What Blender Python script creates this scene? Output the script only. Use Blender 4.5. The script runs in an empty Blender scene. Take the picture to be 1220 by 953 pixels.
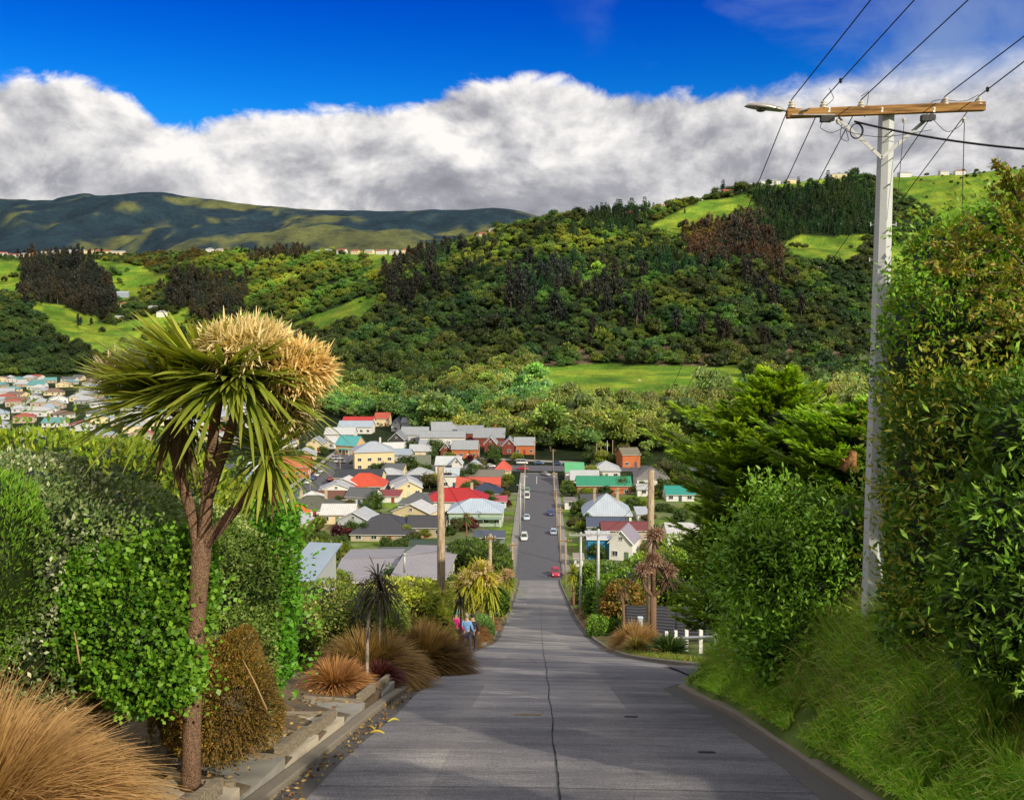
import bpy, math, random
import numpy as np
from math import radians, sin, cos, tan, pi
random.seed(7)
R = np.random.default_rng(11)
scene = bpy.context.scene
COL = scene.collection
F, CX, CY, PITCH, YAW = 1100.0, 610.0, 476.5, radians(4.24), radians(1.67)

# ------------------------------------------------------------------ survey helpers
def ray(px, py):
    u, v = (px - CX) / F, (CY - py) / F
    y = cos(PITCH) + v * sin(PITCH); z = -sin(PITCH) + v * cos(PITCH); x = u
    return np.array([x * cos(YAW) - y * sin(YAW), x * sin(YAW) + y * cos(YAW), z])
def at(px, py, D):
    r = ray(px, py); return r * (D / r[1])
def project(P):
    P = np.atleast_2d(P)
    x = P[:, 0] * cos(YAW) + P[:, 1] * sin(YAW); y = -P[:, 0] * sin(YAW) + P[:, 1] * cos(YAW); z = P[:, 2]
    dep = y * cos(PITCH) - z * sin(PITCH); up = y * sin(PITCH) + z * cos(PITCH)
    dep = np.where(dep < .1, .1, dep)
    return CX + F * x / dep, CY - F * up / dep

# ------------------------------------------------------------------ noise in numpy
def _hash(ix, iy, s):
    h = (ix.astype(np.int64) * 374761393 + iy.astype(np.int64) * 668265263 + s * 982451653) & 0xffffffff
    h = ((h ^ (h >> 13)) * 1274126177) & 0xffffffff
    return ((h ^ (h >> 16)) & 0xffff) / 65535.0
def vnoise(x, y, s=0):
    x = np.asarray(x, float); y = np.asarray(y, float)
    ix, iy = np.floor(x), np.floor(y); fx, fy = x - ix, y - iy
    fx = fx * fx * (3 - 2 * fx); fy = fy * fy * (3 - 2 * fy)
    a, b = _hash(ix, iy, s), _hash(ix + 1, iy, s); c, d = _hash(ix, iy + 1, s), _hash(ix + 1, iy + 1, s)
    return (a + (b - a) * fx) * (1 - fy) + (c + (d - c) * fx) * fy
def fbm(x, y, s=0, o=4):
    t = 0; a = .5
    for k in range(o):
        t = t + a * (vnoise(x, y, s + k) - .5); x = x * 2.03; y = y * 2.03; a *= .5
    return t
def sstep(a, b, x):
    t = np.clip((x - a) / (b - a), 0, 1); return t * t * (3 - 2 * t)

# ------------------------------------------------------------------ the lie of the land
SY = [-60, 0, 13.6, 21.8, 33, 38, 49, 60, 71, 102, 129, 169, 184, 200, 250, 345, 9000]
SZ = [15., -3.0, -6.85, -9.05, -12.35, -13.95, -17.55, -21.0, -24.15, -32.0, -38.2, -47.0, -50.3, -51.7, -52.3, -53., -53.]
_yy = np.arange(-60, 400, .5); _zz = np.interp(_yy, SY, SZ); _k = np.exp(-np.linspace(-2, 2, 17) ** 2); _k /= _k.sum()
_zz = np.convolve(np.pad(_zz, 8, 'edge'), _k, 'valid')
def zs(y): return np.interp(y, _yy, _zz)
def xL(y): return np.interp(y, [-60, 0, 13, 44, 49, 57, 65, 71, 102, 129, 169, 184, 188, 400], [-3.7, -3.7, -3.7, -3.65, -4.1, -4.2, -3.7, -3.5, -3.8, -3.75, -4.0, -4.2, -4.9, -4.9])
def xR(y): return np.interp(y, [-60, 0, 12, 20, 24.5, 26.5, 28, 29.5, 32, 36, 39, 44, 50, 62, 77, 102, 129, 169, 184, 188, 400], [4.5, 4.5, 4.5, 4.45, 4.15, 4.1, 4.6, 5.5, 6.7, 6.8, 6.1, 5.3, 4.75, 4.55, 4.25, 4.1, 4.2, 4.1, 4.3, 5.0, 5.0])
def py2t(py): return math.tan(math.atan((CY - py) / F) - PITCH)
FL = -53.
PROF = {
 -600: [(1100, 0), (1500, 380), (2100, 300), (2600, 360), (3600, 350), (5200, 290), (6800, 225), (9000, 260)],
 -100: [(1050, 0), (1350, 375), (1600, 340), (1950, 298), (2400, 330), (3600, 335), (5200, 280), (6600, 232), (9000, 260)],
 0: [(1050, 0), (1200, 410), (1400, 362), (1650, 345), (1950, 297), (2300, 325), (3600, 330), (5200, 275), (6600, 233), (9000, 260)],
 60: [(1050, 0), (1180, 415), (1380, 378), (1650, 345), (1950, 297), (2300, 325), (3600, 325), (5200, 275), (6600, 232), (9000, 260)],
 130: [(1000, 0), (1150, 425), (1350, 395), (1600, 352), (1800, 312), (1950, 299), (2300, 325), (3600, 320), (5200, 272), (6600, 229), (9000, 260)],
 200: [(900, 0), (1150, 418), (1380, 390), (1600, 352), (1750, 322), (1950, 300), (2300, 325), (3600, 320), (5200, 272), (6600, 229), (9000, 260)],
 300: [(700, 0), (1000, 438), (1250, 395), (1500, 350), (1750, 315), (1950, 298), (2300, 325), (3600, 325), (5200, 280), (6600, 240), (9000, 265)],
 400: [(560, 0), (800, 455), (1050, 405), (1300, 355), (1550, 315), (1780, 297), (2200, 325), (3600, 330), (5200, 285), (6600, 250), (9000, 268)],
 500: [(470, 0), (650, 485), (850, 430), (1100, 370), (1350, 320), (1550, 297), (2000, 330), (3600, 330), (5200, 285), (6600, 247), (9000, 265)],
 600: [(430, 0), (560, 500), (750, 440), (950, 380), (1150, 320), (1350, 278), (1450, 273), (2000, 320), (3600, 330), (5200, 290), (6600, 247), (9000, 265)],
 640: [(430, 0), (540, 498), (620, 465), (740, 438), (790, 423), (900, 385), (1100, 325), (1300, 278), (1430, 265), (2000, 310), (3600, 330), (5200, 290), (6600, 255), (9000, 270)],
 700: [(430, 0), (500, 498), (560, 474), (760, 437), (800, 418), (900, 382), (1100, 325), (1280, 278), (1430, 258), (2000, 300), (3600, 330), (6600, 300)],
 800: [(430, 0), (500, 498), (560, 475), (760, 437), (800, 418), (900, 375), (1050, 325), (1200, 292), (1350, 268), (1500, 246), (2000, 290), (6600, 330)],
 900: [(430, 0), (500, 498), (560, 476), (760, 438), (800, 416), (900, 370), (1050, 325), (1200, 298), (1350, 268), (1500, 240), (1650, 222), (2100, 270), (6600, 330)],
 1000: [(430, 0), (560, 478), (760, 440), (820, 420), (950, 370), (1100, 325), (1200, 302), (1350, 282), (1500, 248), (1700, 213), (2100, 250), (6600, 330)],
 1100: [(430, 0), (560, 478), (760, 445), (850, 425), (1000, 375), (1100, 345), (1250, 310), (1400, 270), (1550, 235), (1700, 206), (2100, 240), (6600, 330)],
 1220: [(430, 0), (560, 478), (760, 445), (850, 420), (1000, 365), (1100, 340), (1250, 300), (1400, 255), (1550, 220), (1700, 195), (2100, 240), (6600, 330)],
 1900: [(430, 0), (560, 470), (760, 440), (850, 410), (1000, 350), (1250, 280), (1400, 235), (1700, 180), (2100, 240), (6600, 330)],
}
LD = np.linspace(math.log(300), math.log(9500), 260); PXS = np.arange(-600, 1901, 20)
_keys = sorted(PROF); _tab = []
for k in _keys:
    pr = PROF[k]; ds = [300, pr[0][0]]; zz = [FL, FL]
    for d_, p_ in pr[1:]: ds.append(d_); zz.append(py2t(p_) * d_)
    _tab.append(np.interp(np.exp(LD), ds, zz))
_tab = np.array(_tab)
TAB = np.array([[np.interp(p, _keys, _tab[:, j]) for j in range(len(LD))] for p in PXS])
def _sm(a, ax, n):
    k = np.exp(-np.linspace(-2, 2, n) ** 2); k /= k.sum()
    return np.apply_along_axis(lambda r: np.convolve(np.pad(r, n // 2, 'edge'), k, 'valid'), ax, a)
TAB = _sm(_sm(TAB, 1, 7), 0, 5)
def ground(x, y):
    x = np.asarray(x, float); y = np.asarray(y, float)
    yc = np.maximum(y, 60.)
    pxx = np.clip(642 + 1100 * x / yc, -600, 1899.9); l = np.clip(np.log(yc), LD[0], LD[-1] - 1e-6)
    i = (pxx + 600) / 20; j = (l - LD[0]) / (LD[1] - LD[0]); i0 = i.astype(int); j0 = j.astype(int)
    i0 = np.minimum(i0, len(PXS) - 2); j0 = np.minimum(j0, len(LD) - 2); fi = i - i0; fj = j - j0
    far = (TAB[i0, j0] * (1 - fi) + TAB[i0 + 1, j0] * fi) * (1 - fj) + (TAB[i0, j0 + 1] * (1 - fi) + TAB[i0 + 1, j0 + 1] * fi) * fj
    h = np.clip((far - FL) / 60, 0, 1) * np.clip(y / 1500, .35, 1)
    far = far + h * (fbm(x / 160, y / 160, 3, 4) * 34) * np.where(y > 3000, 0, 1) + np.where(y > 3000, 1, 0) * sstep(3000, 4500, y) * (1 - sstep(5900, 6600, y) * .75) * fbm(x / 700, y / 900, 9, 5) * 420
    # the street's own slope
    n = zs(np.clip(y, -60, 399))
    r = np.maximum(x - xR(y), 0); lft = np.maximum(xL(y) - x, 0)
    bank = (1 - sstep(25.5, 29.5, y)) * (sstep(-.3, 2.7, r) * 2.15 + np.clip(r - 2.4, 0, 9) * .14)
    side = bank + np.clip(r, 0, 12) * .03 * sstep(40, 60, y) + np.clip(lft, 0, 10) * .07 * (1 - sstep(100, 150, y))
    side = side + fbm(x / 2.3, y / 2.3, 5, 3) * .18 * np.clip(np.maximum(r, lft) / 2, 0, 1) * (1 - sstep(100, 190, y))
    n = n + side + np.where((r > 0.02) | (lft > 0.02), .12, 0) * (1 - sstep(185, 190, y))
    n = n + fbm(x / 30, y / 30, 6, 3) * 6 * sstep(15, 60, np.abs(x)) * (1 - sstep(150, 200, y))
    return np.where(y < 300, n, far)
def gz(x, y): return float(ground(np.array([float(x)]), np.array([float(y)]))[0])
def hit(px, py, dmin=8., dmax=7000.):
    """the ground point seen at this spot of the view"""
    r = ray(px, py); ys = np.exp(np.linspace(math.log(dmin), math.log(dmax), 1500)); X = r[0] / r[1] * ys; Z = r[2] / r[1] * ys
    g = ground(X, ys); w = np.where(Z < g)[0]
    k = w[0] if len(w) else 1499
    return np.array([X[k], ys[k], g[k]])
def inpoly(px, py, poly):
    c = np.zeros(px.shape, bool); n = len(poly)
    for i in range(n):
        x1, y1 = poly[i]; x2, y2 = poly[i - 1]
        c ^= ((y1 > py) != (y2 > py)) & (px < (x2 - x1) * (py - y1) / ((y2 - y1) or 1e-9) + x1)
    return c

# ------------------------------------------------------------------ materials
MATS = {}
class N:
    def __init__(s, name):
        s.m = bpy.data.materials.new(name); s.m.use_nodes = True; s.t = s.m.node_tree; s.t.nodes.clear()
        s.out = s.new('ShaderNodeOutputMaterial')
    def new(s, typ, inp=None, **k):
        n = s.t.nodes.new(typ)
        for a, b in k.items(): setattr(n, a, b)
        for a, b in (inp or {}).items(): s.set(n, a, b)
        return n
    def set(s, n, a, b):
        sock = n.inputs[a]
        if isinstance(b, bpy.types.NodeSocket): s.t.links.new(b, sock)
        elif isinstance(b, (tuple, list)) and sock.type == 'RGBA': sock.default_value = (*b[:3], 1)
        else: sock.default_value = b
    def noise(s, scale, detail=4, rough=.55, vec=None, dist=0):
        i = {'Scale': scale, 'Detail': detail, 'Roughness': rough, 'Distortion': dist}
        if vec is not None: i['Vector'] = vec
        return s.new('ShaderNodeTexNoise', i).outputs['Fac']
    def ramp(s, fac, stops):
        n = s.new('ShaderNodeValToRGB', {'Fac': fac}); e = n.color_ramp.elements
        while len(e) < len(stops): e.new(.5)
        for q, (p, c) in zip(e, stops): q.position = p; q.color = (*c, 1) if not isinstance(c, (int, float)) else (c, c, c, 1)
        return n.outputs['Color']
    def mix(s, fac, a, b, bt='MIX'):
        n = s.new('ShaderNodeMix', data_type='RGBA', blend_type=bt)
        s.set(n, 0, fac); s.set(n, 6, a); s.set(n, 7, b); return n.outputs[2]
    def math(s, op, a, b=0., c=0., clamp=False):
        n = s.new('ShaderNodeMath', operation=op, use_clamp=clamp); s.set(n, 0, a); s.set(n, 1, b); s.set(n, 2, c); return n.outputs[0]
    def coord(s, which='Object', scale=None):
        o = s.new('ShaderNodeTexCoord').outputs[which]
        if scale: o = s.new('ShaderNodeMapping', {'Vector': o, 'Scale': scale}).outputs[0]
        return o
    def bump(s, h, st=.3, dist=.02): return s.new('ShaderNodeBump', {'Height': h, 'Strength': st, 'Distance': dist}).outputs[0]
    def finish(s, col, rough=.8, metal=0., normal=None, spec=.4):
        b = s.new('ShaderNodeBsdfPrincipled', {'Base Color': col, 'Roughness': rough, 'Metallic': metal, 'Specular IOR Level': spec})
        if normal is not None: s.set(b, 'Normal', normal)
        s.t.links.new(b.outputs[0], s.out.inputs[0]); return s.m
def paint(col, rough=.6, metal=0., var=.18, sc=1.5, name=None, spec=.4):
    key = ('paint', tuple(col), rough, metal, var, sc)
    if key not in MATS:
        n = N(name or 'weathered_paint'); v = n.coord()
        f = n.noise(sc, 6, .65, v); g = n.noise(sc * 9, 3, .6, v)
        c = n.mix(f, tuple(max(0, q * (1 - var * 1.6)) for q in col), tuple(min(1, q * (1 + var)) for q in col))
        c = n.mix(n.math('MULTIPLY', g, .3), c, tuple(q * .7 for q in col))
        MATS[key] = n.finish(c, rough, metal, n.bump(g, .15, .01), spec)
    return MATS[key]
def roofmat(col, axis, tile=False, pitch=.35):
    key = ('roof', tuple(col), axis, tile, pitch)
    if key not in MATS:
        n = N('roofing'); v = n.coord()
        sep = n.new('ShaderNodeSeparateXYZ', {'Vector': v}).outputs[axis]
        w = n.math('SINE', n.math('MULTIPLY', sep, 2 * pi / pitch))
        w = n.math('MULTIPLY_ADD', w, .5, .5)
        f = n.noise(.5, 6, .7, v); g = n.noise(5, 3, .6, v)
        c = n.mix(f, tuple(q * .55 for q in col), tuple(min(1, q * 1.0) for q in col))
        c = n.mix(n.math('MULTIPLY', w, .42), c, tuple(q * .5 for q in col))
        c = n.mix(n.ramp(g, [(.6, 0), (.75, .3)]), c, (.12, .09, .07))
        MATS[key] = n.finish(c, .5 if not tile else .75, 0., n.bump(w, .5, .03), .4)
    return MATS[key]
def leafmat(name, trans=.3, rough=.5, tint=True, sat=1.):
    if name in MATS: return MATS[name]
    n = N(name)
    a = n.new('ShaderNodeAttribute', attribute_name='col').outputs['Color']
    if tint:
        t = n.new('ShaderNodeAttribute', attribute_name='tint', attribute_type='INSTANCER').outputs['Color']
        a = n.mix(1., a, t, 'MULTIPLY')
    r = n.new('ShaderNodeObjectInfo').outputs['Random']
    a = n.mix(1., a, n.ramp(r, [(0, (.78, .82, .8)), (.5, (1, 1, 1)), (1, (1.25, 1.12, .95))]), 'MULTIPLY')
    if sat != 1.: a = n.mix(1., a, (sat, sat, sat), 'MULTIPLY')
    p = n.new('ShaderNodeBsdfPrincipled', {'Base Color': a, 'Roughness': rough, 'Specular IOR Level': .3})
    tr = n.new('ShaderNodeBsdfTranslucent', {'Color': n.mix(1., a, (1.3, 1.25, .5), 'MULTIPLY')})
    m = n.new('ShaderNodeMixShader', {0: trans, 1: p.outputs[0], 2: tr.outputs[0]})
    n.t.links.new(m.outputs[0], n.out.inputs[0]); MATS[name] = n.m
    return n.m
def barkmat(name, col, sc=14, stretch=.35, bump=.7):
    if name in MATS: return MATS[name]
    n = N(name); v = n.coord('Object', (1, 1, stretch)); f = n.noise(sc, 8, .7, v)
    vo = n.new('ShaderNodeTexVoronoi', {'Vector': v, 'Scale': sc * 1.6}, feature='DISTANCE_TO_EDGE').outputs['Distance']
    h = n.math('ADD', f, n.math('MINIMUM', n.math('MULTIPLY', vo, 1.1), .22))
    c = n.mix(n.ramp(h, [(.35, 0.), (.8, 1.)]), tuple(q * .3 for q in col), tuple(min(1, q * 1.4) for q in col))
    MATS[name] = n.finish(c, .9, 0., n.bump(h, bump, .03), .15); return MATS[name]

# ------------------------------------------------------------------ mesh helpers
def link(o, parent=None):
    COL.objects.link(o)
    if parent is not None: o.parent = parent
    return o
def tag(o, label=None, cat=None, group=None, kind=None):
    if label: o['label'] = label
    if cat: o['category'] = cat
    if group: o['group'] = group
    if kind: o['kind'] = kind
    return o
def thing(name, label, cat, loc=(0, 0, 0), rz=0., group=None):
    o = bpy.data.objects.new(name, None); o.location = loc; o.rotation_euler = (0, 0, rz); o.empty_display_size = .2
    link(o); return tag(o, label, cat, group)
def mesh(name, V, Fc, mat, parent=None, col=None, smooth=False, mi=None, loc=None):
    """V (n,3), Fc list of arrays (m,k) or array"""
    V = np.asarray(V, np.float32)
    if isinstance(Fc, np.ndarray): Fc = [Fc]
    Fc = [np.asarray(f, np.int32) for f in Fc if len(f)]
    me = bpy.data.meshes.new(name)
    nl = sum(f.size for f in Fc); nf = sum(len(f) for f in Fc)
    me.vertices.add(len(V)); me.vertices.foreach_set('co', V.ravel())
    me.loops.add(nl); me.loops.foreach_set('vertex_index', np.concatenate([f.ravel() for f in Fc]))
    cnt = np.concatenate([np.full(len(f), f.shape[1], np.int32) for f in Fc])
    me.polygons.add(nf); me.polygons.foreach_set('loop_start', np.concatenate([[0], np.cumsum(cnt)[:-1]]).astype(np.int32))
    me.polygons.foreach_set('loop_total', cnt)
    if mi is not None: me.polygons.foreach_set('material_index', np.asarray(mi, np.int32))
    me.update(calc_edges=True)
    me.polygons.foreach_set('use_smooth', np.full(nf, bool(smooth)))
    if col is not None:
        a = me.color_attributes.new('col', 'FLOAT_COLOR', 'POINT'); c = np.ones((len(V), 4), np.float32); c[:, :3] = col; a.data.foreach_set('color', c.ravel())
    for m in (mat if isinstance(mat, list) else [mat]): me.materials.append(m)
    o = bpy.data.objects.new(name, me)
    if loc is not None: o.location = loc
    return link(o, parent)
class MB:
    def __init__(s): s.V = []; s.F = {}; s.n = 0; s.C = []
    def add(s, V, *Fs, col=None):
        V = np.asarray(V, float).reshape(-1, 3)
        for f in Fs:
            f = np.asarray(f, int)
            if f.size: s.F.setdefault(f.shape[1], []).append(f + s.n)
        s.V.append(V); s.n += len(V); s.C.append(np.broadcast_to(np.array(col if col is not None else (1, 1, 1), float), (len(V), 3)))
    def box(s, c, d, rz=0., rx=0., ry=0.):
        q = np.array([[x, y, z] for x in (-.5, .5) for y in (-.5, .5) for z in (-.5, .5)]) * np.array(d)
        if rx: q = q @ np.array([[1, 0, 0], [0, cos(rx), sin(rx)], [0, -sin(rx), cos(rx)]])
        if ry: q = q @ np.array([[cos(ry), 0, -sin(ry)], [0, 1, 0], [sin(ry), 0, cos(ry)]])
        if rz: q = q @ np.array([[cos(rz), sin(rz), 0], [-sin(rz), cos(rz), 0], [0, 0, 1]])
        s.add(q + np.array(c), [[0, 1, 3, 2], [4, 6, 7, 5], [0, 4, 5, 1], [2, 3, 7, 6], [0, 2, 6, 4], [1, 5, 7, 3]])
    def tube(s, P, r, n=8, cap=True, col=None):
        P = np.asarray(P, float); k = len(P); r = np.broadcast_to(np.asarray(r, float), (k,))
        T = np.gradient(P, axis=0); T /= np.linalg.norm(T, axis=1)[:, None] + 1e-9
        ref = np.array([0, 0, 1.]) if abs(T[0][2]) < .9 else np.array([0, 1., 0])
        A = np.cross(T, ref); bad = np.linalg.norm(A, axis=1) < .1; A[bad] = np.cross(T[bad], [1., 0, 0]); A /= np.linalg.norm(A, axis=1)[:, None]
        B = np.cross(T, A); th = np.arange(n) * 2 * pi / n
        V = P[:, None] + r[:, None, None] * (A[:, None] * np.cos(th)[None, :, None] + B[:, None] * np.sin(th)[None, :, None])
        i = np.arange(k - 1)[:, None] * n; j = np.arange(n)[None]; j2 = (j + 1) % n
        q = np.stack([i + j, i + j2, i + n + j2, i + n + j], -1).reshape(-1, 4)
        V = V.reshape(-1, 3)
        if cap:
            V = np.vstack([V, P[:1], P[-1:]]); c0 = k * n; e = (k - 1) * n
            t1 = [[c0, (a + 1) % n, a] for a in range(n)]; t2 = [[c0 + 1, e + a, e + (a + 1) % n] for a in range(n)]
            s.add(V, q, t1 + t2, col=col)
        else: s.add(V, q, col=col)
    def lathe(s, prof, n=12, o=(0, 0, 0), col=None):
        prof = np.array(prof, float); th = np.arange(n) * 2 * pi / n
        V = np.stack([prof[:, 0][:, None] * np.cos(th), prof[:, 0][:, None] * np.sin(th), np.repeat(prof[:, 1][:, None], n, 1)], -1).reshape(-1, 3) + np.array(o)
        k = len(prof); i = np.arange(k - 1)[:, None] * n; j = np.arange(n)[None]; j2 = (j + 1) % n
        s.add(V, np.stack([i + j, i + j2, i + n + j2, i + n + j], -1).reshape(-1, 4), col=col)
    def build(s, name, mat, parent=None, smooth=False, colors=False, loc=None):
        V = np.vstack(s.V); Fs = [np.vstack(v) for v in s.F.values()]
        return mesh(name, V, Fs, mat, parent, np.vstack(s.C) if colors else None, smooth, loc=loc)
def nrm(a): return a / (np.linalg.norm(a, axis=-1, keepdims=True) + 1e-9)
def rdir(n, rng=R): return nrm(rng.normal(size=(n, 3)))
def leaves(P, D, size, asp, col, rng=R, fold=.25, sj=.35, up=.3):
    """folded pointed leaves: P roots, D directions; up turns their faces skyward"""
    n = len(P); D = nrm(D); L = size * (1 + sj * rng.uniform(-1, 1, n))[:, None]
    nn = nrm(rdir(n, rng) + np.array([0, 0, up * 2])); S = nrm(np.cross(D, nn)); nn = np.cross(S, D)
    W = L * asp * .5; mid = P + D * L * .45 - nn * L * fold * .2
    V = np.stack([P, mid + S * W + nn * L * fold * .25, P + D * L, mid - S * W + nn * L * fold * .25], 1).reshape(-1, 3)
    Fq = np.arange(n * 4).reshape(-1, 4); return V, Fq, np.repeat(col, 4, 0)
def blades(P, D, L, W, droop, col, segs=4, rng=R, tipcol=None):
    """long arching blades; L, W arrays; droop pulls tips down"""
    n = len(P); D = nrm(D); t = np.linspace(0, 1, segs + 1); S = nrm(np.cross(D, np.array([0, 0, 1.])) + rng.normal(size=(n, 3)) * .25)
    L = np.broadcast_to(L, (n,)); W = np.broadcast_to(W, (n,)); droop = np.broadcast_to(droop, (n,))
    pts = P[:, None] + D[:, None] * (L[:, None] * t)[..., None]
    hz = D.copy(); hz[:, 2] = 0
    pts[..., 2] -= (droop * L)[:, None] * t ** 2.2
    pts = pts + (hz * (droop * L * .15)[:, None])[:, None] * (t ** 2)[None, :, None]
    w = (np.sin(np.clip(t * .93 + .07, 0, 1) * pi) ** .5)[None] * W[:, None] * .5; w[:, -1] = .0015
    V = np.stack([pts - S[:, None] * w[..., None], pts + S[:, None] * w[..., None]], 2).reshape(-1, 3)
    b = np.arange(n)[:, None] * 2 * (segs + 1) + np.arange(segs)[None] * 2; b = b.reshape(-1, 1)
    Fq = np.hstack([b, b + 1, b + 3, b + 2])
    c = np.repeat(col[:, None], segs + 1, 1)
    if tipcol is not None: c = c * (1 - t[None, :, None] ** 1.5) + np.asarray(tipcol)[None, None] * (t[None, :, None] ** 1.5)
    c = np.repeat(c.reshape(-1, 3), 2, 0); return V, Fq, c
def cvar(base, n, v=.2, hue=.1, rng=R):
    b = np.array(base)[None] * (1 + v * rng.normal(size=(n, 1))) ; b = b * (1 + hue * rng.normal(size=(n, 3))); return np.clip(b, .003, 1)
def pal(cols, n, rng=R, v=.18):
    return cvar((1, 1, 1), n, v, .07, rng) * np.array(cols)[rng.integers(0, len(cols), n)]
def merge(parts):
    V = []; Fq = []; C = []; k = 0
    for v, f, c in parts: V.append(v); Fq.append(f + k); C.append(c); k += len(v)
    return np.vstack(V), Fq, np.vstack(C)
def sphere(c, r, n=14, m=9, col=(.02, .035, .012), bumpy=.12, seed=1):
    th = np.arange(n) * 2 * pi / n; ph = np.linspace(.02, pi - .02, m)
    d = np.stack([np.sin(ph)[:, None] * np.cos(th), np.sin(ph)[:, None] * np.sin(th), np.repeat(np.cos(ph)[:, None], n, 1)], -1).reshape(-1, 3)
    k = 1 + bumpy * 2 * (vnoise(d[:, 0] * 2.5 + seed, d[:, 1] * 2.5 + d[:, 2] * 2, seed) - .5)
    V = d * np.array(r) * k[:, None] + np.array(c); i = np.arange(m - 1)[:, None] * n; j = np.arange(n)[None]; j2 = (j + 1) % n
    return V, np.stack([i + j, i + n + j, i + n + j2, i + j2], -1).reshape(-1, 4), np.tile(np.array(col, float), (len(V), 1))
# ================================================================== camera, sun, sky
cam = bpy.data.cameras.new('camera'); co = bpy.data.objects.new('camera', cam); COL.objects.link(co)
cam.sensor_width = 36; cam.lens = 36 * F / 1220; cam.clip_end = 20000; cam.clip_start = .1
co.rotation_euler = (pi / 2 - PITCH, 0, YAW); scene.camera = co
scene.render.resolution_x = 1024; scene.render.resolution_y = 799
scene.view_settings.view_transform = 'Standard'; scene.view_settings.look = 'None'; scene.view_settings.exposure = 0
SUN = np.array([.60, -.66, .50]); SUN /= np.linalg.norm(SUN)
sl = bpy.data.lights.new('sun', 'SUN'); sl.energy = 5.0; sl.angle = radians(.6); sl.color = (1, .895, .70)
so = bpy.data.objects.new('sun', sl); COL.objects.link(so); so.location = (60, -40, 60)
from mathutils import Vector
so.rotation_euler = Vector(-SUN).to_track_quat('-Z', 'Y').to_euler()
w = bpy.data.worlds.new('World'); scene.world = w; w.use_nodes = True; w.node_tree.nodes.clear()
class W(N):
    def __init__(s): s.t = w.node_tree
n = W(); out = n.new('ShaderNodeOutputWorld')
sky = n.new('ShaderNodeTexSky', sky_type='NISHITA', sun_disc=False)
sky.sun_elevation = math.asin(SUN[2]); sky.sun_rotation = math.atan2(SUN[0], SUN[1]); sky.air_density = 1.; sky.dust_density = .4; sky.ozone_density = 2.5
v = n.coord('Generated'); sp = n.new('ShaderNodeSeparateXYZ', {'Vector': v}); X, Y, Z = sp.outputs
az = n.math('ARCTAN2', X, Y)                                    # azimuth from the street's direction, radians
hlen = n.math('SQRT', n.math('ADD', n.math('MULTIPLY', X, X), n.math('MULTIPLY', Y, Y)))
el = n.math('ARCTAN2', Z, hlen)
# the top line of the cloud bank, by azimuth
cv = n.new('ShaderNodeFloatCurve', {'Value': n.math('MULTIPLY_ADD', az, .5, .5)})
def e_of(py): return math.atan((CY - py) / F) - PITCH
pts = []
for px_, py_ in [(-20, 92), (60, 90), (130, 100), (165, 118), (205, 145), (240, 142), (300, 132), (380, 128), (440, 125), (500, 118), (550, 102), (630, 92), (700, 96), (760, 110), (830, 116), (900, 104), (960, 90), (1040, 70), (1120, 58), (1220, 40)]:
    r_ = ray(px_, py_); a_ = math.atan2(r_[0], r_[1]); e_ = math.atan2(r_[2], math.hypot(r_[0], r_[1])); pts.append((a_ * .5 + .5, e_))
pts = [(0, .5), (.08, .28)] + pts + [(.92, .42), (1, .5)]  # bank raised beyond both sides of the view, as added fill light
c = cv.mapping.curves[0]
while len(c.points) < len(pts): c.points.new(.5, .5)
for q, (a, b) in zip(c.points, pts): q.location = (a, b * 2)
cv.mapping.update()
edge = n.math('MULTIPLY', cv.outputs[0], .5)
vm = n.new('ShaderNodeMapping', {'Vector': v, 'Scale': (1, 1, 1.5)}).outputs[0]
def cn(off, sc=7., det=9, ro=.58, dist=.25):
    vv = n.new('ShaderNodeVectorMath', {0: vm, 1: off}, operation='ADD').outputs[0]
    return n.noise(sc, det, ro, vv, dist)
n1 = cn((3.1, 0, .4)); n2 = cn((3.1 + .012, -.004, .4 + .03)); nb = cn((1., 5., 2.), 2.6, 3, .5, 0)
fine = cn((7., 2., 1.), 22., 8, .62, .6)
top = n.math('SUBTRACT', n.math('ADD', edge, n.math('MULTIPLY', n.math('SUBTRACT', n1, .5), .05)), el)   # >0 inside the bank
top = n.math('ADD', top, n.math('MULTIPLY', n.math('SUBTRACT', fine, .5), .034))
right = n.new('ShaderNodeMapRange', {'Value': az, 'From Min': .18, 'From Max': .42}).outputs[0]
mask = n.new('ShaderNodeMapRange', {'Value': top, 'From Min': -.002, 'From Max': n.math('MULTIPLY_ADD', right, .05, .011)}, interpolation_type='SMOOTHSTEP').outputs[0]
# thin veils over the blue at the right
veil = cn((2., 8., 3.3), 4.2, 8, .55, .3)
vfac = n.new('ShaderNodeMapRange', {'Value': n.math('ADD', veil, n.math('MULTIPLY', right, .16)), 'From Min': .56, 'From Max': .82}, interpolation_type='SMOOTHSTEP').outputs[0]
vband = n.new('ShaderNodeMapRange', {'Value': az, 'From Min': -.1, 'From Max': .15}).outputs[0]
vfac = n.math('MULTIPLY', n.math('MULTIPLY', vfac, .5), vband)
lit = n.math('MULTIPLY', n.math('SUBTRACT', n1, n2), 2.8)       # billows facing the sun
big = n.math('MULTIPLY', n.math('SUBTRACT', nb, .5), .45)
dn = n.new('ShaderNodeMapRange', {'Value': top, 'From Min': .0, 'From Max': .16}).outputs[0]
br = n.math('ADD', n.math('ADD', n.math('SUBTRACT', .87, n.math('MULTIPLY', dn, .60)), lit), big)
br = n.math('ADD', br, n.math('MULTIPLY', n.math('SUBTRACT', fine, .5), .85))
ccol = n.ramp(br, [(0., (.27, .275, .315)), (.35, (.40, .40, .44)), (.65, (.66, .65, .66)), (1., (1.0, .97, .94))])
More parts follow.
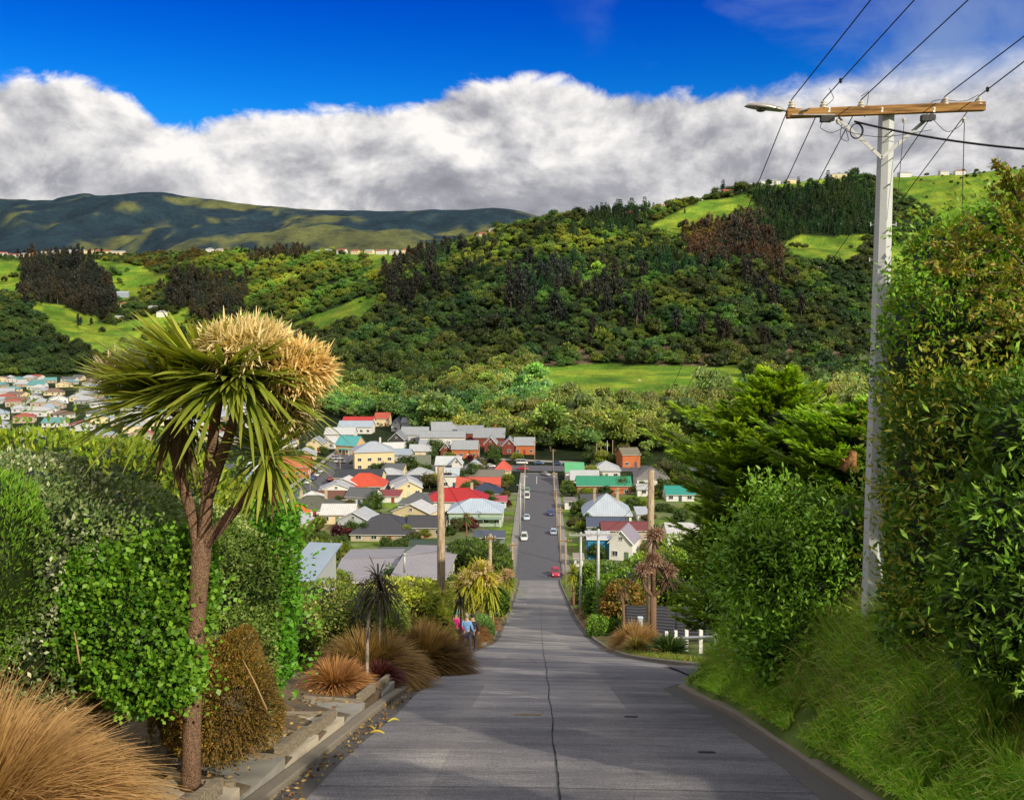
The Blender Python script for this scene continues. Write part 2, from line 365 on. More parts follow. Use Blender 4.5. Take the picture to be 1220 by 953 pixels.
# deepen the clear sky as a polariser does, but brighten overhead as added fill
hs = n.new('ShaderNodeHueSaturation', {'Hue': .512, 'Saturation': 1.55, 'Value': 1., 'Color': sky.outputs[0]}).outputs[0]
elr = n.ramp(n.math('MULTIPLY', el, 1.), [(0., (.72, .95, 1.)), (.22, (.15, .86, 1.12)), (.34, (.02, .42, 1.0)), (.6, (.55, .70, 1.)), (1., (1.9, 1.9, 1.9))])
blue = n.mix(1., hs, elr, 'MULTIPLY')
skyc = n.new('ShaderNodeVectorMath', {0: blue, 3: .125}, operation='SCALE').outputs[0]
skyc = n.mix(vfac, skyc, (.36, .46, .62))
skyc = n.mix(mask, skyc, ccol)
over = n.new('ShaderNodeMapRange', {'Value': el, 'From Min': .42, 'From Max': .66}, interpolation_type='SMOOTHSTEP').outputs[0]  # bright cloud cover added overhead, out of view, as neutral fill light
over = n.math('MULTIPLY', over, n.new('ShaderNodeMapRange', {'Value': nb, 'From Min': .32, 'From Max': .5}).outputs[0])
skyc = n.mix(over, skyc, (1.08, 1.02, .97))
bg = n.new('ShaderNodeBackground', {'Color': skyc, 'Strength': 1.0})
n.t.links.new(bg.outputs[0], out.inputs[0])
scene.cycles.max_bounces = 5; scene.cycles.diffuse_bounces = 2; scene.cycles.glossy_bounces = 2; scene.cycles.transmission_bounces = 3; scene.cycles.transparent_max_bounces = 6
w.cycles.sampling_method = 'MANUAL'; w.cycles.sample_map_resolution = 1024

# ================================================================== land
def grid(name, xs, ys, zf, mat, kind='structure', col=None):
    Xg, Yg = np.meshgrid(xs, ys, indexing='ij'); Zg = zf(Xg, Yg); V = np.stack([Xg, Yg, Zg], -1).reshape(-1, 3)
    a, b = Xg.shape; i = np.arange(a - 1)[:, None] * b + np.arange(b - 1)[None]
    Fq = np.stack([i, i + b, i + b + 1, i + 1], -1).reshape(-1, 4)
    o = mesh(name, V, Fq, mat, None, col(V) if col else None, True); return tag(o, kind=kind)
PADD = [
 [(636, 438), (700, 434), (800, 434), (885, 437), (900, 470), (800, 485), (720, 490), (650, 480), (620, 462)],
 [(392, 297), (430, 291), (500, 290), (503, 302), (470, 320), (425, 313)],
 [(105, 309), (152, 312), (207, 335), (170, 343), (175, 368), (140, 352)],
 [(28, 360), (70, 362), (125, 385), (196, 374), (228, 366), (232, 388), (195, 405), (185, 425), (110, 424), (70, 400)],
 [(-10, 308), (24, 311), (27, 350), (-10, 352)],
 [(285, 366), (332, 378), (312, 392), (283, 384)],
 [(345, 388), (390, 368), (448, 350), (452, 368), (425, 385), (362, 398)],
 [(768, 270), (825, 243), (890, 232), (905, 252), (862, 268), (800, 283)],
 [(920, 294), (958, 281), (1032, 280), (1022, 312), (975, 320), (948, 308)],
 [(1035, 200), (1240, 186), (1240, 350), (1065, 350), (1058, 300), (1100, 280), (1125, 262), (1100, 245), (1060, 225)],
 [(905, 222), (1000, 208), (1010, 216), (960, 224), (900, 232)],
]
def grassmask(P):
    px, py = project(P); px = px + fbm(P[:, 0] / 40, P[:, 1] / 40, 21, 3) * 22; py = py + fbm(P[:, 0] / 40, P[:, 1] / 40, 22, 3) * 8
    m = np.zeros(len(P), bool)
    for q in PADD: m |= inpoly(px, py, q)
    return m & (P[:, 1] > 480) & (P[:, 1] < 2050)
def hillcol(P):
    g = grassmask(P).astype(float); n = len(P); px, py = project(P)
    a = fbm(P[:, 0] / 60, P[:, 1] / 60, 31, 4)[:, None]; b = fbm(P[:, 0] / 14, P[:, 1] / 14, 33, 3)[:, None]
    c0_ = sstep(-.12, .12, fbm(P[:, 0] / 25, P[:, 1] / 25, 37, 4))[:, None]; grass = (np.array([.10, .21, .020]) * (1 - c0_) + np.array([.22, .31, .03]) * c0_) * (1 + 1.1 * a + .7 * b); bush = np.array([.022, .038, .012]) * (1 + 1.2 * a)
    rock = np.array([.17, .125, .085]); rk = ((np.abs(P[:, 1] - 790) < 32) & (px > 610) & (px < 1060))[:, None] * sstep(-.03, .08, b + .4 * a)
    lane = sstep(1700, 2000, P[:, 1])[:, None] * (P[:, 1] < 2100)[:, None]
    c = bush * (1 - g[:, None]) + grass * g[:, None]; c = c * (1 - rk) + rock * rk * (1 - g[:, None]) + c * rk * g[:, None]
    c = c * (1 - .5 * lane) + np.array([.09, .15, .02]) * .5 * lane
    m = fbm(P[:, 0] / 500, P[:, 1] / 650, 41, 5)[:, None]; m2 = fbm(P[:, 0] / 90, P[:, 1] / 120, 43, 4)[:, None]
    k = sstep(.02, .12, m + .35 * m2); mt = np.array([.012, .026, .036]) * (1 - k) + np.array([.085, .095, .026]) * k  # sunlit olive patches and dark cloud shadows painted in by noise
    hz = sstep(2400, 3600, P[:, 1])[:, None]; mt = mt * (1 + 1.6 * m2) + np.array([.004, .010, .020])  # bluish distance haze added into the mountain colour
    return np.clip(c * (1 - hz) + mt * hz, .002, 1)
def landmat(name, bd=14., bs=.8):
    q = N(name); a = q.new('ShaderNodeAttribute', attribute_name='col').outputs['Color']; v = q.coord()
    f = q.noise(.35, 6, .7, v); g = q.noise(.03, 8, .7, v)
    c = q.mix(1., a, q.ramp(f, [(.3, (.6, .62, .6)), (.7, (1.35, 1.3, 1.3))]), 'MULTIPLY'); c = q.mix(1., c, q.ramp(g, [(.35, (.7, .72, .8)), (.65, (1.3, 1.25, 1.1))]), 'MULTIPLY')
    return q.finish(c, .95, 0., q.bump(g if bd > 1 else q.noise(9, 6, .7, v), bs, bd), .1)
_t = np.linspace(-1.25, 1.25, 420); _r = np.exp(np.linspace(math.log(299), math.log(9400), 300))
Tt, Rr = np.meshgrid(_t, _r, indexing='ij'); Xg = Tt * Rr; V = np.stack([Xg, Rr, ground(Xg, Rr) - .02], -1).reshape(-1, 3)
a_, b_ = Xg.shape; i_ = np.arange(a_ - 1)[:, None] * b_ + np.arange(b_ - 1)[None]
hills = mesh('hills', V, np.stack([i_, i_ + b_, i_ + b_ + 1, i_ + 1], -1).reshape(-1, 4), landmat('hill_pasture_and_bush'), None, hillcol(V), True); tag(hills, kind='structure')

def near_z(X, Y):
    g = ground(X, Y); inr = (X > xL(Y) - .12) & (X < xR(Y) + .12)
    return np.where(inr & (Y < 360), zs(Y) - .22, g - .03)
def near_col(P):
    n = len(P); a = fbm(P[:, 0] / 3, P[:, 1] / 3, 51, 4)[:, None]; b = fbm(P[:, 0] / 18, P[:, 1] / 18, 53, 3)[:, None]
    soil = np.array([.17, .135, .085]) * (1 + a); gr = np.array([.11, .18, .025]) * (1 + 1.2 * a + b)
    gr = np.where((P[:, 1] < 30)[:, None], gr * 1.5, gr); right = ((P[:, 0] > xR(P[:, 1])))[:, None].astype(float); far = sstep(45, 90, P[:, 1])[:, None]
    lawn = right * (1 - far) * .85 + far * sstep(-.14, .0, b); pave = np.array([.15, .145, .135])
    c = soil * (1 - lawn) + gr * lawn; fl = sstep(185, 200, P[:, 1])[:, None]; k = sstep(.02, .08, fbm(P[:, 0] / 9, P[:, 1] / 9, 57, 3)[:, None]); c = c * (1 - fl * k * .45) + pave * fl * k * .45
    return np.clip(c, .01, 1)
xs = np.unique(np.concatenate([np.linspace(-420, -40, 70), np.linspace(-40, -12, 45), np.linspace(-12, 14, 131), np.linspace(14, 40, 40), np.linspace(40, 420, 70)]))
ys = np.unique(np.concatenate([np.linspace(-60, 6, 60), np.linspace(6, 60, 271), np.linspace(60, 200, 180), np.linspace(200, 300, 50)]))
grid('ground', xs, ys, near_z, landmat('soil_and_grass', .06, .6), col=near_col)

# ------------------------------------------------------------------ the street
def concmat():
    q = N('brushed_concrete'); v = q.coord(); f = q.noise(1.1, 8, .68, v); s2 = q.new('ShaderNodeMapping', {'Vector': v, 'Scale': (1.2, 26, 26)}).outputs[0]
    br = q.noise(1.6, 5, .7, s2, .4); g = q.noise(30, 5, .8, v); big = q.noise(.16, 4, .6, v)
    sx = q.new('ShaderNodeSeparateXYZ', {'Vector': v}).outputs
    vor = q.new('ShaderNodeTexVoronoi', {'Vector': q.new('ShaderNodeMapping', {'Vector': v, 'Scale': (.25, .19, 0)}).outputs[0], 'Scale': 1.}).outputs['Color']
    slab = q.new('ShaderNodeSeparateXYZ', {'Vector': q.new('ShaderNodeVectorMath', {0: q.new('ShaderNodeMapping', {'Vector': v, 'Scale': (.27, .185, 0), 'Location': (.43, 0, 0)}).outputs[0]}, operation='FLOOR').outputs[0]}).outputs
    sl_ = q.new('ShaderNodeTexWhiteNoise', {'Vector': q.new('ShaderNodeCombineXYZ', {0: slab[0], 1: slab[1]}).outputs[0]}, noise_dimensions='3D').outputs['Value']
    c = q.mix(f, (.175, .180, .200), (.33, .33, .34)); c = q.mix(q.ramp(br, [(.40, 0), (.62, .85)]), c, (.085, .088, .105))
    c = q.mix(q.ramp(g, [(.50, 0), (.64, .75)]), c, (.40, .385, .37)); c = q.mix(q.ramp(g, [(.33, .85), (.46, 0)]), c, (.035, .035, .042))
    c = q.mix(1., c, q.ramp(sl_, [(0, (.78, .78, .8)), (1, (1.22, 1.2, 1.17))]), 'MULTIPLY'); c = q.mix(1., c, q.ramp(big, [(.35, (.72, .72, .76)), (.65, (1.25, 1.22, 1.18))]), 'MULTIPLY')
    wear = q.ramp(q.math('ABSOLUTE', q.math('SUBTRACT', q.math('ABSOLUTE', sx[0]), 1.7)), [(.1, (1.1, 1.08, 1.05)), (.9, (.93, .93, .95))]); c = q.mix(1., c, wear, 'MULTIPLY')
    yy = q.new('ShaderNodeMapRange', {'Value': sx[1], 'From Min': 30., 'From Max': 60.}).outputs[0]; c = q.mix(q.math('MULTIPLY', yy, .5), c, (.27, .262, .25))
    st = q.ramp(q.noise(1., 3, .6, q.new('ShaderNodeMapping', {'Vector': v, 'Scale': (.12, .9, .1)}).outputs[0]), [(.4, (.72, .72, .74)), (.6, (1.1, 1.1, 1.08))]); c = q.mix(1., c, st, 'MULTIPLY')
    return q.finish(c, .85, 0., q.bump(q.math('ADD', g, q.math('MULTIPLY', br, 1.2)), .7, .012), .25)
def asph(name, a, b, s=40):
    q = N(name); v = q.coord(); g = q.noise(s, 5, .8, v); f = q.noise(.5, 6, .65, v)
    c = q.mix(g, a, b); c = q.mix(q.math('MULTIPLY', f, .5), c, tuple(z * 1.5 for z in b)); return q.finish(c, .88, 0., q.bump(g, .6, .015), .25)
ASPH = asph('asphalt', (.045, .047, .055), (.10, .10, .115)); AGG = asph('aggregate_gutter', (.03, .03, .034), (.12, .115, .11), 60)
KERB = asph('kerb_concrete', (.055, .048, .036), (.24, .21, .165), 9)
def strip(name, ys, f0, f1, dz, mat, nx=9, kind='structure', parent=None):
    Y = np.asarray(ys); t = np.linspace(0, 1, nx); Xg = f0(Y)[:, None] * (1 - t) + f1(Y)[:, None] * t; Yg = np.repeat(Y[:, None], nx, 1)
    crown = -.0016 * Xg ** 2
    Zg = zs(Yg) + dz + crown; V = np.stack([Xg, Yg, Zg], -1).reshape(-1, 3); i = np.arange(len(Y) - 1)[:, None] * nx + np.arange(nx - 1)[None]
    o = mesh(name, V, np.stack([i, i + 1, i + nx + 1, i + nx], -1).reshape(-1, 4), mat, parent, smooth=True); 
    if parent is None: tag(o, kind=kind)
    return o
YS = np.concatenate([np.arange(-55, 60, .5), np.arange(60, 190, 1.)])
strip('road', np.append(YS[YS < 184], 184.), lambda y: xL(y), lambda y: xR(y), 0, concmat())
strip('lower_road', np.arange(184, 346, 2.), lambda y: xL(y), lambda y: xR(y), -.0, ASPH)
strip('gutter', np.append(YS[YS < 184], 184.), lambda y: xL(y) + .0, lambda y: xL(y) + .42 + .05 * np.sin(y * .7), .006, AGG, 3)
strip('right_gutter', np.append(YS[YS < 184], 184.), lambda y: xR(y) - .42 + .04 * np.sin(y * .9), lambda y: xR(y), .006, AGG, 3)
def kerb(name, fx, sgn, ys):
    sec = [(0, -.2), (0, .10), (.02, .13), (.20, .145), (.22, .135), (.22, -.2)]
    Y = np.asarray(ys); n_ = len(sec); wob = fbm(Y / 1.3, Y * 0, 61, 3) * .03; V = []
    for y, wv in zip(Y, wob):
        dx = (fx(y + .2) - fx(y - .2)) / .4; nx_, ny_ = sgn / math.hypot(1, dx), -sgn * dx / math.hypot(1, dx)
        for a, b in sec: V.append([fx(y) + nx_ * a, y + ny_ * a, zs(y) + b + wv * .5 - .02])
    i = np.arange(len(Y) - 1)[:, None] * n_ + np.arange(n_ - 1)[None]
    return tag(mesh(name, V, np.stack([i, i + 1, i + n_ + 1, i + n_], -1).reshape(-1, 4), KERB), kind='structure')
kerb('left_kerb', xL, -1, np.arange(-50, 188, .25)); kerb('right_kerb', xR, 1, np.arange(-50, 28.1, .25)); kerb('right_kerb', xR, 1, np.arange(36.6, 188, .25))
kerb('lower_left_kerb', xL, -1, np.arange(190.5, 345, 1.)); kerb('lower_right_kerb', xR, 1, np.arange(190.5, 345, 1.))
strip('left_footpath', np.arange(190, 345, 2.), lambda y: xL(y) - 1.9, lambda y: xL(y) - .25, .19, paint((.24, .23, .22), .9), 3)
strip('right_footpath', np.arange(190, 345, 2.), lambda y: xR(y) + .25, lambda y: xR(y) + 1.9, .19, paint((.24, .23, .22), .9), 3)
# joints and cracks of the slabs
DARK = paint((.012, .012, .013), .95, name='crack_dirt'); MOSS = paint((.05, .06, .02), .95, name='moss')
ribs = []
def ribbon(P, wd, mb, dz=.012):
    P = np.asarray(P); T = nrm(np.gradient(P, axis=0)); S = np.stack([-T[:, 1], T[:, 0]], 1); wd = np.broadcast_to(wd, (len(P),))[:, None] / 2
    A = P - S * wd; B = P + S * wd; V = []
    for q in (A, B): V.append(np.column_stack([q, zs(q[:, 1]) + dz - .0016 * q[:, 0] ** 2]))
    V = np.vstack(V); n_ = len(P); i = np.arange(n_ - 1)[:, None]; mb.add(V, np.hstack([i, i + 1, i + n_ + 1, i + n_]))
mb = MB(); yv = np.arange(-20, 120, .12); xj = .30 + fbm(yv / .9, yv * 0, 71, 4) * .055 * np.where(yv < 24, 1, .4) + .02 * np.sin(yv)
ribbon(np.column_stack([xj, yv]), .018 + .03 * np.clip(fbm(yv / .5, yv * 0, 73, 3) + .05, 0, .3) * 2, mb)
tag(mb.build('road_joint', DARK), kind='structure')
mb = MB(); k = -14.; rr = random.Random(5)
while k < 185:
    t = np.linspace(0, 1, 24); a = xL(k) + .45; b = xR(k) - .45
    x = a + (b - a) * t; ribbon(np.column_stack([x, k + fbm(x / .8, x * 0 + k, 75, 3) * .05]), .018 if k < 40 else .04, mb)
    k += rr.choice([4.6, 5.2, 5.6]) if k < 60 else 6.5
for x0, y0, x1, y1 in [(.3, 18.2, 2.0, 18.3), (-.1, 38, -.6, 48)]:
    t = np.linspace(0, 1, 60); P = np.column_stack([x0 + (x1 - x0) * t, y0 + (y1 - y0) * t]); P += np.column_stack([fbm(t * 9, t * 0 + x0, 77, 4), fbm(t * 9, t * 0 + y0, 78, 4)]) * .12; ribbon(P, .014, mb, .0125)
tag(mb.build('slab_joint', DARK), kind='structure')
mb = MB(); t = np.linspace(0, 1, 8); ribbon(np.column_stack([-.55 + t * .62, 20.4 + t * 0]), .10, mb, .014); tag(mb.build('road_marking', paint((.42, .27, .07), .8, var=.5, sc=9)), kind='structure')
mb = MB()
for x0, y0, x1, y1, wd in [(-.7, 318, -.7, 336, .15), (-4.6, 343.5, 0, 343.5, .4)]:
    t = np.linspace(0, 1, 12); ribbon(np.column_stack([x0 + (x1 - x0) * t, y0 + (y1 - y0) * t]), wd, mb, .02)
tag(mb.build('lower_road_marking', paint((.7, .7, .7), .8)), kind='structure')
# iron covers
for nm, px_, py_, lb in [('toby_box', 752, 851, 'small rectangular iron cover set in the right lane'), ('toby_box', 842, 892, 'small iron cover near the right gutter')]:
    p = hit(px_, py_); mb = MB(); mb.box((0, 0, .001), (.30, .13, .02))
    for q in range(5): mb.box((-.11 + q * .055, 0, .014), (.03, .10, .012))
    o = mb.build(nm, paint((.07, .065, .062), .6, .6)); o.location = (p[0], p[1], zs(p[1]) + .004 - .0016 * p[0] ** 2); o.rotation_euler = (-math.atan(.285), 0, 0); tag(o, lb, 'utility cover')

# the valley's other streets
def flatstrip(name, P, wd, mat, dz=.03):
    P = np.asarray(P, float); T = nrm(np.gradient(P, axis=0)); S = np.stack([-T[:, 1], T[:, 0]], 1) * wd / 2; V = []
    for q in (P - S, P, P + S): V.append(np.column_stack([q, np.maximum.reduce([ground(q[:, 0], q[:, 1]), ground(P[:, 0], P[:, 1])]) + dz]))
    n_ = len(P); i = np.arange(n_ - 1)[:, None]; Fq = np.vstack([np.hstack([i, i + 1, i + n_ + 1, i + n_]), np.hstack([i + n_, i + n_ + 1, i + 2 * n_ + 1, i + 2 * n_])])
    return tag(mesh(name, np.vstack(V), Fq, mat, smooth=True), kind='structure')
tt = np.linspace(-1, 1, 90)[:, None]
flatstrip('valley_road', np.hstack([tt * 230, 356 + 6 * tt ** 2]), 15, ASPH, .06)
flatstrip('side_street', np.hstack([-80 - 4 * tt, 345 + tt * 75]), 9, ASPH, .10)
flatstrip('side_street_footpath', np.hstack([-86.5 - 4 * tt, 345 + tt * 75]), 2.0, paint((.3, .29, .27), .9), .12)
flatstrip('upper_lane', np.hstack([-30 + tt * 48, 385 - 14 * tt]), 5, paint((.28, .27, .25), .9), .09)

# ================================================================== people and animals, grown from joints
def skin(name, pts, edges, rad, mat, parent=None, sub=2, root=0):
    me = bpy.data.meshes.new(name); me.from_pydata([tuple(p) for p in pts], edges, []); o = bpy.data.objects.new(name, me); COL.objects.link(o)
    o.modifiers.new('s', 'SKIN'); o.modifiers.new('d', 'SUBSURF').levels = sub
    for i, r in enumerate(rad):
        r = r if isinstance(r, tuple) else (r, r); me.skin_vertices[0].data[i].radius = r
    me.skin_vertices[0].data[root].use_root = True
    dg = bpy.context.evaluated_depsgraph_get(); m2 = bpy.data.meshes.new_from_object(o.evaluated_get(dg)); COL.objects.unlink(o); bpy.data.objects.remove(o)
    m2.name = name; m2.materials.clear(); m2.materials.append(mat); m2.polygons.foreach_set('use_smooth', np.ones(len(m2.polygons), bool))
    return link(bpy.data.objects.new(name, m2), parent)
SKIN = paint((.50, .30, .20), .6, var=.05, name='skin')
def person(label, loc, rz, top, legs, hair, stride=.25, arm=.2, hat=None, lean=0., s=1., group=None):
    o = thing('person', label, 'person', loc, rz, group); o.scale = (s, s, s)
    # facing -y; joints
    J = dict(pel=(0, 0, .94), wai=(0, -.01 - lean * .3, 1.08), che=(0, -lean, 1.30), nec=(0, -lean - .01, 1.46), hb=(0, -lean - .02, 1.55), hd=(0, -lean - .03, 1.66),
        ls=(-.17, -lean, 1.40), rs=(.17, -lean, 1.40), le=(-.23, -arm * .4 - lean + .05, 1.13), re=(.23, arm * .4 - lean + .05, 1.13), lw=(-.24, -arm - .06 - lean, .90), rw=(.24, arm - .08 - lean, .90),
        lh=(-.09, 0, .90), rh=(.09, 0, .90), lk=(-.10, -stride * .55 - .03, .50), rk=(.10, stride * .25 - .04, .50), la=(-.10, -stride, .09), ra=(.10, stride, .11), lt=(-.11, -stride - .17, .03), rt=(.11, stride - .14, .03))
    nm = list(J); P = [J[k] for k in nm]; ix = {k: i for i, k in enumerate(nm)}
    E_ = [('pel', 'wai'), ('wai', 'che'), ('che', 'nec'), ('nec', 'hb'), ('hb', 'hd'), ('che', 'ls'), ('che', 'rs'), ('ls', 'le'), ('rs', 're'), ('le', 'lw'), ('re', 'rw'), ('pel', 'lh'), ('pel', 'rh'), ('lh', 'lk'), ('rh', 'rk'), ('lk', 'la'), ('rk', 'ra'), ('la', 'lt'), ('ra', 'rt')]
    rd = dict(pel=.13, wai=.12, che=.14, nec=.055, hb=.075, hd=.10, ls=.06, rs=.06, le=.042, re=.042, lw=.028, rw=.028, lh=.09, rh=.09, lk=.058, rk=.058, la=.04, ra=.04, lt=.035, rt=.035)
    pts = P[:]; ed = [(ix[a], ix[b]) for a, b in E_]; r = [rd[k] for k in nm]
    for sd, w in ((-1, 'lw'), (1, 'rw')):                           # palm, four fingers and a thumb
        b = np.array(J[w]); p = len(pts); pts.append(tuple(b + np.array([0, -.03, -.07]))); r.append(.030); ed.append((ix[w], p))
        for f in range(4):
            q = len(pts); ln = (.065, .08, .075, .055)[f]; pts.append(tuple(np.array(pts[p]) + np.array([sd * .006, -.027 + .018 * f, -.045]))); pts.append(tuple(np.array(pts[q]) + np.array([-sd * .012, -.006, -ln * .6]))); r += [.009, .008]; ed += [(p, q), (q, q + 1)]
        q = len(pts); pts.append(tuple(b + np.array([-sd * .02, -.06, -.06]))); r.append(.010); ed.append((p, q))
    skin('body', pts, ed, r, SKIN, o, 1)
    def sub(name, keys, grow, m):
        kk = [k for k in nm if k in keys]; ii = {k: i for i, k in enumerate(kk)}; skin(name, [J[k] for k in kk], [(ii[a], ii[b]) for a, b in E_ if a in ii and b in ii], [rd[k] + grow for k in kk], m, o, 1)
    sub('jacket', ('pel', 'wai', 'che', 'ls', 'rs', 'le', 're', 'lw', 'rw'), .022, paint(top, .85)); sub('trousers', ('pel', 'lh', 'rh', 'lk', 'rk', 'la', 'ra'), .018, paint(legs, .9))
    for sd, a, t in ((-1, 'la', 'lt'), (1, 'ra', 'rt')):
        mb = MB(); A = np.array(J[a]); T = np.array(J[t]); mb.tube([A + (0, .05, -.05), A + (0, 0, -.04), (A + T) / 2 + (0, 0, -.01), T + (0, -.03, 0)], [.035, .055, .05, .03], 8); mb.build('shoe', paint((.05, .05, .06), .6), o, True)
    H = np.array(J['hd']); V, Fc, C = merge([sphere(H + (0, .022, .035), (.108, .112, .105), 14, 10, (1, 1, 1), .05)]); mesh('hair', V, Fc, paint(hair, .7), o, smooth=True)
    mb = MB(); mb.tube([H + (0, -.10, .0), H + (0, -.125, -.025)], [.012, .018], 6); mb.build('nose', SKIN, o, True)
    for sd in (-1, 1):
        V, Fc, C = sphere(H + (sd * .035, -.092, .012), (.013, .01, .01), 6, 5, (1, 1, 1), 0); mesh('eye', V, Fc, paint((.03, .03, .03), .3), o, smooth=True)
    if hat:
        mb = MB(); mb.lathe([(.001, .13), (.07, .12), (.112, .06), (.118, .01), (.122, 0)], 14, tuple(H + (0, .01, 0))); mb.box(H + (0, -.13, .012), (.13, .1, .012)); mb.build('cap', paint(hat, .8), o, True)
    return o
def beast(name, label, loc, rz, col, s, group=None, woolly=False):
    o = thing(name, label, name, loc, rz, group); o.scale = (s, s, s)
    P = [(0, .55, .95), (0, 0, .92), (0, -.55, .95), (0, -.85, 1.1), (0, -1.02, .95), (0, -1.25, .82)]; E_ = [(0, 1), (1, 2), (2, 3), (3, 4), (4, 5)]; r = [.26, .31, .27, .16, .13, .08]
    for x in (-.17, .17):
        k = len(P); P += [(x, .55, .62), (x, .68, .36), (x, .62, .03)]; E_ += [(0, k), (k, k + 1), (k + 1, k + 2)]; r += [.13, .06, .05]
        k = len(P); P += [(x, -.52, .6), (x, -.50, .34), (x, -.52, .03)]; E_ += [(2, k), (k, k + 1), (k + 1, k + 2)]; r += [.11, .06, .05]
        k = len(P); P += [(x * 1.1, -.98, 1.12)]; E_ += [(4, k)]; r += [.035]
    k = len(P); P += [(0, .86, .9), (0, .9, .5)]; E_ += [(0, k), (k, k + 1)]; r += [.04, .03]
    skin('body', P, E_, r, paint(col, .95), o, 2, 1)
    return o
def on(px, py): p = hit(px, py); return tuple(p)
def onroad(px, y, dz=0.): p = at(px, 700, y); return (p[0], y, float(zs(y)) + dz)
c_ = hit(805, 461); beast('cow', 'black cow grazing on the green paddock below the cliff', tuple(c_), .9, (.012, .012, .012), 1.5)
for i, (x, y) in enumerate([(826, 462), (818, 466), (834, 459), (846, 463), (762, 455)]): beast('sheep', 'white sheep grazing on the green paddock below the cliff', on(x, y), i * 1.3, (.62, .58, .5), 1.05, 'sheep on the paddock')
person('person in dark clothes walking on the road at the foot of the concrete slope', onroad(653.5, 187), .2, (.03, .03, .05), (.03, .03, .05), (.05, .03, .02), .3, s=1.05)
person('person in navy jacket standing at the kerb next to the red car', onroad(669, 185.), -.4, (.02, .035, .12), (.02, .03, .06), (.04, .03, .02), .08, s=1.05)
person('person in a magenta jacket and teal cap among the shrubs on the left verge', tuple(np.array(at(543, 728, 49.5)) * (1, 1, 0) + (0, 0, float(ground(at(543, 728, 49.5)[0], 49.5)))), 2.6, (.62, .02, .22), (.06, .05, .08), (.08, .05, .03), .2, hat=(.03, .42, .40), s=1.3)
person('person in a blue top walking on the left verge beside the round green shrub', tuple(np.array(at(556, 728, 51.)) * (1, 1, 0) + (0, 0, float(ground(at(556, 728, 51.)[0], 51.)))), 2.9, (.16, .33, .62), (.05, .06, .10), (.32, .26, .2), .2, s=1.3)
person('person in a black jacket walking on the left verge, farthest down of the three', tuple(np.array(at(563, 727, 52.5)) * (1, 1, 0) + (0, 0, float(ground(at(563, 727, 52.5)[0], 52.5)))), 3.1, (.03, .03, .035), (.04, .04, .05), (.03, .02, .015), .2, s=1.3)
# ================================================================== trees
LEAF = leafmat('leaf_foliage', .25); BARK = barkmat('rough_bark', (.13, .10, .075), 3., .3, .5); CORE = LEAF
def crown_mesh(rng, kind, n, rad=4., h=9., base=.25, ls=.75, cols=((.05, .085, .02),), lobes=9):
    """a crown as a unit of leaf clumps; returns (V,F,C) and the trunk spine"""
    parts = []; cols = np.array(cols); z0 = h * base
    if kind == 'round' or kind == 'willow':
        L = []
        for k in range(lobes):
            a = k * 2.4 + rng.uniform(0, .8); q = rng.uniform(.15, 1.); rr = rad * .62 * math.sqrt(q); zz = z0 + (h - z0) * (1 - .75 * q * rng.uniform(.7, 1.2)) * .78
            L.append((np.array([rr * cos(a), rr * sin(a), max(z0 + rad * .2, zz)]), rad * rng.uniform(.34, .52)))
        for c, r in L:
            m = n // lobes; d = rdir(m, rng); d[:, 2] = np.where(d[:, 2] < -.3, -d[:, 2] * .4, d[:, 2]); sq = np.array([1, 1, .8 if kind == 'round' else 1.15])
            P = c + d * sq * r * rng.uniform(.72, 1.08, (m, 1)); D = d + np.array([0, 0, -.1 if kind == 'round' else -1.3]) + rdir(m, rng) * .6
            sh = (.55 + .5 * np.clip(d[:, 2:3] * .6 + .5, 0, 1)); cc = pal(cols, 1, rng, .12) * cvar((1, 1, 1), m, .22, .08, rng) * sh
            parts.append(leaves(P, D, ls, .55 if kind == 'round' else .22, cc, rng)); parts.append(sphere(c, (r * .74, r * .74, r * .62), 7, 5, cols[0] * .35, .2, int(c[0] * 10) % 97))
    elif kind == 'pine':
        m = n; t = rng.uniform(0, 1, m) ** .8; a = rng.uniform(0, 2 * pi, m); lay = np.floor(t * 11) / 11 * .5 + t * .5
        r = rad * (1 - t) ** .8 * rng.uniform(.35, 1.05, m) * (1 + .25 * np.sin(a * 5 + t * 40)); P = np.stack([r * np.cos(a), r * np.sin(a), z0 + (h - z0) * lay - r * .18], 1)
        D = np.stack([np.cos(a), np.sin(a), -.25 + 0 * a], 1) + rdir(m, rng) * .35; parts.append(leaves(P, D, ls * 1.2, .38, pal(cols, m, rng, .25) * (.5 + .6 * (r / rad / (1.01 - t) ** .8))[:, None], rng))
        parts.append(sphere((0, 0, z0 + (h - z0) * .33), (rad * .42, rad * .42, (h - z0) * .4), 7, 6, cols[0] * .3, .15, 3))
    elif kind == 'gum':
        for k in range(lobes):
            a = k * 2.4 + rng.uniform(0, 1); t = (k + .5) / lobes; rr = rad * .62 * (1 - .6 * t) * rng.uniform(.4, 1.1); c = np.array([rr * cos(a), rr * sin(a), z0 + (h - z0) * (t * .84 + .05)]); r = rad * rng.uniform(.28, .42)
            m = n // lobes; d = rdir(m, rng); P = c + d * np.array([1, 1, 1.5]) * r * rng.uniform(.5, 1.1, (m, 1)); D = d * .5 + np.array([0, 0, -.9]) + rdir(m, rng) * .4
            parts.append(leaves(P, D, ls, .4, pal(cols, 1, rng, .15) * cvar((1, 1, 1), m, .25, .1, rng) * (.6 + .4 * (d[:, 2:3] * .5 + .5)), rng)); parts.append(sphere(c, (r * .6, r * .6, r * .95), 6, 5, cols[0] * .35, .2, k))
    return merge(parts)
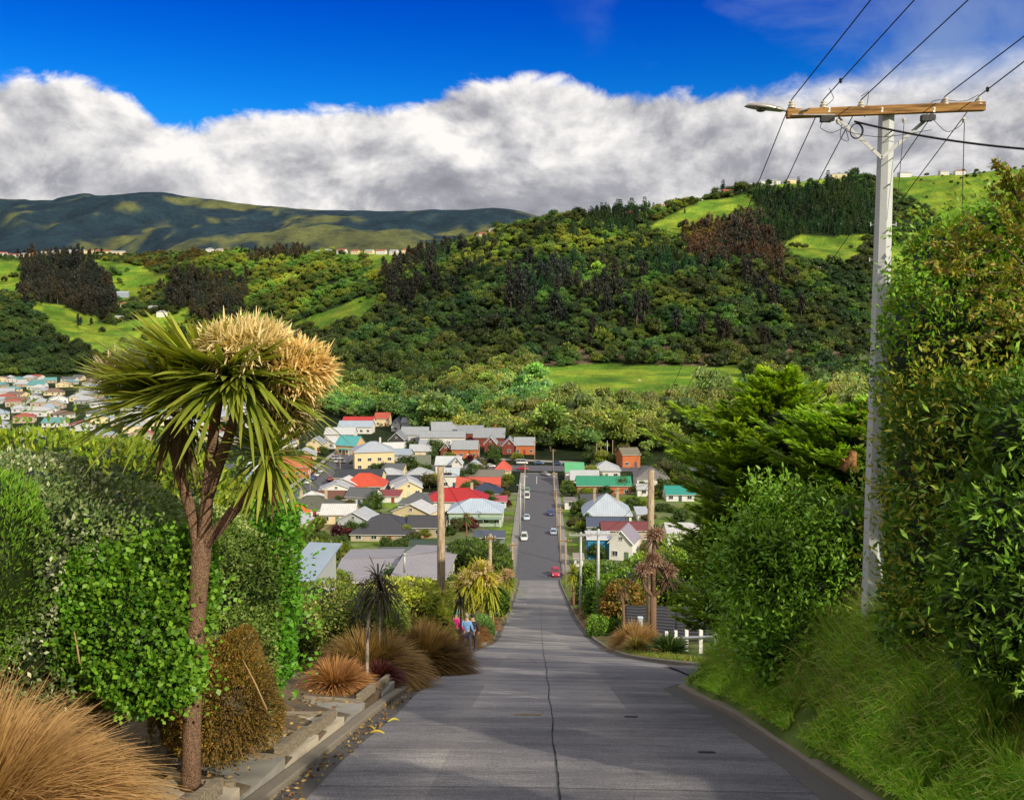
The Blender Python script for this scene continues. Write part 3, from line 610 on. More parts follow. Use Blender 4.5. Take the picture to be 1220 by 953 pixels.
def trunk_mb(rng, h, r, limbs=3, spread=.25, n=6):
    mb = MB(); z = np.linspace(-1.2, h, 5); x = np.cumsum(rng.normal(0, h * .015, 5)); y = np.cumsum(rng.normal(0, h * .015, 5)); x -= x[0]; y -= y[0]
    mb.tube(np.column_stack([x, y, z]), np.linspace(r * 1.25, r * .35, 5), n)
    for k in range(limbs):
        a = k * 2.1 + rng.uniform(0, 1); s = rng.uniform(.35, .65); b = np.array([np.interp(h * s, z, x), np.interp(h * s, z, y), h * s]); e = b + np.array([cos(a) * h * spread, sin(a) * h * spread, h * .28]); mb.tube([b, (b + e) / 2 + np.array([0, 0, -.05 * h]), e], [r * .5, r * .35, r * .15], n)
    return mb
PROTO = {}
def proto(key, kind, n, rad, h, base, ls, cols, lobes=9, var=3, limbs=3, tr=.22):
    for k in range(var):
        rng = np.random.default_rng(abs(hash(key)) % 1000 if False else sum(map(ord, key)) * 7 + k)
        V, Fc, C = crown_mesh(rng, kind, n, rad * rng.uniform(.85, 1.12), h * rng.uniform(.88, 1.1), base, ls, cols, lobes + rng.integers(-1, 3))
        o = mesh('crown', V, Fc, LEAF, None, C); t = trunk_mb(rng, h * .75, tr, limbs).build('trunk', BARK, None, True)
        for q in (o, t): COL.objects.unlink(q)
        PROTO.setdefault(key, []).append((o.data, t.data))
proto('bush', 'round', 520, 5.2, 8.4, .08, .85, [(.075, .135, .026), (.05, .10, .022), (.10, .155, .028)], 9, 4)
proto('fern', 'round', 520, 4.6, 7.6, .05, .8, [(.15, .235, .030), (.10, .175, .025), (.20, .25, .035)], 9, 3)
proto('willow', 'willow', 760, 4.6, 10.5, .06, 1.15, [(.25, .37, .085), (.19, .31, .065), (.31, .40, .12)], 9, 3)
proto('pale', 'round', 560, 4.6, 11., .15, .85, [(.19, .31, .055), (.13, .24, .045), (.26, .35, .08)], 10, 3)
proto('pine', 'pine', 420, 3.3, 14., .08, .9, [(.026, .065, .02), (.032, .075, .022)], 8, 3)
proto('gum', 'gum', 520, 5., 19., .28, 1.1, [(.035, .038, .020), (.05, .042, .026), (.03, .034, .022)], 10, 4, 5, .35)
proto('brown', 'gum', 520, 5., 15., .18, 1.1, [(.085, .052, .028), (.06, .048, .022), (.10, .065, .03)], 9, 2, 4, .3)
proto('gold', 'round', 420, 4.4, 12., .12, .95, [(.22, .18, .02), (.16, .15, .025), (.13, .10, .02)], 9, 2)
proto('shrub', 'round', 1500, 2.1, 3.4, .05, .26, [(.055, .105, .016), (.04, .08, .014), (.08, .13, .02)], 11, 3, 3, .09)
proto('limeshrub', 'round', 1500, 2.0, 3.2, .05, .26, [(.17, .22, .02), (.12, .19, .02), (.22, .24, .035)], 11, 2, 3, .09)
proto('redshrub', 'round', 1200, 1.8, 2.8, .05, .25, [(.11, .012, .018), (.07, .008, .014)], 9, 1, 3, .09)
proto('oliveshrub', 'round', 1300, 2.1, 3.2, .05, .25, [(.10, .10, .03), (.075, .085, .025), (.14, .11, .04)], 10, 2, 3, .09)
def plant(name, key, x, y, s, label, cat, group=None, sz=None, var=None, z=None, rng=R, tint=None):
    v = PROTO[key]; a = v[rng.integers(0, len(v)) if var is None else var % len(v)]
    o = thing(name, label, cat, (x, y, gz(x, y) if z is None else z), rng.uniform(0, 6.28), group); o.scale = (s, s, sz or s)
    for nm, me in (('crown', a[0]), ('trunk', a[1])):
        q = bpy.data.objects.new(nm, me); link(q, o); q['tint'] = tint or [1., 1., 1.]
    return o
# ------------------------------------------------------------------ one mass of forest, instanced
def forest_stuff(name, label, pts, tint, keys):
    """pts: (n,5) x,y,z,scale,protoindex"""
    me = bpy.data.meshes.new(name); me.vertices.add(len(pts)); me.vertices.foreach_set('co', np.ascontiguousarray(pts[:, :3], np.float32).ravel())
    a = me.attributes.new('s', 'FLOAT', 'POINT'); a.data.foreach_set('value', pts[:, 3].astype(np.float32))
    a = me.attributes.new('k', 'INT', 'POINT'); a.data.foreach_set('value', pts[:, 4].astype(np.int32))
    a = me.attributes.new('rz', 'FLOAT', 'POINT'); a.data.foreach_set('value', R.uniform(0, 6.28, len(pts)).astype(np.float32))
    a = me.color_attributes.new('tint', 'FLOAT_COLOR', 'POINT'); c = np.ones((len(pts), 4), np.float32); c[:, :3] = tint; a.data.foreach_set('color', c.ravel())
    o = link(bpy.data.objects.new(name, me)); tag(o, label, 'trees', kind='stuff')
    ng = bpy.data.node_groups.new('scatter_trees', 'GeometryNodeTree'); ng.interface.new_socket('Geometry', in_out='INPUT', socket_type='NodeSocketGeometry'); ng.interface.new_socket('Geometry', in_out='OUTPUT', socket_type='NodeSocketGeometry')
    nd = ng.nodes; gi = nd.new('NodeGroupInput'); go = nd.new('NodeGroupOutput'); iop = nd.new('GeometryNodeInstanceOnPoints'); g2i = nd.new('GeometryNodeGeometryToInstance')
    prot = [m for k in keys for m in PROTO[k]]
    for m, _ in reversed(prot):
        ob = bpy.data.objects.new('tree_source', m); oi = nd.new('GeometryNodeObjectInfo'); oi.inputs['Object'].default_value = ob; oi.inputs['As Instance'].default_value = True
        ng.links.new(oi.outputs['Geometry'], g2i.inputs[0])
    def attr(nm, ty): 
        q = nd.new('GeometryNodeInputNamedAttribute'); q.data_type = ty; q.inputs[0].default_value = nm; return q.outputs[0]
    ng.links.new(gi.outputs[0], iop.inputs['Points']); ng.links.new(g2i.outputs[0], iop.inputs['Instance']); iop.inputs['Pick Instance'].default_value = True
    ng.links.new(attr('k', 'INT'), iop.inputs['Instance Index']); ng.links.new(attr('s', 'FLOAT'), iop.inputs['Scale'])
    cx = nd.new('ShaderNodeCombineXYZ'); ng.links.new(attr('rz', 'FLOAT'), cx.inputs[2]); ng.links.new(cx.outputs[0], iop.inputs['Rotation'])
    ng.links.new(iop.outputs[0], go.inputs[0]); md = o.modifiers.new('scatter', 'NODES'); md.node_group = ng
    return o
def scatter_hill(n, rng):
    y = rng.uniform(372, 2000, n * 3); x = rng.uniform(-.85, .75, n * 3) * y; keep = rng.uniform(0, 1, n * 3) < (y / 2000) * np.where(np.abs(x / y + .03) < .62, 1, .3) * np.where(y < 700, 2.2, 1); x, y = x[keep], y[keep]
    z = ground(x, y); P = np.column_stack([x, y, z]); wob = 12 * fbm(x / 40, y / 40, 91, 3)
    foot = np.interp(642 + 1100 * x / y, _keys, [PROF[k][0][0] for k in _keys]); q = 642 + 1100 * x / y; m = ~grassmask(P) & (y > np.where(q > 540, np.interp(q, [540, 640, 700, 900, 1400], [455, 405, 398, 392, 392]), foot) + 4 + wob)
    gm = grassmask(P) & (rng.uniform(0, 1, len(P)) < .16 * (fbm(x / 35, y / 35, 93, 3) > .09)) & (y > 800); m |= gm
    return P[m]
FP = scatter_hill(24000, R)
px_, py_ = project(FP); keyl = ['bush', 'fern', 'willow', 'pale', 'pine', 'gum', 'brown', 'gold']; off = {}; k = 0
for q in keyl: off[q] = k; k += len(PROTO[q])
# what grows where
KEY = np.array(['bush'] * len(FP), dtype=object); u = R.uniform(0, 1, len(FP)); KEY[u < .45] = 'fern'
TI = np.ones((len(FP), 3)) * np.clip(1.15 + 2.6 * fbm(FP[:, 0] / 70, FP[:, 1] / 90, 95, 4), .45, 2.2)[:, None] * R.uniform(.72, 1.35, (len(FP), 1)); _h = np.clip(fbm(FP[:, 0] / 45, FP[:, 1] / 45, 97, 3) * 2.2 + R.normal(0, .14, len(FP)), -.5, .28); TI[:, 0] *= 1 + _h * .8; TI[:, 2] *= 1 - _h * .5
def zone(poly, key, p=1., tint=None):
    m = inpoly(px_ + R.normal(0, 6, len(FP)), py_ + R.normal(0, 3, len(FP)), poly) & (R.uniform(0, 1, len(FP)) < p * (1 if p > .55 else np.where(fbm(FP[:, 0] / 38 + len(poly) * 3 + p * 50, FP[:, 1] / 60, 99, 3) > .045, 2.4, .12))); KEY[m] = key
    if tint: TI[m] *= np.array(tint)
    return m
zone([(330, 480), (500, 470), (640, 420), (660, 500), (900, 520), (900, 560), (400, 560)], 'pale', .8)
zone([(560, 470), (640, 440), (900, 478), (1060, 450), (1060, 520), (640, 530)], 'willow', .6)
zone([(230, 295), (480, 300), (500, 350), (420, 380), (230, 360)], 'fern', 1, (1.5, 1.45, 1.1))
zone([(500, 300), (900, 245), (900, 320), (500, 360)], 'pine', .30, (1.2, 1.2, 1.2)); zone([(540, 290), (850, 240), (860, 290), (560, 320)], 'fern', .7, (1.35, 1.35, 1.1))
zone([(440, 300), (600, 300), (780, 330), (770, 400), (470, 390)], 'gum', .25, (.8, .9, 1.0)); zone([(430, 320), (760, 330), (780, 400), (420, 440)], 'bush', .25, (.6, .66, .8))  # darker bluish tints paint cloud shadow onto the middle hillside
zone([(20, 300), (110, 300), (140, 370), (90, 400), (30, 375)], 'gum', 1.)
zone([(195, 335), (290, 335), (290, 385), (215, 385)], 'gum', .8)
zone([(140, 285), (240, 290), (240, 320), (150, 318)], 'gold', .35, (.7, .75, .8)); zone([(295, 280), (360, 280), (360, 310), (295, 312)], 'gum', .6)
zone([(-20, 360), (60, 370), (120, 420), (120, 460), (-20, 460)], 'bush', .9, (.75, .9, 1.0))
zone([(868, 235), (1040, 215), (1060, 285), (930, 292), (880, 280)], 'pine', 1., (1.1, 1.15, 1.0))
zone([(820, 250), (900, 262), (940, 320), (820, 315)], 'brown', .75); zone([(818, 250), (880, 250), (880, 292), (820, 290)], 'gold', .5)
zone([(700, 250), (770, 245), (770, 275), (700, 280)], 'pine', .9)
zone([(620, 400), (900, 320), (1050, 340), (1050, 440), (620, 430)], 'bush', .3, (.75, .85, .9)); zone([(700, 330), (960, 330), (960, 420), (700, 420)], 'gum', .18, (1, 1, 1)); zone([(700, 330), (1000, 330), (1000, 430), (640, 420)], 'fern', .3, (1.2, 1.3, 1.))
SC = .6 + 1.0 * R.uniform(0, 1, len(FP)) ** 1.6; SC *= np.where(R.uniform(0, 1, len(FP)) < .05, 1.55, 1.); SC *= 1.05 * np.where(FP[:, 1] < 560, 1.0, .95) * np.where(KEY == 'gum', R.uniform(.7, 1.15, len(FP)), 1)
SC[(FP[:, 1] > 1850)] *= .6; SC[(px_ > 1040) & (FP[:, 1] > 1000)] *= .7
infr = (px_ > -40) & (px_ < 1260) & (py_ < 600)
visible = infr
order = np.argsort(np.where(visible, FP[:, 1] / SC, 1e9)); single = np.zeros(len(FP), bool)
GN_ = {'bush': ('bush_tree', 'rounded dark green bush tree standing in the hillside forest behind the valley houses', 'rounded native bush trees on the hillside'),
 'fern': ('bush_tree', 'rounded mid green bush tree standing in the hillside forest behind the valley houses', 'mid green bush trees on the hillside'),
 'willow': ('willow_tree', 'pale drooping willow tree at the foot of the wooded hill', 'pale willows at the foot of the hill'),
 'pale': ('broadleaf_tree', 'light green broadleaf tree in the belt of trees behind the red brick houses', 'light green broadleaf trees behind the valley houses'),
 'pine': ('pine_tree', 'dark conical pine tree high on the wooded hill', 'dark pines high on the hill'),
 'gum': ('gum_tree', 'tall dark gum tree with bare lower trunk on the hillside', 'tall dark gum trees on the hillside'),
 'brown': ('gum_tree', 'brownish bronze gum tree beside the bright hillside paddock', 'bronze gum trees above the cliff'),
 'gold': ('autumn_tree', 'golden yellow leaved tree on the hillside skyline', 'golden trees on the hillside')}
lim = {'bush': 40, 'fern': 50, 'willow': 45, 'pale': 60, 'pine': 20, 'gum': 50, 'brown': 12, 'gold': 12}; cnt = {k: 0 for k in lim}
for i in order:
    if not visible[i]: break
    k = KEY[i]
    if cnt[k] >= lim[k]: continue
    cnt[k] += 1; single[i] = True; nm, lb, gr = GN_[k]
    plant(nm, k, FP[i, 0], FP[i, 1], float(SC[i]), lb, 'tree', gr, z=float(FP[i, 2]) - .3, tint=[float(t) for t in TI[i]])
rest = ~single
idx = np.array([off[k] for k in KEY]) + np.array([R.integers(0, len(PROTO[k])) for k in KEY])
P5 = np.column_stack([FP[:, 0], FP[:, 1], FP[:, 2] - .4, SC, idx])
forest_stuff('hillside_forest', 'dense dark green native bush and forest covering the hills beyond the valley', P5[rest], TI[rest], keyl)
# ================================================================== houses
GLASS = paint((.03, .04, .055), .12, 0, .3, .4, 'window_glass', .8); WFR = paint((.72, .72, .70), .5, name='window_frame_paint')
_WM = {}
def winmeshes(w, h):
    k = (round(w, 1), round(h, 1))
    if k not in _WM:
        a = MB(); t = .09
        a.box((0, -.04, h / 2 - t / 2), (w, .1, t)); a.box((0, -.06, -h / 2 + t / 2), (w + .1, .16, t)); a.box((-w / 2 + t / 2, -.04, 0), (t, .098, h - 2 * t)); a.box((w / 2 - t / 2, -.04, 0), (t, .098, h - 2 * t)); a.box((0, -.035, 0), (.06, .07, h - 2 * t))
        b = MB(); b.box((0, -.015, 0), (w - .03, .05, h - .03)); A = a.build('window', WFR); B = b.build('pane', GLASS); _WM[k] = (A.data, B.data)
        for q in (A, B): COL.objects.unlink(q)
    return _WM[k]
def window(root, x, y, z, face, w=1.3, h=1.2):
    A, B = winmeshes(w, h); f = link(bpy.data.objects.new('window', A), root); f.location = (x, y, z); f.rotation_euler = (0, 0, face); g = link(bpy.data.objects.new('pane', B), f)
def house(label, w, d, h, rh, typ, wallc, roofc, loc, rz=0., nwin=3, chim=0, chimc=(.4, .3, .22), over=.35, cat='house', found=2.5, storeys=1, porch=None, tile=False, gcol=None, group=None, door=True, name='house', near=False):
    o = thing(name, label, cat, loc, rz, group); W_, D_ = w / 2, d / 2; mb = MB(); b = -found
    base = [(-W_, -D_), (W_, -D_), (W_, D_), (-W_, D_)]
    V = [(x, y, b) for x, y in base] + [(x, y, h) for x, y in base]; Q = [[0, 1, 5, 4], [1, 2, 6, 5], [2, 3, 7, 6], [3, 0, 4, 7]]; T = []
    if typ == 'x': V += [(-W_, 0, h + rh), (W_, 0, h + rh)]; T = [[4, 7, 8], [6, 5, 9]]
    elif typ == 'y': V += [(0, -D_, h + rh), (0, D_, h + rh)]; T = [[5, 4, 8], [7, 6, 9]]
    elif typ == 'lean': V += [(-W_, D_, h + rh), (W_, D_, h + rh)]; Q += [[6, 7, 8, 9]]; T = [[7, 4, 8], [5, 6, 9]]
    mb.add(V, Q, T); mb.build('wall', paint(wallc, .75, 0, .12, .6), o)
    th = .14; ov = over; mb = MB()
    def slab(pts):
        P = np.array(pts, float); nn = nrm(np.cross(P[1] - P[0], P[2] - P[0])); nn = nn if nn[2] > 0 else -nn; k = len(P); V = np.vstack([P + nn * .03, P + nn * (.03 + th)])
        side = [[i, (i + 1) % k, k + (i + 1) % k, k + i] for i in range(k)]
        if k == 4: mb.add(V, side + [[0, 3, 2, 1], [4, 5, 6, 7]])
        else: mb.add(V, side, [[0, 2, 1], [3, 4, 5]])
    if typ == 'x':
        s = rh / D_; e = h - s * ov
        slab([(-W_ - ov, -D_ - ov, e), (W_ + ov, -D_ - ov, e), (W_ + ov, .0, h + rh), (-W_ - ov, .0, h + rh)]); slab([(-W_ - ov, D_ + ov, e), (W_ + ov, D_ + ov, e), (W_ + ov, 0, h + rh), (-W_ - ov, 0, h + rh)]); ax = 0
        mb.box((0, 0, h + rh + .17), (w + 2 * ov, .3, .08))
    elif typ == 'y':
        s = rh / W_; e = h - s * ov
        slab([(-W_ - ov, -D_ - ov, e), (-W_ - ov, D_ + ov, e), (0, D_ + ov, h + rh), (0, -D_ - ov, h + rh)]); slab([(W_ + ov, -D_ - ov, e), (W_ + ov, D_ + ov, e), (0, D_ + ov, h + rh), (0, -D_ - ov, h + rh)]); ax = 1
        mb.box((0, 0, h + rh + .17), (.3, d + 2 * ov, .08))
    elif typ == 'hip':
        W2, D2 = W_ + ov, D_ + ov; s = rh / min(W_, D_); e = h - s * ov; m_ = min(W2, D2) * .97; r1 = (-(W2 - m_), 0 if W2 >= D2 else -(D2 - m_), h + rh); 
        if W2 >= D2: A_, B_ = (-(W2 - m_), 0, h + rh), (W2 - m_, 0, h + rh)
        else: A_, B_ = (0, -(D2 - m_), h + rh), (0, D2 - m_, h + rh)
        c0, c1, c2, c3 = (-W2, -D2, e), (W2, -D2, e), (W2, D2, e), (-W2, D2, e)
        if W2 >= D2: slab([c0, c1, B_, A_]); slab([c2, c3, A_, B_]); slab([c1, c2, B_]); slab([c3, c0, A_])
        else: slab([c1, c2, B_, A_]); slab([c3, c0, A_, B_]); slab([c0, c1, A_]); slab([c2, c3, B_])
        rd_ = np.array
        for p, q in ((c0, A_), (c3, A_ if W2 >= D2 else B_), (c1, B_ if W2 >= D2 else A_), (c2, B_), (A_, B_)): mb.tube([np.array(p) + (0, 0, .17), np.array(q) + (0, 0, .19)], .11, 5)
        ax = 0
    elif typ == 'lean': s = rh / d; slab([(-W_ - ov, -D_ - ov, h - s * ov), (W_ + ov, -D_ - ov, h - s * ov), (W_ + ov, D_ + ov, h + rh + s * ov), (-W_ - ov, D_ + ov, h + rh + s * ov)]); ax = 0
    rf = mb.build('roof', roofmat(roofc, ax, tile, .32 if near else .6), o)
    mb = MB(); gy = D_ + ov + .08; ez = h - (rh / (D_ if typ in ('x', 'hip') else max(W_, 1) * 1e9 if typ == 'y' else d)) * ov
    if typ in ('x', 'hip', 'lean'):
        mb.box((0, -gy, ez + .02), (w + 2 * ov, .13, .16)); mb.build('rain_gutter', paint(gcol or (.55, .55, .53), .5), o)
    else:
        for sx in (-1, 1):
            A_ = np.array((sx * (W_ + ov), -D_ - ov - .03, h - rh / W_ * ov + .05)); B_ = np.array((0, -D_ - ov - .03, h + rh + .08)); mb.tube([A_, B_], .11, 4)
        mb.build('barge_board', paint(gcol or (.62, .62, .60), .5), o)
    for k in range(chim):
        cx = (-.25 + .5 * k if chim > 1 else .18) * w; cy = .05 * d; mb = MB(); zt = h + rh + 1.0; mb.box((cx, cy, (h + zt) / 2 + .2), (.75, .6, zt - h)); mb.box((cx, cy, zt + .25), (.9, .75, .14)); mb.lathe([(.14, 0), (.16, .4), (.12, .42)], 8, (cx - .15, cy, zt + .3)); mb.lathe([(.14, 0), (.16, .4), (.12, .42)], 8, (cx + .18, cy, zt + .3)); mb.build('chimney', paint(chimc, .9), rf)
    for s_ in range(storeys):
        zc = (1.55 + 2.8 * s_) if h > 2.2 else h * .55; hh = min(1.25, h * .5)
        for k in range(nwin):
            if door and s_ == 0 and k == nwin // 2 and nwin > 1:
                mb = MB(); mb.box((0, -.03, 1.0), (.95, .1, 2.05)); q = mb.build('door', paint(random.choice([(.3, .05, .04), (.55, .55, .52), (.06, .1, .15), (.12, .2, .1)]), .5), o); q.location = ((k + .5) / nwin * w - W_, -D_ - .01, 0)
                mb = MB(); mb.box((.35, -.1, 1.0), (.05, .06, .14)); mb.build('handle', paint((.5, .5, .5), .3, 1.), q); continue
            window(o, (k + .5) / nwin * w - W_, -D_ - .01, zc, 0, min(1.5, w / nwin * .5), hh)
        for k in range(max(1, int(d / 4.5))):
            yy = (k + .5) / max(1, int(d / 4.5)) * d - D_; window(o, W_ + .01, yy, zc, pi / 2, 1.2, hh); window(o, -W_ - .01, yy, zc, -pi / 2, 1.2, hh)
    if typ == 'y' and rh > 1.6: window(o, 0, -D_ - .01, h + rh * .35, 0, .9, .9)
    if porch:
        mb = MB(); pw, pd = porch[0], 1.8; mb.box((0, -D_ - pd / 2, 2.45), (pw, pd, .12), rx=.12); 
        q = mb.build('porch_roof', roofmat(porch[1], 0), o)
        for k in range(4): m2 = MB(); m2.box((-pw / 2 + .2 + k * (pw - .4) / 3, -D_ - pd + .15, 1.15), (.12, .12, 2.3)); m2.build('post', WFR, q)
    return o
def H(label, px0, px1, ridge, eave, base, typ, wallc, roofc, dep=9., rz=0., D=None, **k):
    dd = D or 57400. / (base - 395); w = (px1 - px0) * dd / 1100 * (1 - .0 * abs(rz)); c = at((px0 + px1) / 2, base, dd); ze = c_ = at(600, eave, dd)[2]; g = gz(c[0], dd + dep / 2)
    zr = at(600, ridge, dd + (dep / 2 if typ in ('x', 'hip') else 0 if typ == 'y' else dep))[2]; h = max(1.9, ze - g); rh = max(.5, zr - ze) if typ != 'lean' else max(.15, zr - ze)
    rh = min(rh, (w if typ == 'y' else dep) * .52)
    cx = c[0] * (dd + dep / 2) / dd
    return house(label, w - .7, dep - .7, h, rh, typ, wallc, roofc, (cx, dd + dep / 2, g), rz, storeys=2 if h > 5.2 else 1, **k)
WH, CR, GW, BR, OR_ = (.72, .71, .68), (.72, .60, .36), (.40, .42, .43), (.20, .045, .03), (.50, .15, .05)
LG, PB, DG, RD, ROr, DK = (.36, .39, .43), (.42, .52, .64), (.19, .20, .22), (.52, .035, .03), (.66, .085, .035), (.040, .045, .058)
H('large cream two storey house with pale grey hipped roof at the street corner', 420, 470, 527, 539, 560, 'hip', CR, (.45, .50, .58), 14, .25, nwin=4, chim=1, chimc=(.6, .6, .58))
H('long cream walled building with dark slate blue roof below the cream two storey house', 399, 459, 560, 570, 581, 'x', CR, DK, 10, nwin=4)
H('low slate blue roofed building joined right of the red hipped roof', 460, 502, 567, 574, 582, 'x', WH, DK, 8, nwin=3)
H('white bungalow with bright orange red hipped roof', 409, 462, 565, 580, 588, 'hip', WH, ROr, 11, nwin=4, porch=(4, ROr))
H('low shed with rusty red corrugated roof', 448, 479, 586, 594, 600, 'lean', WH, (.30, .055, .035), 8, nwin=2, name='shed', cat='shed')
H('white house with olive grey hipped roof and two cream chimneys', 341, 406, 592, 608, 618, 'hip', WH, (.12, .125, .09), 12, nwin=4, chim=2, chimc=(.55, .45, .3))
H('rust brown roofed house behind the olive grey roof', 378, 428, 586, 596, 604, 'x', WH, (.18, .07, .045), 9, nwin=3)
H('small white cottage with bright orange tiled roof', 337, 367, 603, 617, 632, 'hip', WH, (.75, .20, .04), 9, nwin=2, tile=True)
H('cottage with turquoise roof and tan walls', 403, 433, 520, 531, 541, 'x', (.62, .40, .2), (.10, .45, .48), 9, -.35, nwin=2, porch=(6, (.10, .5, .45)))
H('long house with white roof left of the turquoise cottage', 388, 425, 510, 518, 527, 'x', WH, (.62, .64, .66), 10, nwin=4)
H('cream gabled cottage at the far corner', 367, 388, 523, 530, 538, 'y', CR, LG, 10, nwin=2)
H('long pale blue roofed building at the foot of the wooded hill', 404, 446, 502, 509, 516, 'x', WH, PB, 11, nwin=5)
H('long building with bright red roof behind the pale blue one', 409, 447, 497, 503, 510, 'x', WH, RD, 9, nwin=5)
H('cream house with red roof beside the shrubs at the foot of the hill', 447, 466, 492, 499, 507, 'x', CR, (.5, .1, .06), 10, nwin=2)
H('small white house with grey roof uppermost in the left street', 432, 449, 488, 493, 500, 'x', WH, LG, 9, nwin=2)
H('grey gabled house, left of a pair at the forest edge', 467, 479, 499, 506, 513, 'y', WH, DG, 10, nwin=1)
H('grey gabled house, right of a pair at the forest edge', 479, 499, 498, 504, 514, 'x', WH, LG, 10, nwin=3)
H('dark walled modern house with broad grey gable roof', 464, 485, 516, 525, 535, 'y', (.05, .05, .055), (.27, .29, .32), 12, nwin=2)
H('pale grey roofed house behind the dark walled house', 478, 512, 509, 518, 527, 'x', (.5, .52, .54), LG, 10, nwin=3)
RG = dict(group=None)
H('dark red brick building with steep grey roof nearest the forest', 513, 545, 503, 513, 524, 'x', BR, LG, 11, .15, nwin=3, gcol=LG)
H('long white walled wing with grey roof in the brick complex', 500, 556, 514, 521, 530, 'x', WH, LG, 9, nwin=7)
H('grey roofed hall between the brick gables', 545, 577, 507, 516, 526, 'x', BR, (.30, .33, .37), 10, nwin=3)
H('large grey roofed brick hall with a tall brick chimney', 564, 603, 510, 521, 531, 'x', BR, (.33, .35, .39), 14, nwin=4, chim=1, chimc=(.42, .1, .05))
H('grey and white unit with steep grey roof at the left of the front row', 499, 527, 525, 533, 541, 'x', GW, LG, 8, nwin=3)
H('dark red brick gabled unit with orange side wall', 525, 539, 528, 536, 544, 'y', BR, LG, 9, nwin=1)
H('orange brick unit with long grey roof, behind a white post', 538, 571, 525, 535, 545, 'x', OR_, LG, 9, nwin=4)
H('brick gable with a tall white window in the middle of the complex', 577, 593, 521, 529, 540, 'y', BR, LG, 12, nwin=1)
H('brick gable with orange side wall at the right of the complex', 598, 616, 523, 531, 540, 'y', BR, LG, 12, nwin=1)
H('grey roofed orange brick wing at the right end of the complex', 612, 638, 521, 530, 540, 'x', OR_, LG, 10, nwin=3)
H('olive green roofed white house beside the round dark tree', 494, 514, 543, 553, 564, 'x', WH, (.17, .19, .13), 10, .1, nwin=2)
H('white gabled cottage with white roof facing the street', 519, 551, 544, 554, 566, 'x', WH, (.62, .66, .70), 10, nwin=3)
H('small white gable jutting from the white roofed cottage', 538, 552, 543, 553, 568, 'y', WH, (.62, .66, .70), 7, nwin=1)
H('pale blue grey hipped cottage between the white and the red roofs', 554, 577, 548, 558, 567, 'hip', WH, (.45, .50, .56), 9, nwin=2)
H('cream walled cottage with coral red hipped roof near the valley road', 589, 610, 549, 560, 570, 'hip', CR, (.68, .12, .08), 9, nwin=2)
H('long low building with brown grey roof and white wall', 551, 602, 560, 568, 579, 'x', WH, (.20, .18, .15), 8, nwin=5)
H('house with pale ice blue roof behind the timber pole', 526, 549, 558, 567, 581, 'x', WH, (.52, .60, .68), 9, nwin=2)
H('long house with coral red roof above the navy roof', 543, 598, 569, 580, 588, 'x', WH, (.62, .10, .06), 9, nwin=4)
H('house with dark navy roof between two red roofs', 560, 600, 576, 588, 596, 'hip', GW, (.035, .05, .10), 9, nwin=3)
H('large white house with crimson roof and two chimneys', 505, 583, 582, 598, 614, 'hip', WH, (.48, .018, .022), 12, nwin=5, chim=2, chimc=(.5, .42, .32))
H('low garage with magenta roof left of the crimson roof', 490, 507, 592, 599, 606, 'lean', WH, (.36, .03, .09), 7, nwin=1, name='garage', cat='garage')
H('low annex with pinkish red roof right of the crimson roof', 584, 605, 591, 598, 606, 'lean', WH, (.55, .10, .13), 7, nwin=2, name='annex', cat='annex')
H('pale blue hipped roof house with light green verandah front', 534, 602, 595, 611, 630, 'hip', (.38, .50, .38), (.50, .60, .72), 12, nwin=5, porch=(14, (.30, .42, .34)))
H('charcoal hipped roof bungalow with a grid of roof seams', 421, 500, 615, 639, 650, 'hip', (.50, .42, .30), (.060, .062, .075), 15, nwin=4, near=True)
H('dark grey roofed brick wing right of the charcoal bungalow', 486, 534, 615, 629, 645, 'x', (.42, .34, .24), (.06, .062, .07), 9, nwin=3)
H('low garden shed with dark green roof', 487, 523, 644, 656, 664, 'x', (.1, .14, .1), (.04, .07, .05), 7, D=206, nwin=1, name='shed', cat='shed')
H('navy grey roofed garage with long low roof near the left footpath', 563, 603, 633, 641, 650, 'lean', (.2, .22, .25), (.10, .12, .16), 7, D=208, nwin=1, name='garage', cat='garage')
H('pale blue grey corrugated iron roof of the shed behind the tall hedge', 352, 392, 651, 694, 720, 'lean', (.35, .38, .40), (.34, .43, .53), 9, -.12, D=98, nwin=1, near=True, name='shed', cat='shed', over=.6, found=5)
H('wide house with faded lilac grey iron roof, the left half', 404, 480, 668, 695, 712, 'x', (.4, .4, .38), (.35, .335, .36), 17, .06, D=112, nwin=3, near=True, found=5)
H('wing of the lilac grey roofed house with a higher pale roof', 478, 548, 662, 690, 712, 'x', (.4, .4, .38), (.37, .35, .37), 17, -.06, D=110, nwin=3, near=True, found=5)
H('olive green roofed sleepout behind the lilac grey roofs', 450, 498, 659, 666, 680, 'x', (.2, .22, .16), (.13, .16, .12), 7, D=136, nwin=1, found=5, name='sleepout', cat='outbuilding')
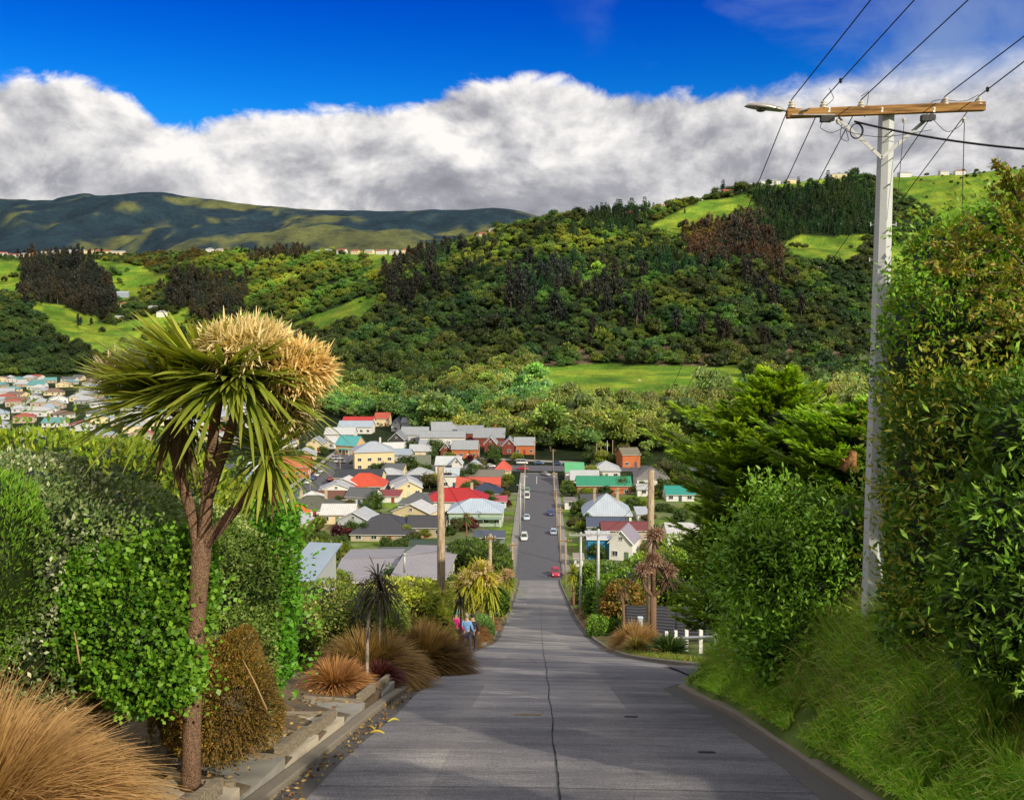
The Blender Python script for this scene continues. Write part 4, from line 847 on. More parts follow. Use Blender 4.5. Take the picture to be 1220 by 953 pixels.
# right of the street
H('house with bright green roof at the valley road corner', 672, 696, 551, 562, 577, 'x', WH, (.12, .50, .22), 11, nwin=3)
H('white grey roofed cottage behind the long green roof', 678, 714, 560, 571, 582, 'x', WH, (.52, .55, .58), 9, nwin=3)
H('pale hipped roof villa like a dome with white bay front', 704, 739, 549, 560, 569, 'hip', WH, (.50, .53, .57), 11, nwin=3)
H('long orange brick house with emerald green roof', 685, 752, 567, 578, 589, 'x', OR_, (.03, .30, .17), 10, nwin=6)
H('orange brick building with olive roof beside the trees', 736, 760, 533, 541, 555, 'x', OR_, (.20, .19, .13), 10, .2, nwin=2)
H('broad grey brown tiled hip roof house right of the dome roof', 755, 795, 556, 569, 582, 'hip', WH, (.20, .185, .185), 13, nwin=3, tile=True)
H('small white garage with flat grey brown roof by the footpath', 671, 689, 592, 597, 608, 'lean', WH, (.28, .25, .22), 6, nwin=1, name='garage', cat='garage')
H('low dark grey roof joined to the white garage', 690, 726, 588, 598, 608, 'x', (.3, .3, .3), (.07, .08, .085), 8, nwin=3, name='outbuilding', cat='outbuilding')
H('large villa with pale ice blue hipped roof and two brick chimneys', 692, 752, 588, 613, 628, 'hip', WH, (.50, .58, .68), 14, nwin=5, chim=2, chimc=(.45, .33, .22))
H('white roofed lean building right of the pale blue villa', 756, 772, 603, 612, 624, 'lean', WH, (.55, .60, .66), 9, nwin=1)
H('navy roofed cottage in front of the pale blue villa', 697, 745, 616, 627, 640, 'x', (.35, .4, .45), (.075, .10, .17), 7, nwin=3)
H('long house with maroon iron roof', 714, 776, 621, 631, 650, 'x', (.6, .5, .4), (.20, .05, .055), 7, D=218, nwin=4)
H('bright blue walled house with a white roof edge', 697, 728, 634, 642, 664, 'lean', (.03, .22, .42), (.70, .72, .74), 8, D=207, nwin=2, gcol=(.8, .8, .8))
H('white gabled house with lilac roof beside the blue house', 728, 760, 632, 646, 664, 'y', WH, (.33, .30, .38), 9, -.3, D=205, nwin=2, gcol=(.8, .8, .8))
H('small white porch hut at the foot of the blue house', 682, 696, 661, 667, 678, 'lean', WH, (.40, .34, .3), 4, D=200, nwin=1, name='hut', cat='hut', door=False)
H('white walled house with teal roof half hidden by the big conifer', 790, 826, 578, 588, 598, 'x', WH, (.02, .32, .27), 9, nwin=3)
H('white house with pale roof under the conifer boughs', 790, 840, 622, 634, 650, 'x', WH, (.6, .6, .62), 9, D=216, nwin=3)
H('small white shed behind the thick timber pole', 757, 775, 576, 582, 592, 'x', WH, (.5, .52, .54), 6, nwin=1, name='shed', cat='shed')
# left, across the side street
H('large orange brick hall with orange roof beyond the cabbage tree', 322, 372, 545, 558, 578, 'x', OR_, (.62, .20, .07), 16, .1, D=330, nwin=6, name='brick_hall', cat='building')
H('pale blue house with white roof left of the orange brick hall', 296, 322, 552, 562, 580, 'x', (.3, .42, .55), (.6, .63, .66), 10, D=318, nwin=3)
# far suburb at the left
sub = random.Random(3); cols = [('white', WH), ('cream', CR), ('grey', (.5, .52, .54)), ('tan', (.45, .36, .26))]
rcs = [('pale grey', (.50, .53, .57)), ('pale grey', (.45, .48, .52)), ('dark grey', (.12, .13, .14)), ('red', (.42, .09, .06)), ('blue grey', (.36, .44, .55)), ('pale grey', (.58, .6, .62)), ('brown', (.22, .14, .10)), ('teal', (.12, .35, .36)), ('white', (.7, .7, .7))]
used = []
for t in range(900):
    if len(used) > 125: break
    d_ = sub.uniform(430, 1010); px = sub.uniform(-60, 400); x = (px - 642) * d_ / 1100
    if abs(gz(x, d_) - FL) > 3 or any(abs(x - a) < 17 and abs(d_ - b) < 19 for a, b in used): continue
    if px > 370 or d_ < 470 and px > 280: continue
    used.append((x, d_)); (cn1, wc), (rn, rc) = sub.choice(cols), sub.choice(rcs)
    house(f'{cn1} walled house with {rn} roof in the distant suburb at the left', sub.uniform(10, 16), sub.uniform(8, 11), sub.uniform(2.6, 4), sub.uniform(1.6, 2.8), sub.choice(['x', 'y', 'hip', 'hip']), wc, rc, (x, d_, gz(x, d_)), sub.uniform(-.2, .2) + sub.choice([0, .35]), nwin=3, door=False, group=f'{cn1} {rn} roofed houses of the far suburb')
SUBURB = used
# houses along the ridges
def ridge(lst, where):
    for px, d_, s, wc, wn, rc, rn in lst:
        x = (px - 642) * d_ / 1100; best = max(((gz(x * q / d_, q) / q, q) for q in np.arange(d_ - 150, d_ + 120, 8)))[1] - 12; x = x * best / d_
        house(f'{wn} house with {rn} roof {where}', 15 * s, 11, 5.2 * s ** .5, 2.6, random.choice(['x', 'hip']), wc, rc, (x, best, gz(x, best)), random.uniform(-.3, .3), nwin=3, door=False, group=f'{wn} {rn} roofed houses {where}')
RW = [(WH, 'white', (.4, .42, .45), 'grey'), (WH, 'white', (.42, .10, .06), 'red'), (CR, 'cream', (.4, .42, .45), 'grey'), (CR, 'cream', (.42, .10, .06), 'red')]
ridge([(px, 1930, sub.uniform(.9, 1.5), *sub.choice(RW)) for px in list(range(-20, 130, 9)) + [134, 143, 250, 262] + list(range(355, 392, 9))], 'on the left ridge')
ridge([(px, 1640, sub.uniform(.8, 1.2), *sub.choice(RW)) for px in (395, 408, 424, 441, 455, 470, 484, 498, 512, 520)], 'above the bright ridge paddock')
ridge([(px, 1500, sub.uniform(.8, 1.2), *sub.choice(RW)) for px in (576, 590, 604, 733, 748, 762, 772, 788)], 'on the middle skyline')
ridge([(862, 1560, 1.3, (.55, .05, .03), 'bright red', (.5, .08, .05), 'red'), (893, 1560, 1.7, *RW[0]), (905, 1590, 1.9, *RW[0]), (915, 1560, 1.4, *RW[0]), (936, 1600, 1.5, *RW[2]), (990, 1690, 1.8, *RW[2]), (1002, 1690, 1.2, *RW[0]), (1065, 1690, 1.4, *RW[0]), (1128, 1700, 1.2, *RW[1]), (1110, 1700, 1.0, *RW[0])], 'on the right hilltop')
ridge([(143, 1500, 1.3, (.3, .35, .42), 'blue grey', PB, 'pale blue'), (145, 1420, 1.2, CR, 'cream', (.5, .2, .1), 'orange'), (180, 1400, 1.0, *RW[0]), (190, 1360, 1.1, *RW[0]), (138, 1330, .8, *RW[2])], 'among trees on the left paddock')
p_ = hit(969, 318); house('small white farmhouse with blue grey roof below the right paddock', 20, 9, 3.2, 2.2, 'x', WH, PB, tuple(p_), 0, nwin=3, door=False)

# ================================================================== cars
TYRE = paint((.012, .012, .012), .85, name='tyre_rubber'); RIM = paint((.45, .45, .47), .35, .8, name='rim_metal'); CGL = paint((.02, .025, .03), .08, 0, .2, .5, 'car_glass', .9)
def car(label, loc, rz, col, kind='hatch', pitch=0.):
    o = thing('parked_car', label, 'car', loc, rz); o.rotation_euler = (pitch, 0, rz)
    # profile along y (front -y), heights; (y, zlow, zhigh, halfwidth)
    L = 4.3 if kind != 'van' else 4.7; roof = {'hatch': 1.46, 'sedan': 1.42, 'van': 1.95, 'suv': 1.72}[kind]
    belt = .95 if kind != 'van' else 1.1; P = [(-.5, .42, .62, .70), (-.47, .30, .74, .80), (-.36, .26, .86, .86), (-.24, .25, belt, .88), (0, .25, belt, .89), (.25, .25, belt + .02, .88), (.42, .27, belt - .02 if kind == 'sedan' else belt + .03, .86), (.48, .32, .85, .82), (.5, .45, .70, .74)]
    V = []; ring = 10
    for y, a, b, w_ in P:
        y *= L; m = (a + b) / 2
        V += [(-w_ * .86, y, a), (-w_, y, a + .12), (-w_ * 1.0, y, m), (-w_ * .97, y, b - .08), (-w_ * .86, y, b), (w_ * .86, y, b), (w_ * .97, y, b - .08), (w_, y, m), (w_, y, a + .12), (w_ * .86, y, a)]
    i = np.arange(len(P) - 1)[:, None] * ring; j = np.arange(ring)[None]; j2 = (j + 1) % ring; mb = MB(); mb.add(V, np.stack([i + j, i + j2, i + ring + j2, i + ring + j], -1).reshape(-1, 4), ); mb.add(V[:ring], [list(range(ring))]); mb.add(V[-ring:], [list(range(ring))[::-1]])
    body = mb.build('body', paint(col, .28, .1, .06, .5, spec=.7), o, True)
    f0, f1, r0, r1 = {'hatch': (-.24, -.07, .36, .47), 'sedan': (-.22, -.05, .20, .36), 'van': (-.38, -.24, .46, .49), 'suv': (-.25, -.1, .42, .48)}[kind]
    g = [(-.80, f0 * L, belt), (.80, f0 * L, belt), (.80, r1 * L, belt), (-.80, r1 * L, belt), (-.62, f1 * L, roof - .05), (.62, f1 * L, roof - .05), (.62, r0 * L, roof - .05), (-.62, r0 * L, roof - .05)]
    mb = MB(); mb.add(g, [[0, 1, 5, 4], [1, 2, 6, 5], [2, 3, 7, 6], [3, 0, 4, 7], [4, 5, 6, 7]]); mb.build('window', CGL, o)
    mb = MB(); mb.box((0, (f1 + r0) / 2 * L, roof - .01), (1.26, (r0 - f1) * L + .06, .07))
    for s in (-1, 1):
        for a, b in ((0, 4), (3, 7)):
            A = np.array(g[a]); B = np.array(g[b]); A[0] = s * abs(A[0]); B[0] = s * abs(B[0]); mb.tube([A, B], .035, 5)
        yb = (f1 + r0) / 2 * L + .05; mb.tube([(s * .81, yb, belt), (s * .63, yb, roof - .04)], .035, 5)
    mb.build('roof', paint(col, .28, .1, .06, .5, spec=.7), o)
    for s in (-1, 1):
        for y in (-.31 * L, .31 * L):
            mb = MB(); th = np.linspace(0, 2 * pi, 19)[:-1]; pr = [(.20, -.09), (.30, -.10), (.33, -.06), (.33, .06), (.30, .10), (.20, .09)]
            Vt = [(h_ + s * .80, y + q * cos(t), .33 + q * sin(t)) for q, h_ in pr for t in th]; n_ = len(th); ii = np.arange(len(pr) - 1)[:, None] * n_; jj = np.arange(n_)[None]; mb.add(Vt, np.stack([ii + jj, ii + (jj + 1) % n_, ii + n_ + (jj + 1) % n_, ii + n_ + jj], -1).reshape(-1, 4)); wl = mb.build('wheel', TYRE, o, True)
            mb = MB(); mb.tube([(s * .80 - .06, y, .33), (s * .80 + s * .07, y, .33)], .2, 12); mb.build('rim', RIM, wl)
        mb = MB(); mb.box((s * .58, -.485 * L, .66), (.3, .1, .14)); mb.build('headlight', paint((.8, .8, .78), .15), o); mb = MB(); mb.box((s * .64, .488 * L, .74), (.22, .08, .2)); mb.build('tail_light', paint((.4, .01, .01), .25), o)
        mb = MB(); mb.box((s * .97, f0 * L + .25, belt + .05), (.16, .1, .13)); mb.build('mirror', paint(col, .3, .1, .06, .5, spec=.7), o)
    mb = MB(); mb.box((0, -.502 * L, .42), (1.3, .08, .2)); mb.build('bumper', paint(tuple(q * .6 for q in col), .5), o)
    mb = MB(); mb.box((0, .503 * L, .60), (.36, .04, .12)); mb.build('number_plate', paint((.7, .7, .7), .5), o)
    return o
def rcar(label, px, py, col, kind, rz):
    y = 57400 / (py - 395.) if py < 680 else 190.; p = at(px, py, y); return car(label, (p[0], y, gz(p[0], y) + (.07 if abs(p[0]) > 6 else -.10 if y < 300 else .02)), rz, col, kind)
rcar('red hatchback parked at the foot of the concrete slope', 662, 689, (.45, .02, .05), 'hatch', 0).location.z = zs(190) + .0
for lb, px, py, c_, kd, rz in [
 ('silver blue hatchback heading down the right side of the street', 659.5, 638, (.42, .52, .66), 'hatch', 3.1), ('deep blue hatchback on the right side below the green roof', 656, 614, (.03, .09, .30), 'hatch', 3.14),
 ('white van parked on the left, in front of the green car', 628, 593, (.7, .7, .68), 'van', 0), ('green and white car parked behind the white van', 628, 585, (.2, .5, .22), 'hatch', 0),
 ('pale blue estate car parked low on the left side of the street', 627.5, 620, (.5, .58, .68), 'sedan', 0), ('white hatchback driving down the middle left of the street', 624.5, 646, (.72, .72, .70), 'suv', 0),
 ('grey car waiting at the junction beside the white line', 650, 565, (.38, .38, .40), 'sedan', .7), ('red car turning in the valley road', 623, 558.5, (.5, .02, .04), 'sedan', 1.5),
 ('white van on the valley road left of the junction', 622, 551.5, (.7, .7, .7), 'van', 1.57), ('navy saloon on the valley road', 642, 551.5, (.05, .10, .22), 'sedan', 1.57), ('dark blue wagon on the valley road by the pole', 664, 552.5, (.04, .06, .14), 'suv', 1.57),
 ('white saloon parked beside the brick complex', 584, 555.5, (.68, .68, .66), 'sedan', 1.5), ('black car parked behind the white saloon', 583, 549, (.03, .03, .035), 'hatch', 1.5),
 ('white saloon nearest in the row on the left side street', 367, 576, (.68, .68, .66), 'sedan', 0), ('dark blue car second in the row on the left side street', 373, 571.5, (.05, .09, .2), 'hatch', 0),
 ('white hatchback third in the row on the left side street', 378, 567, (.66, .66, .66), 'hatch', 0), ('silver car farthest in the row on the left side street', 382.5, 562.5, (.5, .52, .55), 'sedan', 0),
 ('cherry red car on the right side of the left side street', 393, 572.5, (.45, .03, .06), 'hatch', .3), ('white van at the left corner near the cream house', 405, 551, (.7, .7, .7), 'van', 1.4), ('white utility vehicle behind the van at the left corner', 401, 547, (.62, .6, .58), 'suv', 1.4)]:
    rcar(lb, px, py, c_, kd, rz)
# ================================================================== garden trees between the houses
HB = [(o.location.x, o.location.y, max(abs(v[0]) for v in o.children[0].bound_box) + 1.5, max(abs(v[1]) for v in o.children[0].bound_box) + 1.5) for o in scene.objects if o.type == 'EMPTY' and o.get('category') in ('house', 'shed', 'garage', 'annex', 'outbuilding', 'building', 'hut') and o.children]
def free(x, y, m=-.9):
    if abs(x - .2) < 8.4 and y > 100 or 345 < y < 367 or abs(x + 80) < 11 and y > 262 and y < 425: return False
    return not any(abs(x - a) < w_ + m and abs(y - b) < d_ + m for a, b, w_, d_ in HB)
fr_ = random.Random(17); nf_ = 0
for t in range(4000):
    if nf_ >= 22: break
    y = fr_.uniform(235, 425); px = fr_.uniform(320, 505); x = (px - 642) * y / 1100
    if y > 385 and px > 560 or not free(x, y, 4.2): continue
    cn1, wc = fr_.choice(cols[:3]); rn, rc = fr_.choice(rcs[:6] + [rcs[8]]); w_ = fr_.uniform(7, 11); side = 'left' if px < 600 else 'right'
    o_ = house(f'small {cn1} cottage, {rn} roof, among gardens {side} of the lower street', w_, fr_.uniform(6.5, 8.5), fr_.uniform(2.6, 3.4), fr_.uniform(1.5, 2.4), fr_.choice(['x', 'y', 'hip']), wc, rc, (x, y, gz(x, y)), fr_.uniform(-.3, .3), nwin=3, group=f'small {cn1} {rn} roofed cottages {side} of the lower street'); HB.append((x, y, w_ / 2 + 2, 6)); nf_ += 1
KN = {'shrub': ('garden_shrub', 'rounded dark green garden shrub among the valley houses', 'green garden shrubs'), 'limeshrub': ('garden_shrub', 'lime green garden shrub among the valley houses', 'lime green garden shrubs'),
 'redshrub': ('maple_shrub', 'dark red leaved shrub among the valley houses', 'dark red garden shrubs'), 'oliveshrub': ('garden_shrub', 'olive brown garden shrub among the valley houses', 'olive garden shrubs')}
gr = random.Random(9); k = 0; tries = 0
while k < 298 and tries < 8000:
    tries += 1; y = gr.uniform(96, 415) if gr.random() < .35 else gr.uniform(195, 400); px = gr.uniform(335, 830) if k < 235 else gr.uniform(60, 335); x = (px - 642) * y / 1100
    if y > 380 and px > 560 or y < 190 and (530 < px < 705 or abs(x) < 11) or not free(x, y): continue
    key = gr.choices(['shrub', 'limeshrub', 'redshrub', 'oliveshrub'], [10, 4, .7, 3])[0]; s = gr.uniform(.7, 1.45) * (1.35 if y > 300 else 1)
    if y < 190: s = gr.uniform(.8, 1.5)
    nm, lb, g_ = KN[key]; plant(nm, key, x, y, s, lb, 'shrub', g_ + (' low in the valley'), tint=[1.5, 1.5, 1.3], sz=s * gr.uniform(.8, 1.2), z=gz(x, y) - .2); k += 1
def at_px(px, py, D): p = at(px, py, D); return float(p[0]), float(D)
for px, top, D, key, lb in [(485, 540, 338, 'shrub', 'round dark green tree between the cream house and the olive roof'), (380, 612, 235, 'limeshrub', 'pale yellow green tree beside the small orange roofed cottage'),
  (402, 622, 228, 'redshrub', 'dark red leaved tree beside the pale yellow green tree'), (385, 632, 150, 'limeshrub', 'golden green small tree between the blue iron roof and the lilac roof'), (405, 640, 160, 'limeshrub', 'second golden green tree left of the charcoal bungalow'), (417, 592, 262, 'oliveshrub', 'bushy tree in front of the rust brown roof'),
  (572, 640, 150, 'shrub', 'dark rounded tree above the cabbage trees by the left footpath'), (440, 535, 385, 'oliveshrub', 'olive tree behind the turquoise cottage')]:
    x, y = at_px(px, top, D); g = gz(x, y); z = at(px, top, D)[2]; s = max(.8, (z - g) / 3.3); plant('garden_tree', key, x, y, s * .85, lb, 'tree', sz=s, tint=[1.05, 1.05, 1.])
# ================================================================== the near verge, left of the street
def G1(x, y): return gz(x, y)
GRAVEL = asph('crushed_shell_gravel', (.26, .22, .16), (.52, .46, .36), 32); CONC = paint((.30, .285, .25), .9, 0, .3, 2., 'path_concrete'); _q = N('weathered_sleeper'); _f = _q.noise(7, 7, .7, _q.coord('Object', (.5, 4, 4))); SLP = _q.finish(_q.mix(_q.ramp(_f, [(.35, 0), (.65, 1)]), (.09, .07, .045), (.33, .28, .20)), .9, 0, _q.bump(_f, .5, .015)); LOAM = asph('garden_loam', (.05, .035, .022), (.14, .10, .065), 20)
# stepped path: treads falling down the slope
edge = lambda y: float(xL(y)) - .28
def tread(y0, y1, x0, x1, mat, top, name):
    n_ = 9; Y = np.linspace(y0, y1, n_); X = np.linspace(x0, x1, 7); Xg, Yg = np.meshgrid(X, Y, indexing='ij'); Z = top + (Yg - y0) * -.2 + fbm(Xg * 3, Yg * 3, 81, 3) * .05
    V = np.stack([Xg, Yg, Z], -1).reshape(-1, 3); i = np.arange(6)[:, None] * n_ + np.arange(n_ - 1)[None]; Fq = np.stack([i, i + n_, i + n_ + 1, i + 1], -1).reshape(-1, 4)
    k = len(V); ed = [j for j in range(n_)] ; W2 = V.copy(); W2[:, 2] -= 1.3; V2 = np.vstack([V, W2]); A = []
    for a, b in [(q * n_ + n_ - 1, (q + 1) * n_ + n_ - 1) for q in range(6)] + [(q * n_, (q + 1) * n_) for q in range(6)] + [(q, q + 1) for q in range(n_ - 1)] + [(6 * n_ + q, 6 * n_ + q + 1) for q in range(n_ - 1)]: A.append([a, b, b + k, a + k])
    return tag(mesh(name, V2, [Fq, np.array(A)], mat, smooth=False), kind='structure')
ty = 7.4; q = 0
while ty < 31:
    L_ = 2.15; xa, xb = edge(ty) - 2.6, edge(ty) + .03; top = float(zs(ty)) + .12
    tread(ty, ty + L_, xa, xb, [GRAVEL, GRAVEL, CONC][q % 3] if q < 5 else CONC if q % 2 else LOAM, top, 'gravel_path')
    mb = MB(); mb.box((0, 0, 0), (1.35 if q % 2 else 1.7, .13, .24), rz=.0, rx=0); 
    o = mb.build('timber_edging', SLP); o.location = (xb - (.75 if q % 2 else 1.0), ty + L_ - .02, top - .2 * L_ - .04); o.rotation_euler = (0, .03, (-.14, .1, -.06)[q % 3]); tag(o, f'weathered timber edging board across the gravel path, {["nearest the camera", "second", "third", "fourth", "fifth", "sixth", "seventh", "eighth", "ninth", "tenth", "eleventh"][q]} down the slope' if q else 'weathered timber edging board across the gravel path, nearest the camera', 'edging board')
    if q % 3 != 2:
        mb = MB(); mb.box((0, 0, 0), (.11, 1.5, .2)); o = mb.build('timber_edging', SLP); o.location = (xb - .15, ty + L_ * .45, top - .03); o.rotation_euler = (-.2, 0, -.05); tag(o, f'timber edging board lying along the kerb beside the {["first", "second", "third", "fourth", "fifth", "sixth", "seventh", "eighth", "ninth", "tenth", "eleventh"][q]} path step', 'edging board')
    ty += L_; q += 1
# scattered pebbles and leaf litter
mb = MB(); n_ = 1600; yy = R.uniform(8, 34, n_); xx = -4.1 - R.uniform(0, 1, n_) ** 1.3 * 2.6; zz = ground(xx, yy) + .16; D = rdir(n_); D[:, 2] = np.abs(D[:, 2]) * .25
kx = np.where(R.uniform(0, 1, n_) < .45, xL(yy) + R.uniform(.0, .4, n_), xx); kz = np.where(kx > xL(yy), zs(yy) + .015, zz)
V, Fq, C = leaves(np.column_stack([kx, yy, kz]), D, .085, .5, pal([(.30, .17, .05), (.16, .08, .03), (.42, .30, .10), (.10, .06, .03)], n_)); tag(mesh('leaf_litter', V, Fq, leafmat('dead_leaf', .1, .8, False), None, C), 'dry brown fallen leaves scattered along the left kerb and path', 'fallen leaves', kind='stuff')
def hedge(name, label, blobs, ls, cols, n, cat='hedge', asp=.5, seed=1, out=.7, flowers=None, core=(.012, .022, .006), depth=.22, up=.3, sprig=.0, zup=.0):
    """leaf shell over a union of soft blobs; blobs: (centre, radii)"""
    rng = np.random.default_rng(seed); B = [(np.array(c, float), np.array(r, float)) for c, r in blobs]; area = np.array([r[0] * r[1] + r[1] * r[2] + r[0] * r[2] for _, r in B]); area /= area.sum(); parts = []
    for (c, r), a in zip(B, area):
        m = int(n * a * 1.25); d = rdir(m, rng); k = 1 + .10 * np.sign(1) * (2 * vnoise(d[:, 0] * 4 + c[0], d[:, 1] * 4 + d[:, 2] * 3.3 + c[1], seed) - 1) + rng.uniform(-depth, .04, m) * rng.uniform(0, 1, m)
        pw = np.sign(d) * np.abs(d) ** .75; pw /= np.maximum(1e-6, (np.abs(pw) ** 2.6).sum(1) ** (1 / 2.6))[:, None]
        P = c + pw * r * k[:, None]; keep = P[:, 2] > ground(P[:, 0], P[:, 1]) - .1
        for c2, r2 in B:
            if c2 is not c: keep &= (np.abs((P - c2) / r2) ** 2.6).sum(1) > .72
        keep &= ~((P[:, 1] > c[1] + r[1] * .55) & (rng.uniform(0, 1, m) < .75) & (d[:, 2] < .3))     # thinner on the side turned from the street view
        P, dd = P[keep], d[keep]; m = len(P); D = dd * out + rdir(m, rng) * .7 + np.array([0, 0, zup])
        nz = vnoise(P[:, 0] * 1.7 + P[:, 1], P[:, 2] * 1.7 + P[:, 1] * .6, seed + 5)[:, None]; cc = pal(cols, m, rng, .22) * (.62 + .76 * nz)
        if flowers is not None:
            f = (rng.uniform(0, 1, m) < flowers[1] * sstep(.45, .7, vnoise(P[:, 0] * 1.2, P[:, 2] * 1.2 + P[:, 1], seed + 9)) * 2)[:, None]; cc = np.where(f, np.array(flowers[0])[None] * rng.uniform(.7, 1.1, (m, 1)), cc)
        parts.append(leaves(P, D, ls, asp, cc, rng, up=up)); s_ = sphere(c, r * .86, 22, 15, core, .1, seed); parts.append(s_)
        if sprig: 
            m2 = int(m * sprig); ii = rng.integers(0, m, m2); base = P[ii]; D2 = nrm(dd[ii] + np.array([0, 0, .8]) + rdir(m2, rng) * .4)
            for t in range(5): parts.append(leaves(base + D2 * (.07 * t + .02) * ls / .06, D2 * .6 + rdir(m2, rng) * .8, ls, asp, pal([np.array(cols[-1]) * 1.25], m2, rng), rng))
    V, Fc, C = merge(parts); o = mesh(name, V, Fc, leafmat('leaf_glossy', .28, .45, False, 1.45), None, C); return tag(o, label, cat)
def bl(px, py, D, rx, ry, rz): p = at(px, py, D); return (tuple(p), (rx, ry, rz))
hedge('pittosporum_hedge', 'tall grey green clipped hedge flecked with white at the far left', [bl(20, 650, 12.4, 1.25, 1.3, 1.25), bl(70, 690, 12.3, 1.15, 1.3, 1.4), bl(125, 655, 12.9, 1.0, 1.2, .95), bl(170, 690, 13.4, .85, 1.2, .85), bl(10, 760, 11.8, 1.3, 1.2, 1.0), bl(120, 760, 12.6, 1.0, 1.1, 1.1)], .075, [(.11, .165, .05), (.08, .13, .04), (.15, .20, .07), (.21, .25, .11)], 52000, flowers=((.46, .48, .32), .14), seed=2, up=.1)
hedge('conifer_bush', 'bright green fine leaved conifer at the left edge of the hedge', [bl(-12, 680, 11.0, .62, .7, 1.25)], .07, [(.06, .15, .015), (.10, .20, .02)], 9000, cat='bush', asp=.25, seed=3, zup=.8)
hedge('ivy_bush', 'bright green ivy mass climbing in front of the grey green hedge', [bl(160, 745, 11.6, .78, .8, .72), bl(140, 690, 11.9, .62, .8, .55), bl(205, 700, 12.2, .55, .8, .8), bl(185, 800, 11.3, .55, .7, .42), bl(110, 770, 11.6, .4, .6, .45)], .068, [(.075, .18, .012), (.045, .12, .008), (.12, .23, .018)], 34000, cat='ivy', asp=.85, seed=4, out=.5, up=.05, depth=.45, sprig=.02)
hedge('clipped_hedge', 'tall olive green clipped hedge behind the cabbage tree trunk', [bl(240, 690, 15.5, .95, 1.3, 1.15), bl(290, 700, 16.2, .75, 1.3, 1.2), bl(215, 655, 15.0, .7, 1.1, .8), bl(262, 770, 15.3, .9, 1.2, 1.0)], .07, [(.12, .19, .03), (.09, .15, .022), (.19, .25, .06)], 36000, flowers=((.45, .48, .22), .12), seed=5)
hedge('climbing_ivy', 'glossy dark leafed ivy at the right end of the tall hedge', [bl(325, 690, 16.8, .38, 1.0, 1.25), bl(318, 770, 16.4, .42, .9, .8), bl(330, 640, 17.2, .3, .8, .6)], .10, [(.06, .18, .012), (.04, .12, .010), (.09, .23, .015)], 13000, cat='ivy', asp=.6, seed=6, sprig=.03)
hedge('laurel_bush', 'yellow green broad leaved bush rising behind the hedges', [bl(120, 570, 19, 1.3, 1.2, .75), bl(40, 560, 18.5, 1.2, 1.2, .75), bl(200, 590, 20, 1.2, 1.2, .8), bl(280, 620, 21, 1.1, 1.2, .8), bl(-40, 570, 18, 1.2, 1.2, .9), bl(60, 620, 18.5, 1.6, 1.0, 1.), bl(200, 660, 19.5, 1.8, 1.2, 1.2)], .17, [(.20, .27, .02), (.14, .22, .018), (.28, .32, .03), (.10, .16, .015)], 20000, cat='bush', asp=.35, seed=7, up=.2, zup=.5, sprig=.03)
hedge('low_hedge', 'long clipped green hedge below the blue iron roof', [bl(375, 740, 30, 1.35, 1.6, 1.2), bl(420, 745, 31, 1.35, 1.6, 1.15), bl(350, 765, 28, .8, 1.4, 1.3), bl(455, 750, 32.5, 1.0, 1.4, 1.0), bl(400, 790, 29.5, 1.6, 1.2, 1.2)], .12, [(.11, .17, .025), (.08, .13, .018), (.18, .22, .04)], 26000, flowers=((.34, .30, .12), .1), seed=8)
hedge('flowering_bush', 'pale yellow green leafy bushes behind the dark tussocks', [bl(490, 720, 41, 1.3, 1.5, 1.0), bl(512, 720, 44.5, 1.0, 1.3, 1.05), bl(460, 718, 40, 1.1, 1.3, .9), bl(495, 755, 41, 1.7, 1.2, 1.5)], .20, [(.26, .32, .035), (.19, .26, .03), (.36, .38, .08)], 13000, cat='bush', asp=.45, seed=9, up=.3)
hedge('low_bush', 'low round grey green bush beside the left kerb', [bl(570, 752, 68, 1.15, 1.2, 1.15)], .11, [(.10, .20, .04), (.07, .15, .03), (.16, .26, .07)], 9000, cat='bush', seed=10)
hedge('small_bush', 'small round green bush farther down the left kerb', [bl(592, 716, 74, 1.0, 1.5, 1.0)], .16, [(.13, .22, .03), (.09, .17, .02)], 4000, cat='bush', seed=11)
hedge('climbing_shrub', 'dark green rounded bush spreading above the left cabbage trees', [bl(583, 674, 118, 2.8, 4., 2.8), bl(560, 668, 122, 3.2, 4, 2.6), bl(600, 684, 112, 1.1, 3, 2.)], .34, [(.07, .12, .018), (.05, .09, .015), (.10, .15, .02)], 13000, cat='bush', seed=12)

# ------------------------------------------------------------------ tussocks
GRS = leafmat('grass_blade', .35, .6, False)
def tussock(label, x, y, r, h, cols, n, w=.008, droop=.9, tip=None, name='tussock', z=None, wind=(.25, 0), segs=5, spread=1., cat='tussock'):
    x = min(x, float(xL(y)) - .35 - r * .72) if x < 0 and y > 36 else max(x, float(xR(y)) + .35 + r * .72) if x > 0 and y > 36 else x
    rng = np.random.default_rng(int(abs(x * 100 + y * 37))); a = rng.uniform(0, 2 * pi, n); q = np.sqrt(rng.uniform(0, 1, n)); el = np.clip(1.45 - q * spread + rng.normal(0, .12, n), .1, 1.5)
    D = np.stack([np.cos(a) * np.cos(el) + wind[0], np.sin(a) * np.cos(el) + wind[1], np.sin(el)], 1); P = np.stack([np.cos(a) * q * r * .28, np.sin(a) * q * r * .28, np.zeros(n)], 1)
    L = (h * 1.05 + (r * 1.15 - h) * q) * rng.uniform(.72, 1.12, n); V, Fq, C = blades(P, D, L, w * rng.uniform(.7, 1.3, n), droop * (.25 + .75 * q) * rng.uniform(.6, 1.2, n), pal(cols, n, rng, .25), segs, rng, tip)
    V[:, 2] = np.maximum(V[:, 2], -.8)
    o = mesh(name, V, Fq, GRS, None, C); o.location = (x, y, gz(x, y) + .08 if z is None else z); return tag(o, label, cat)
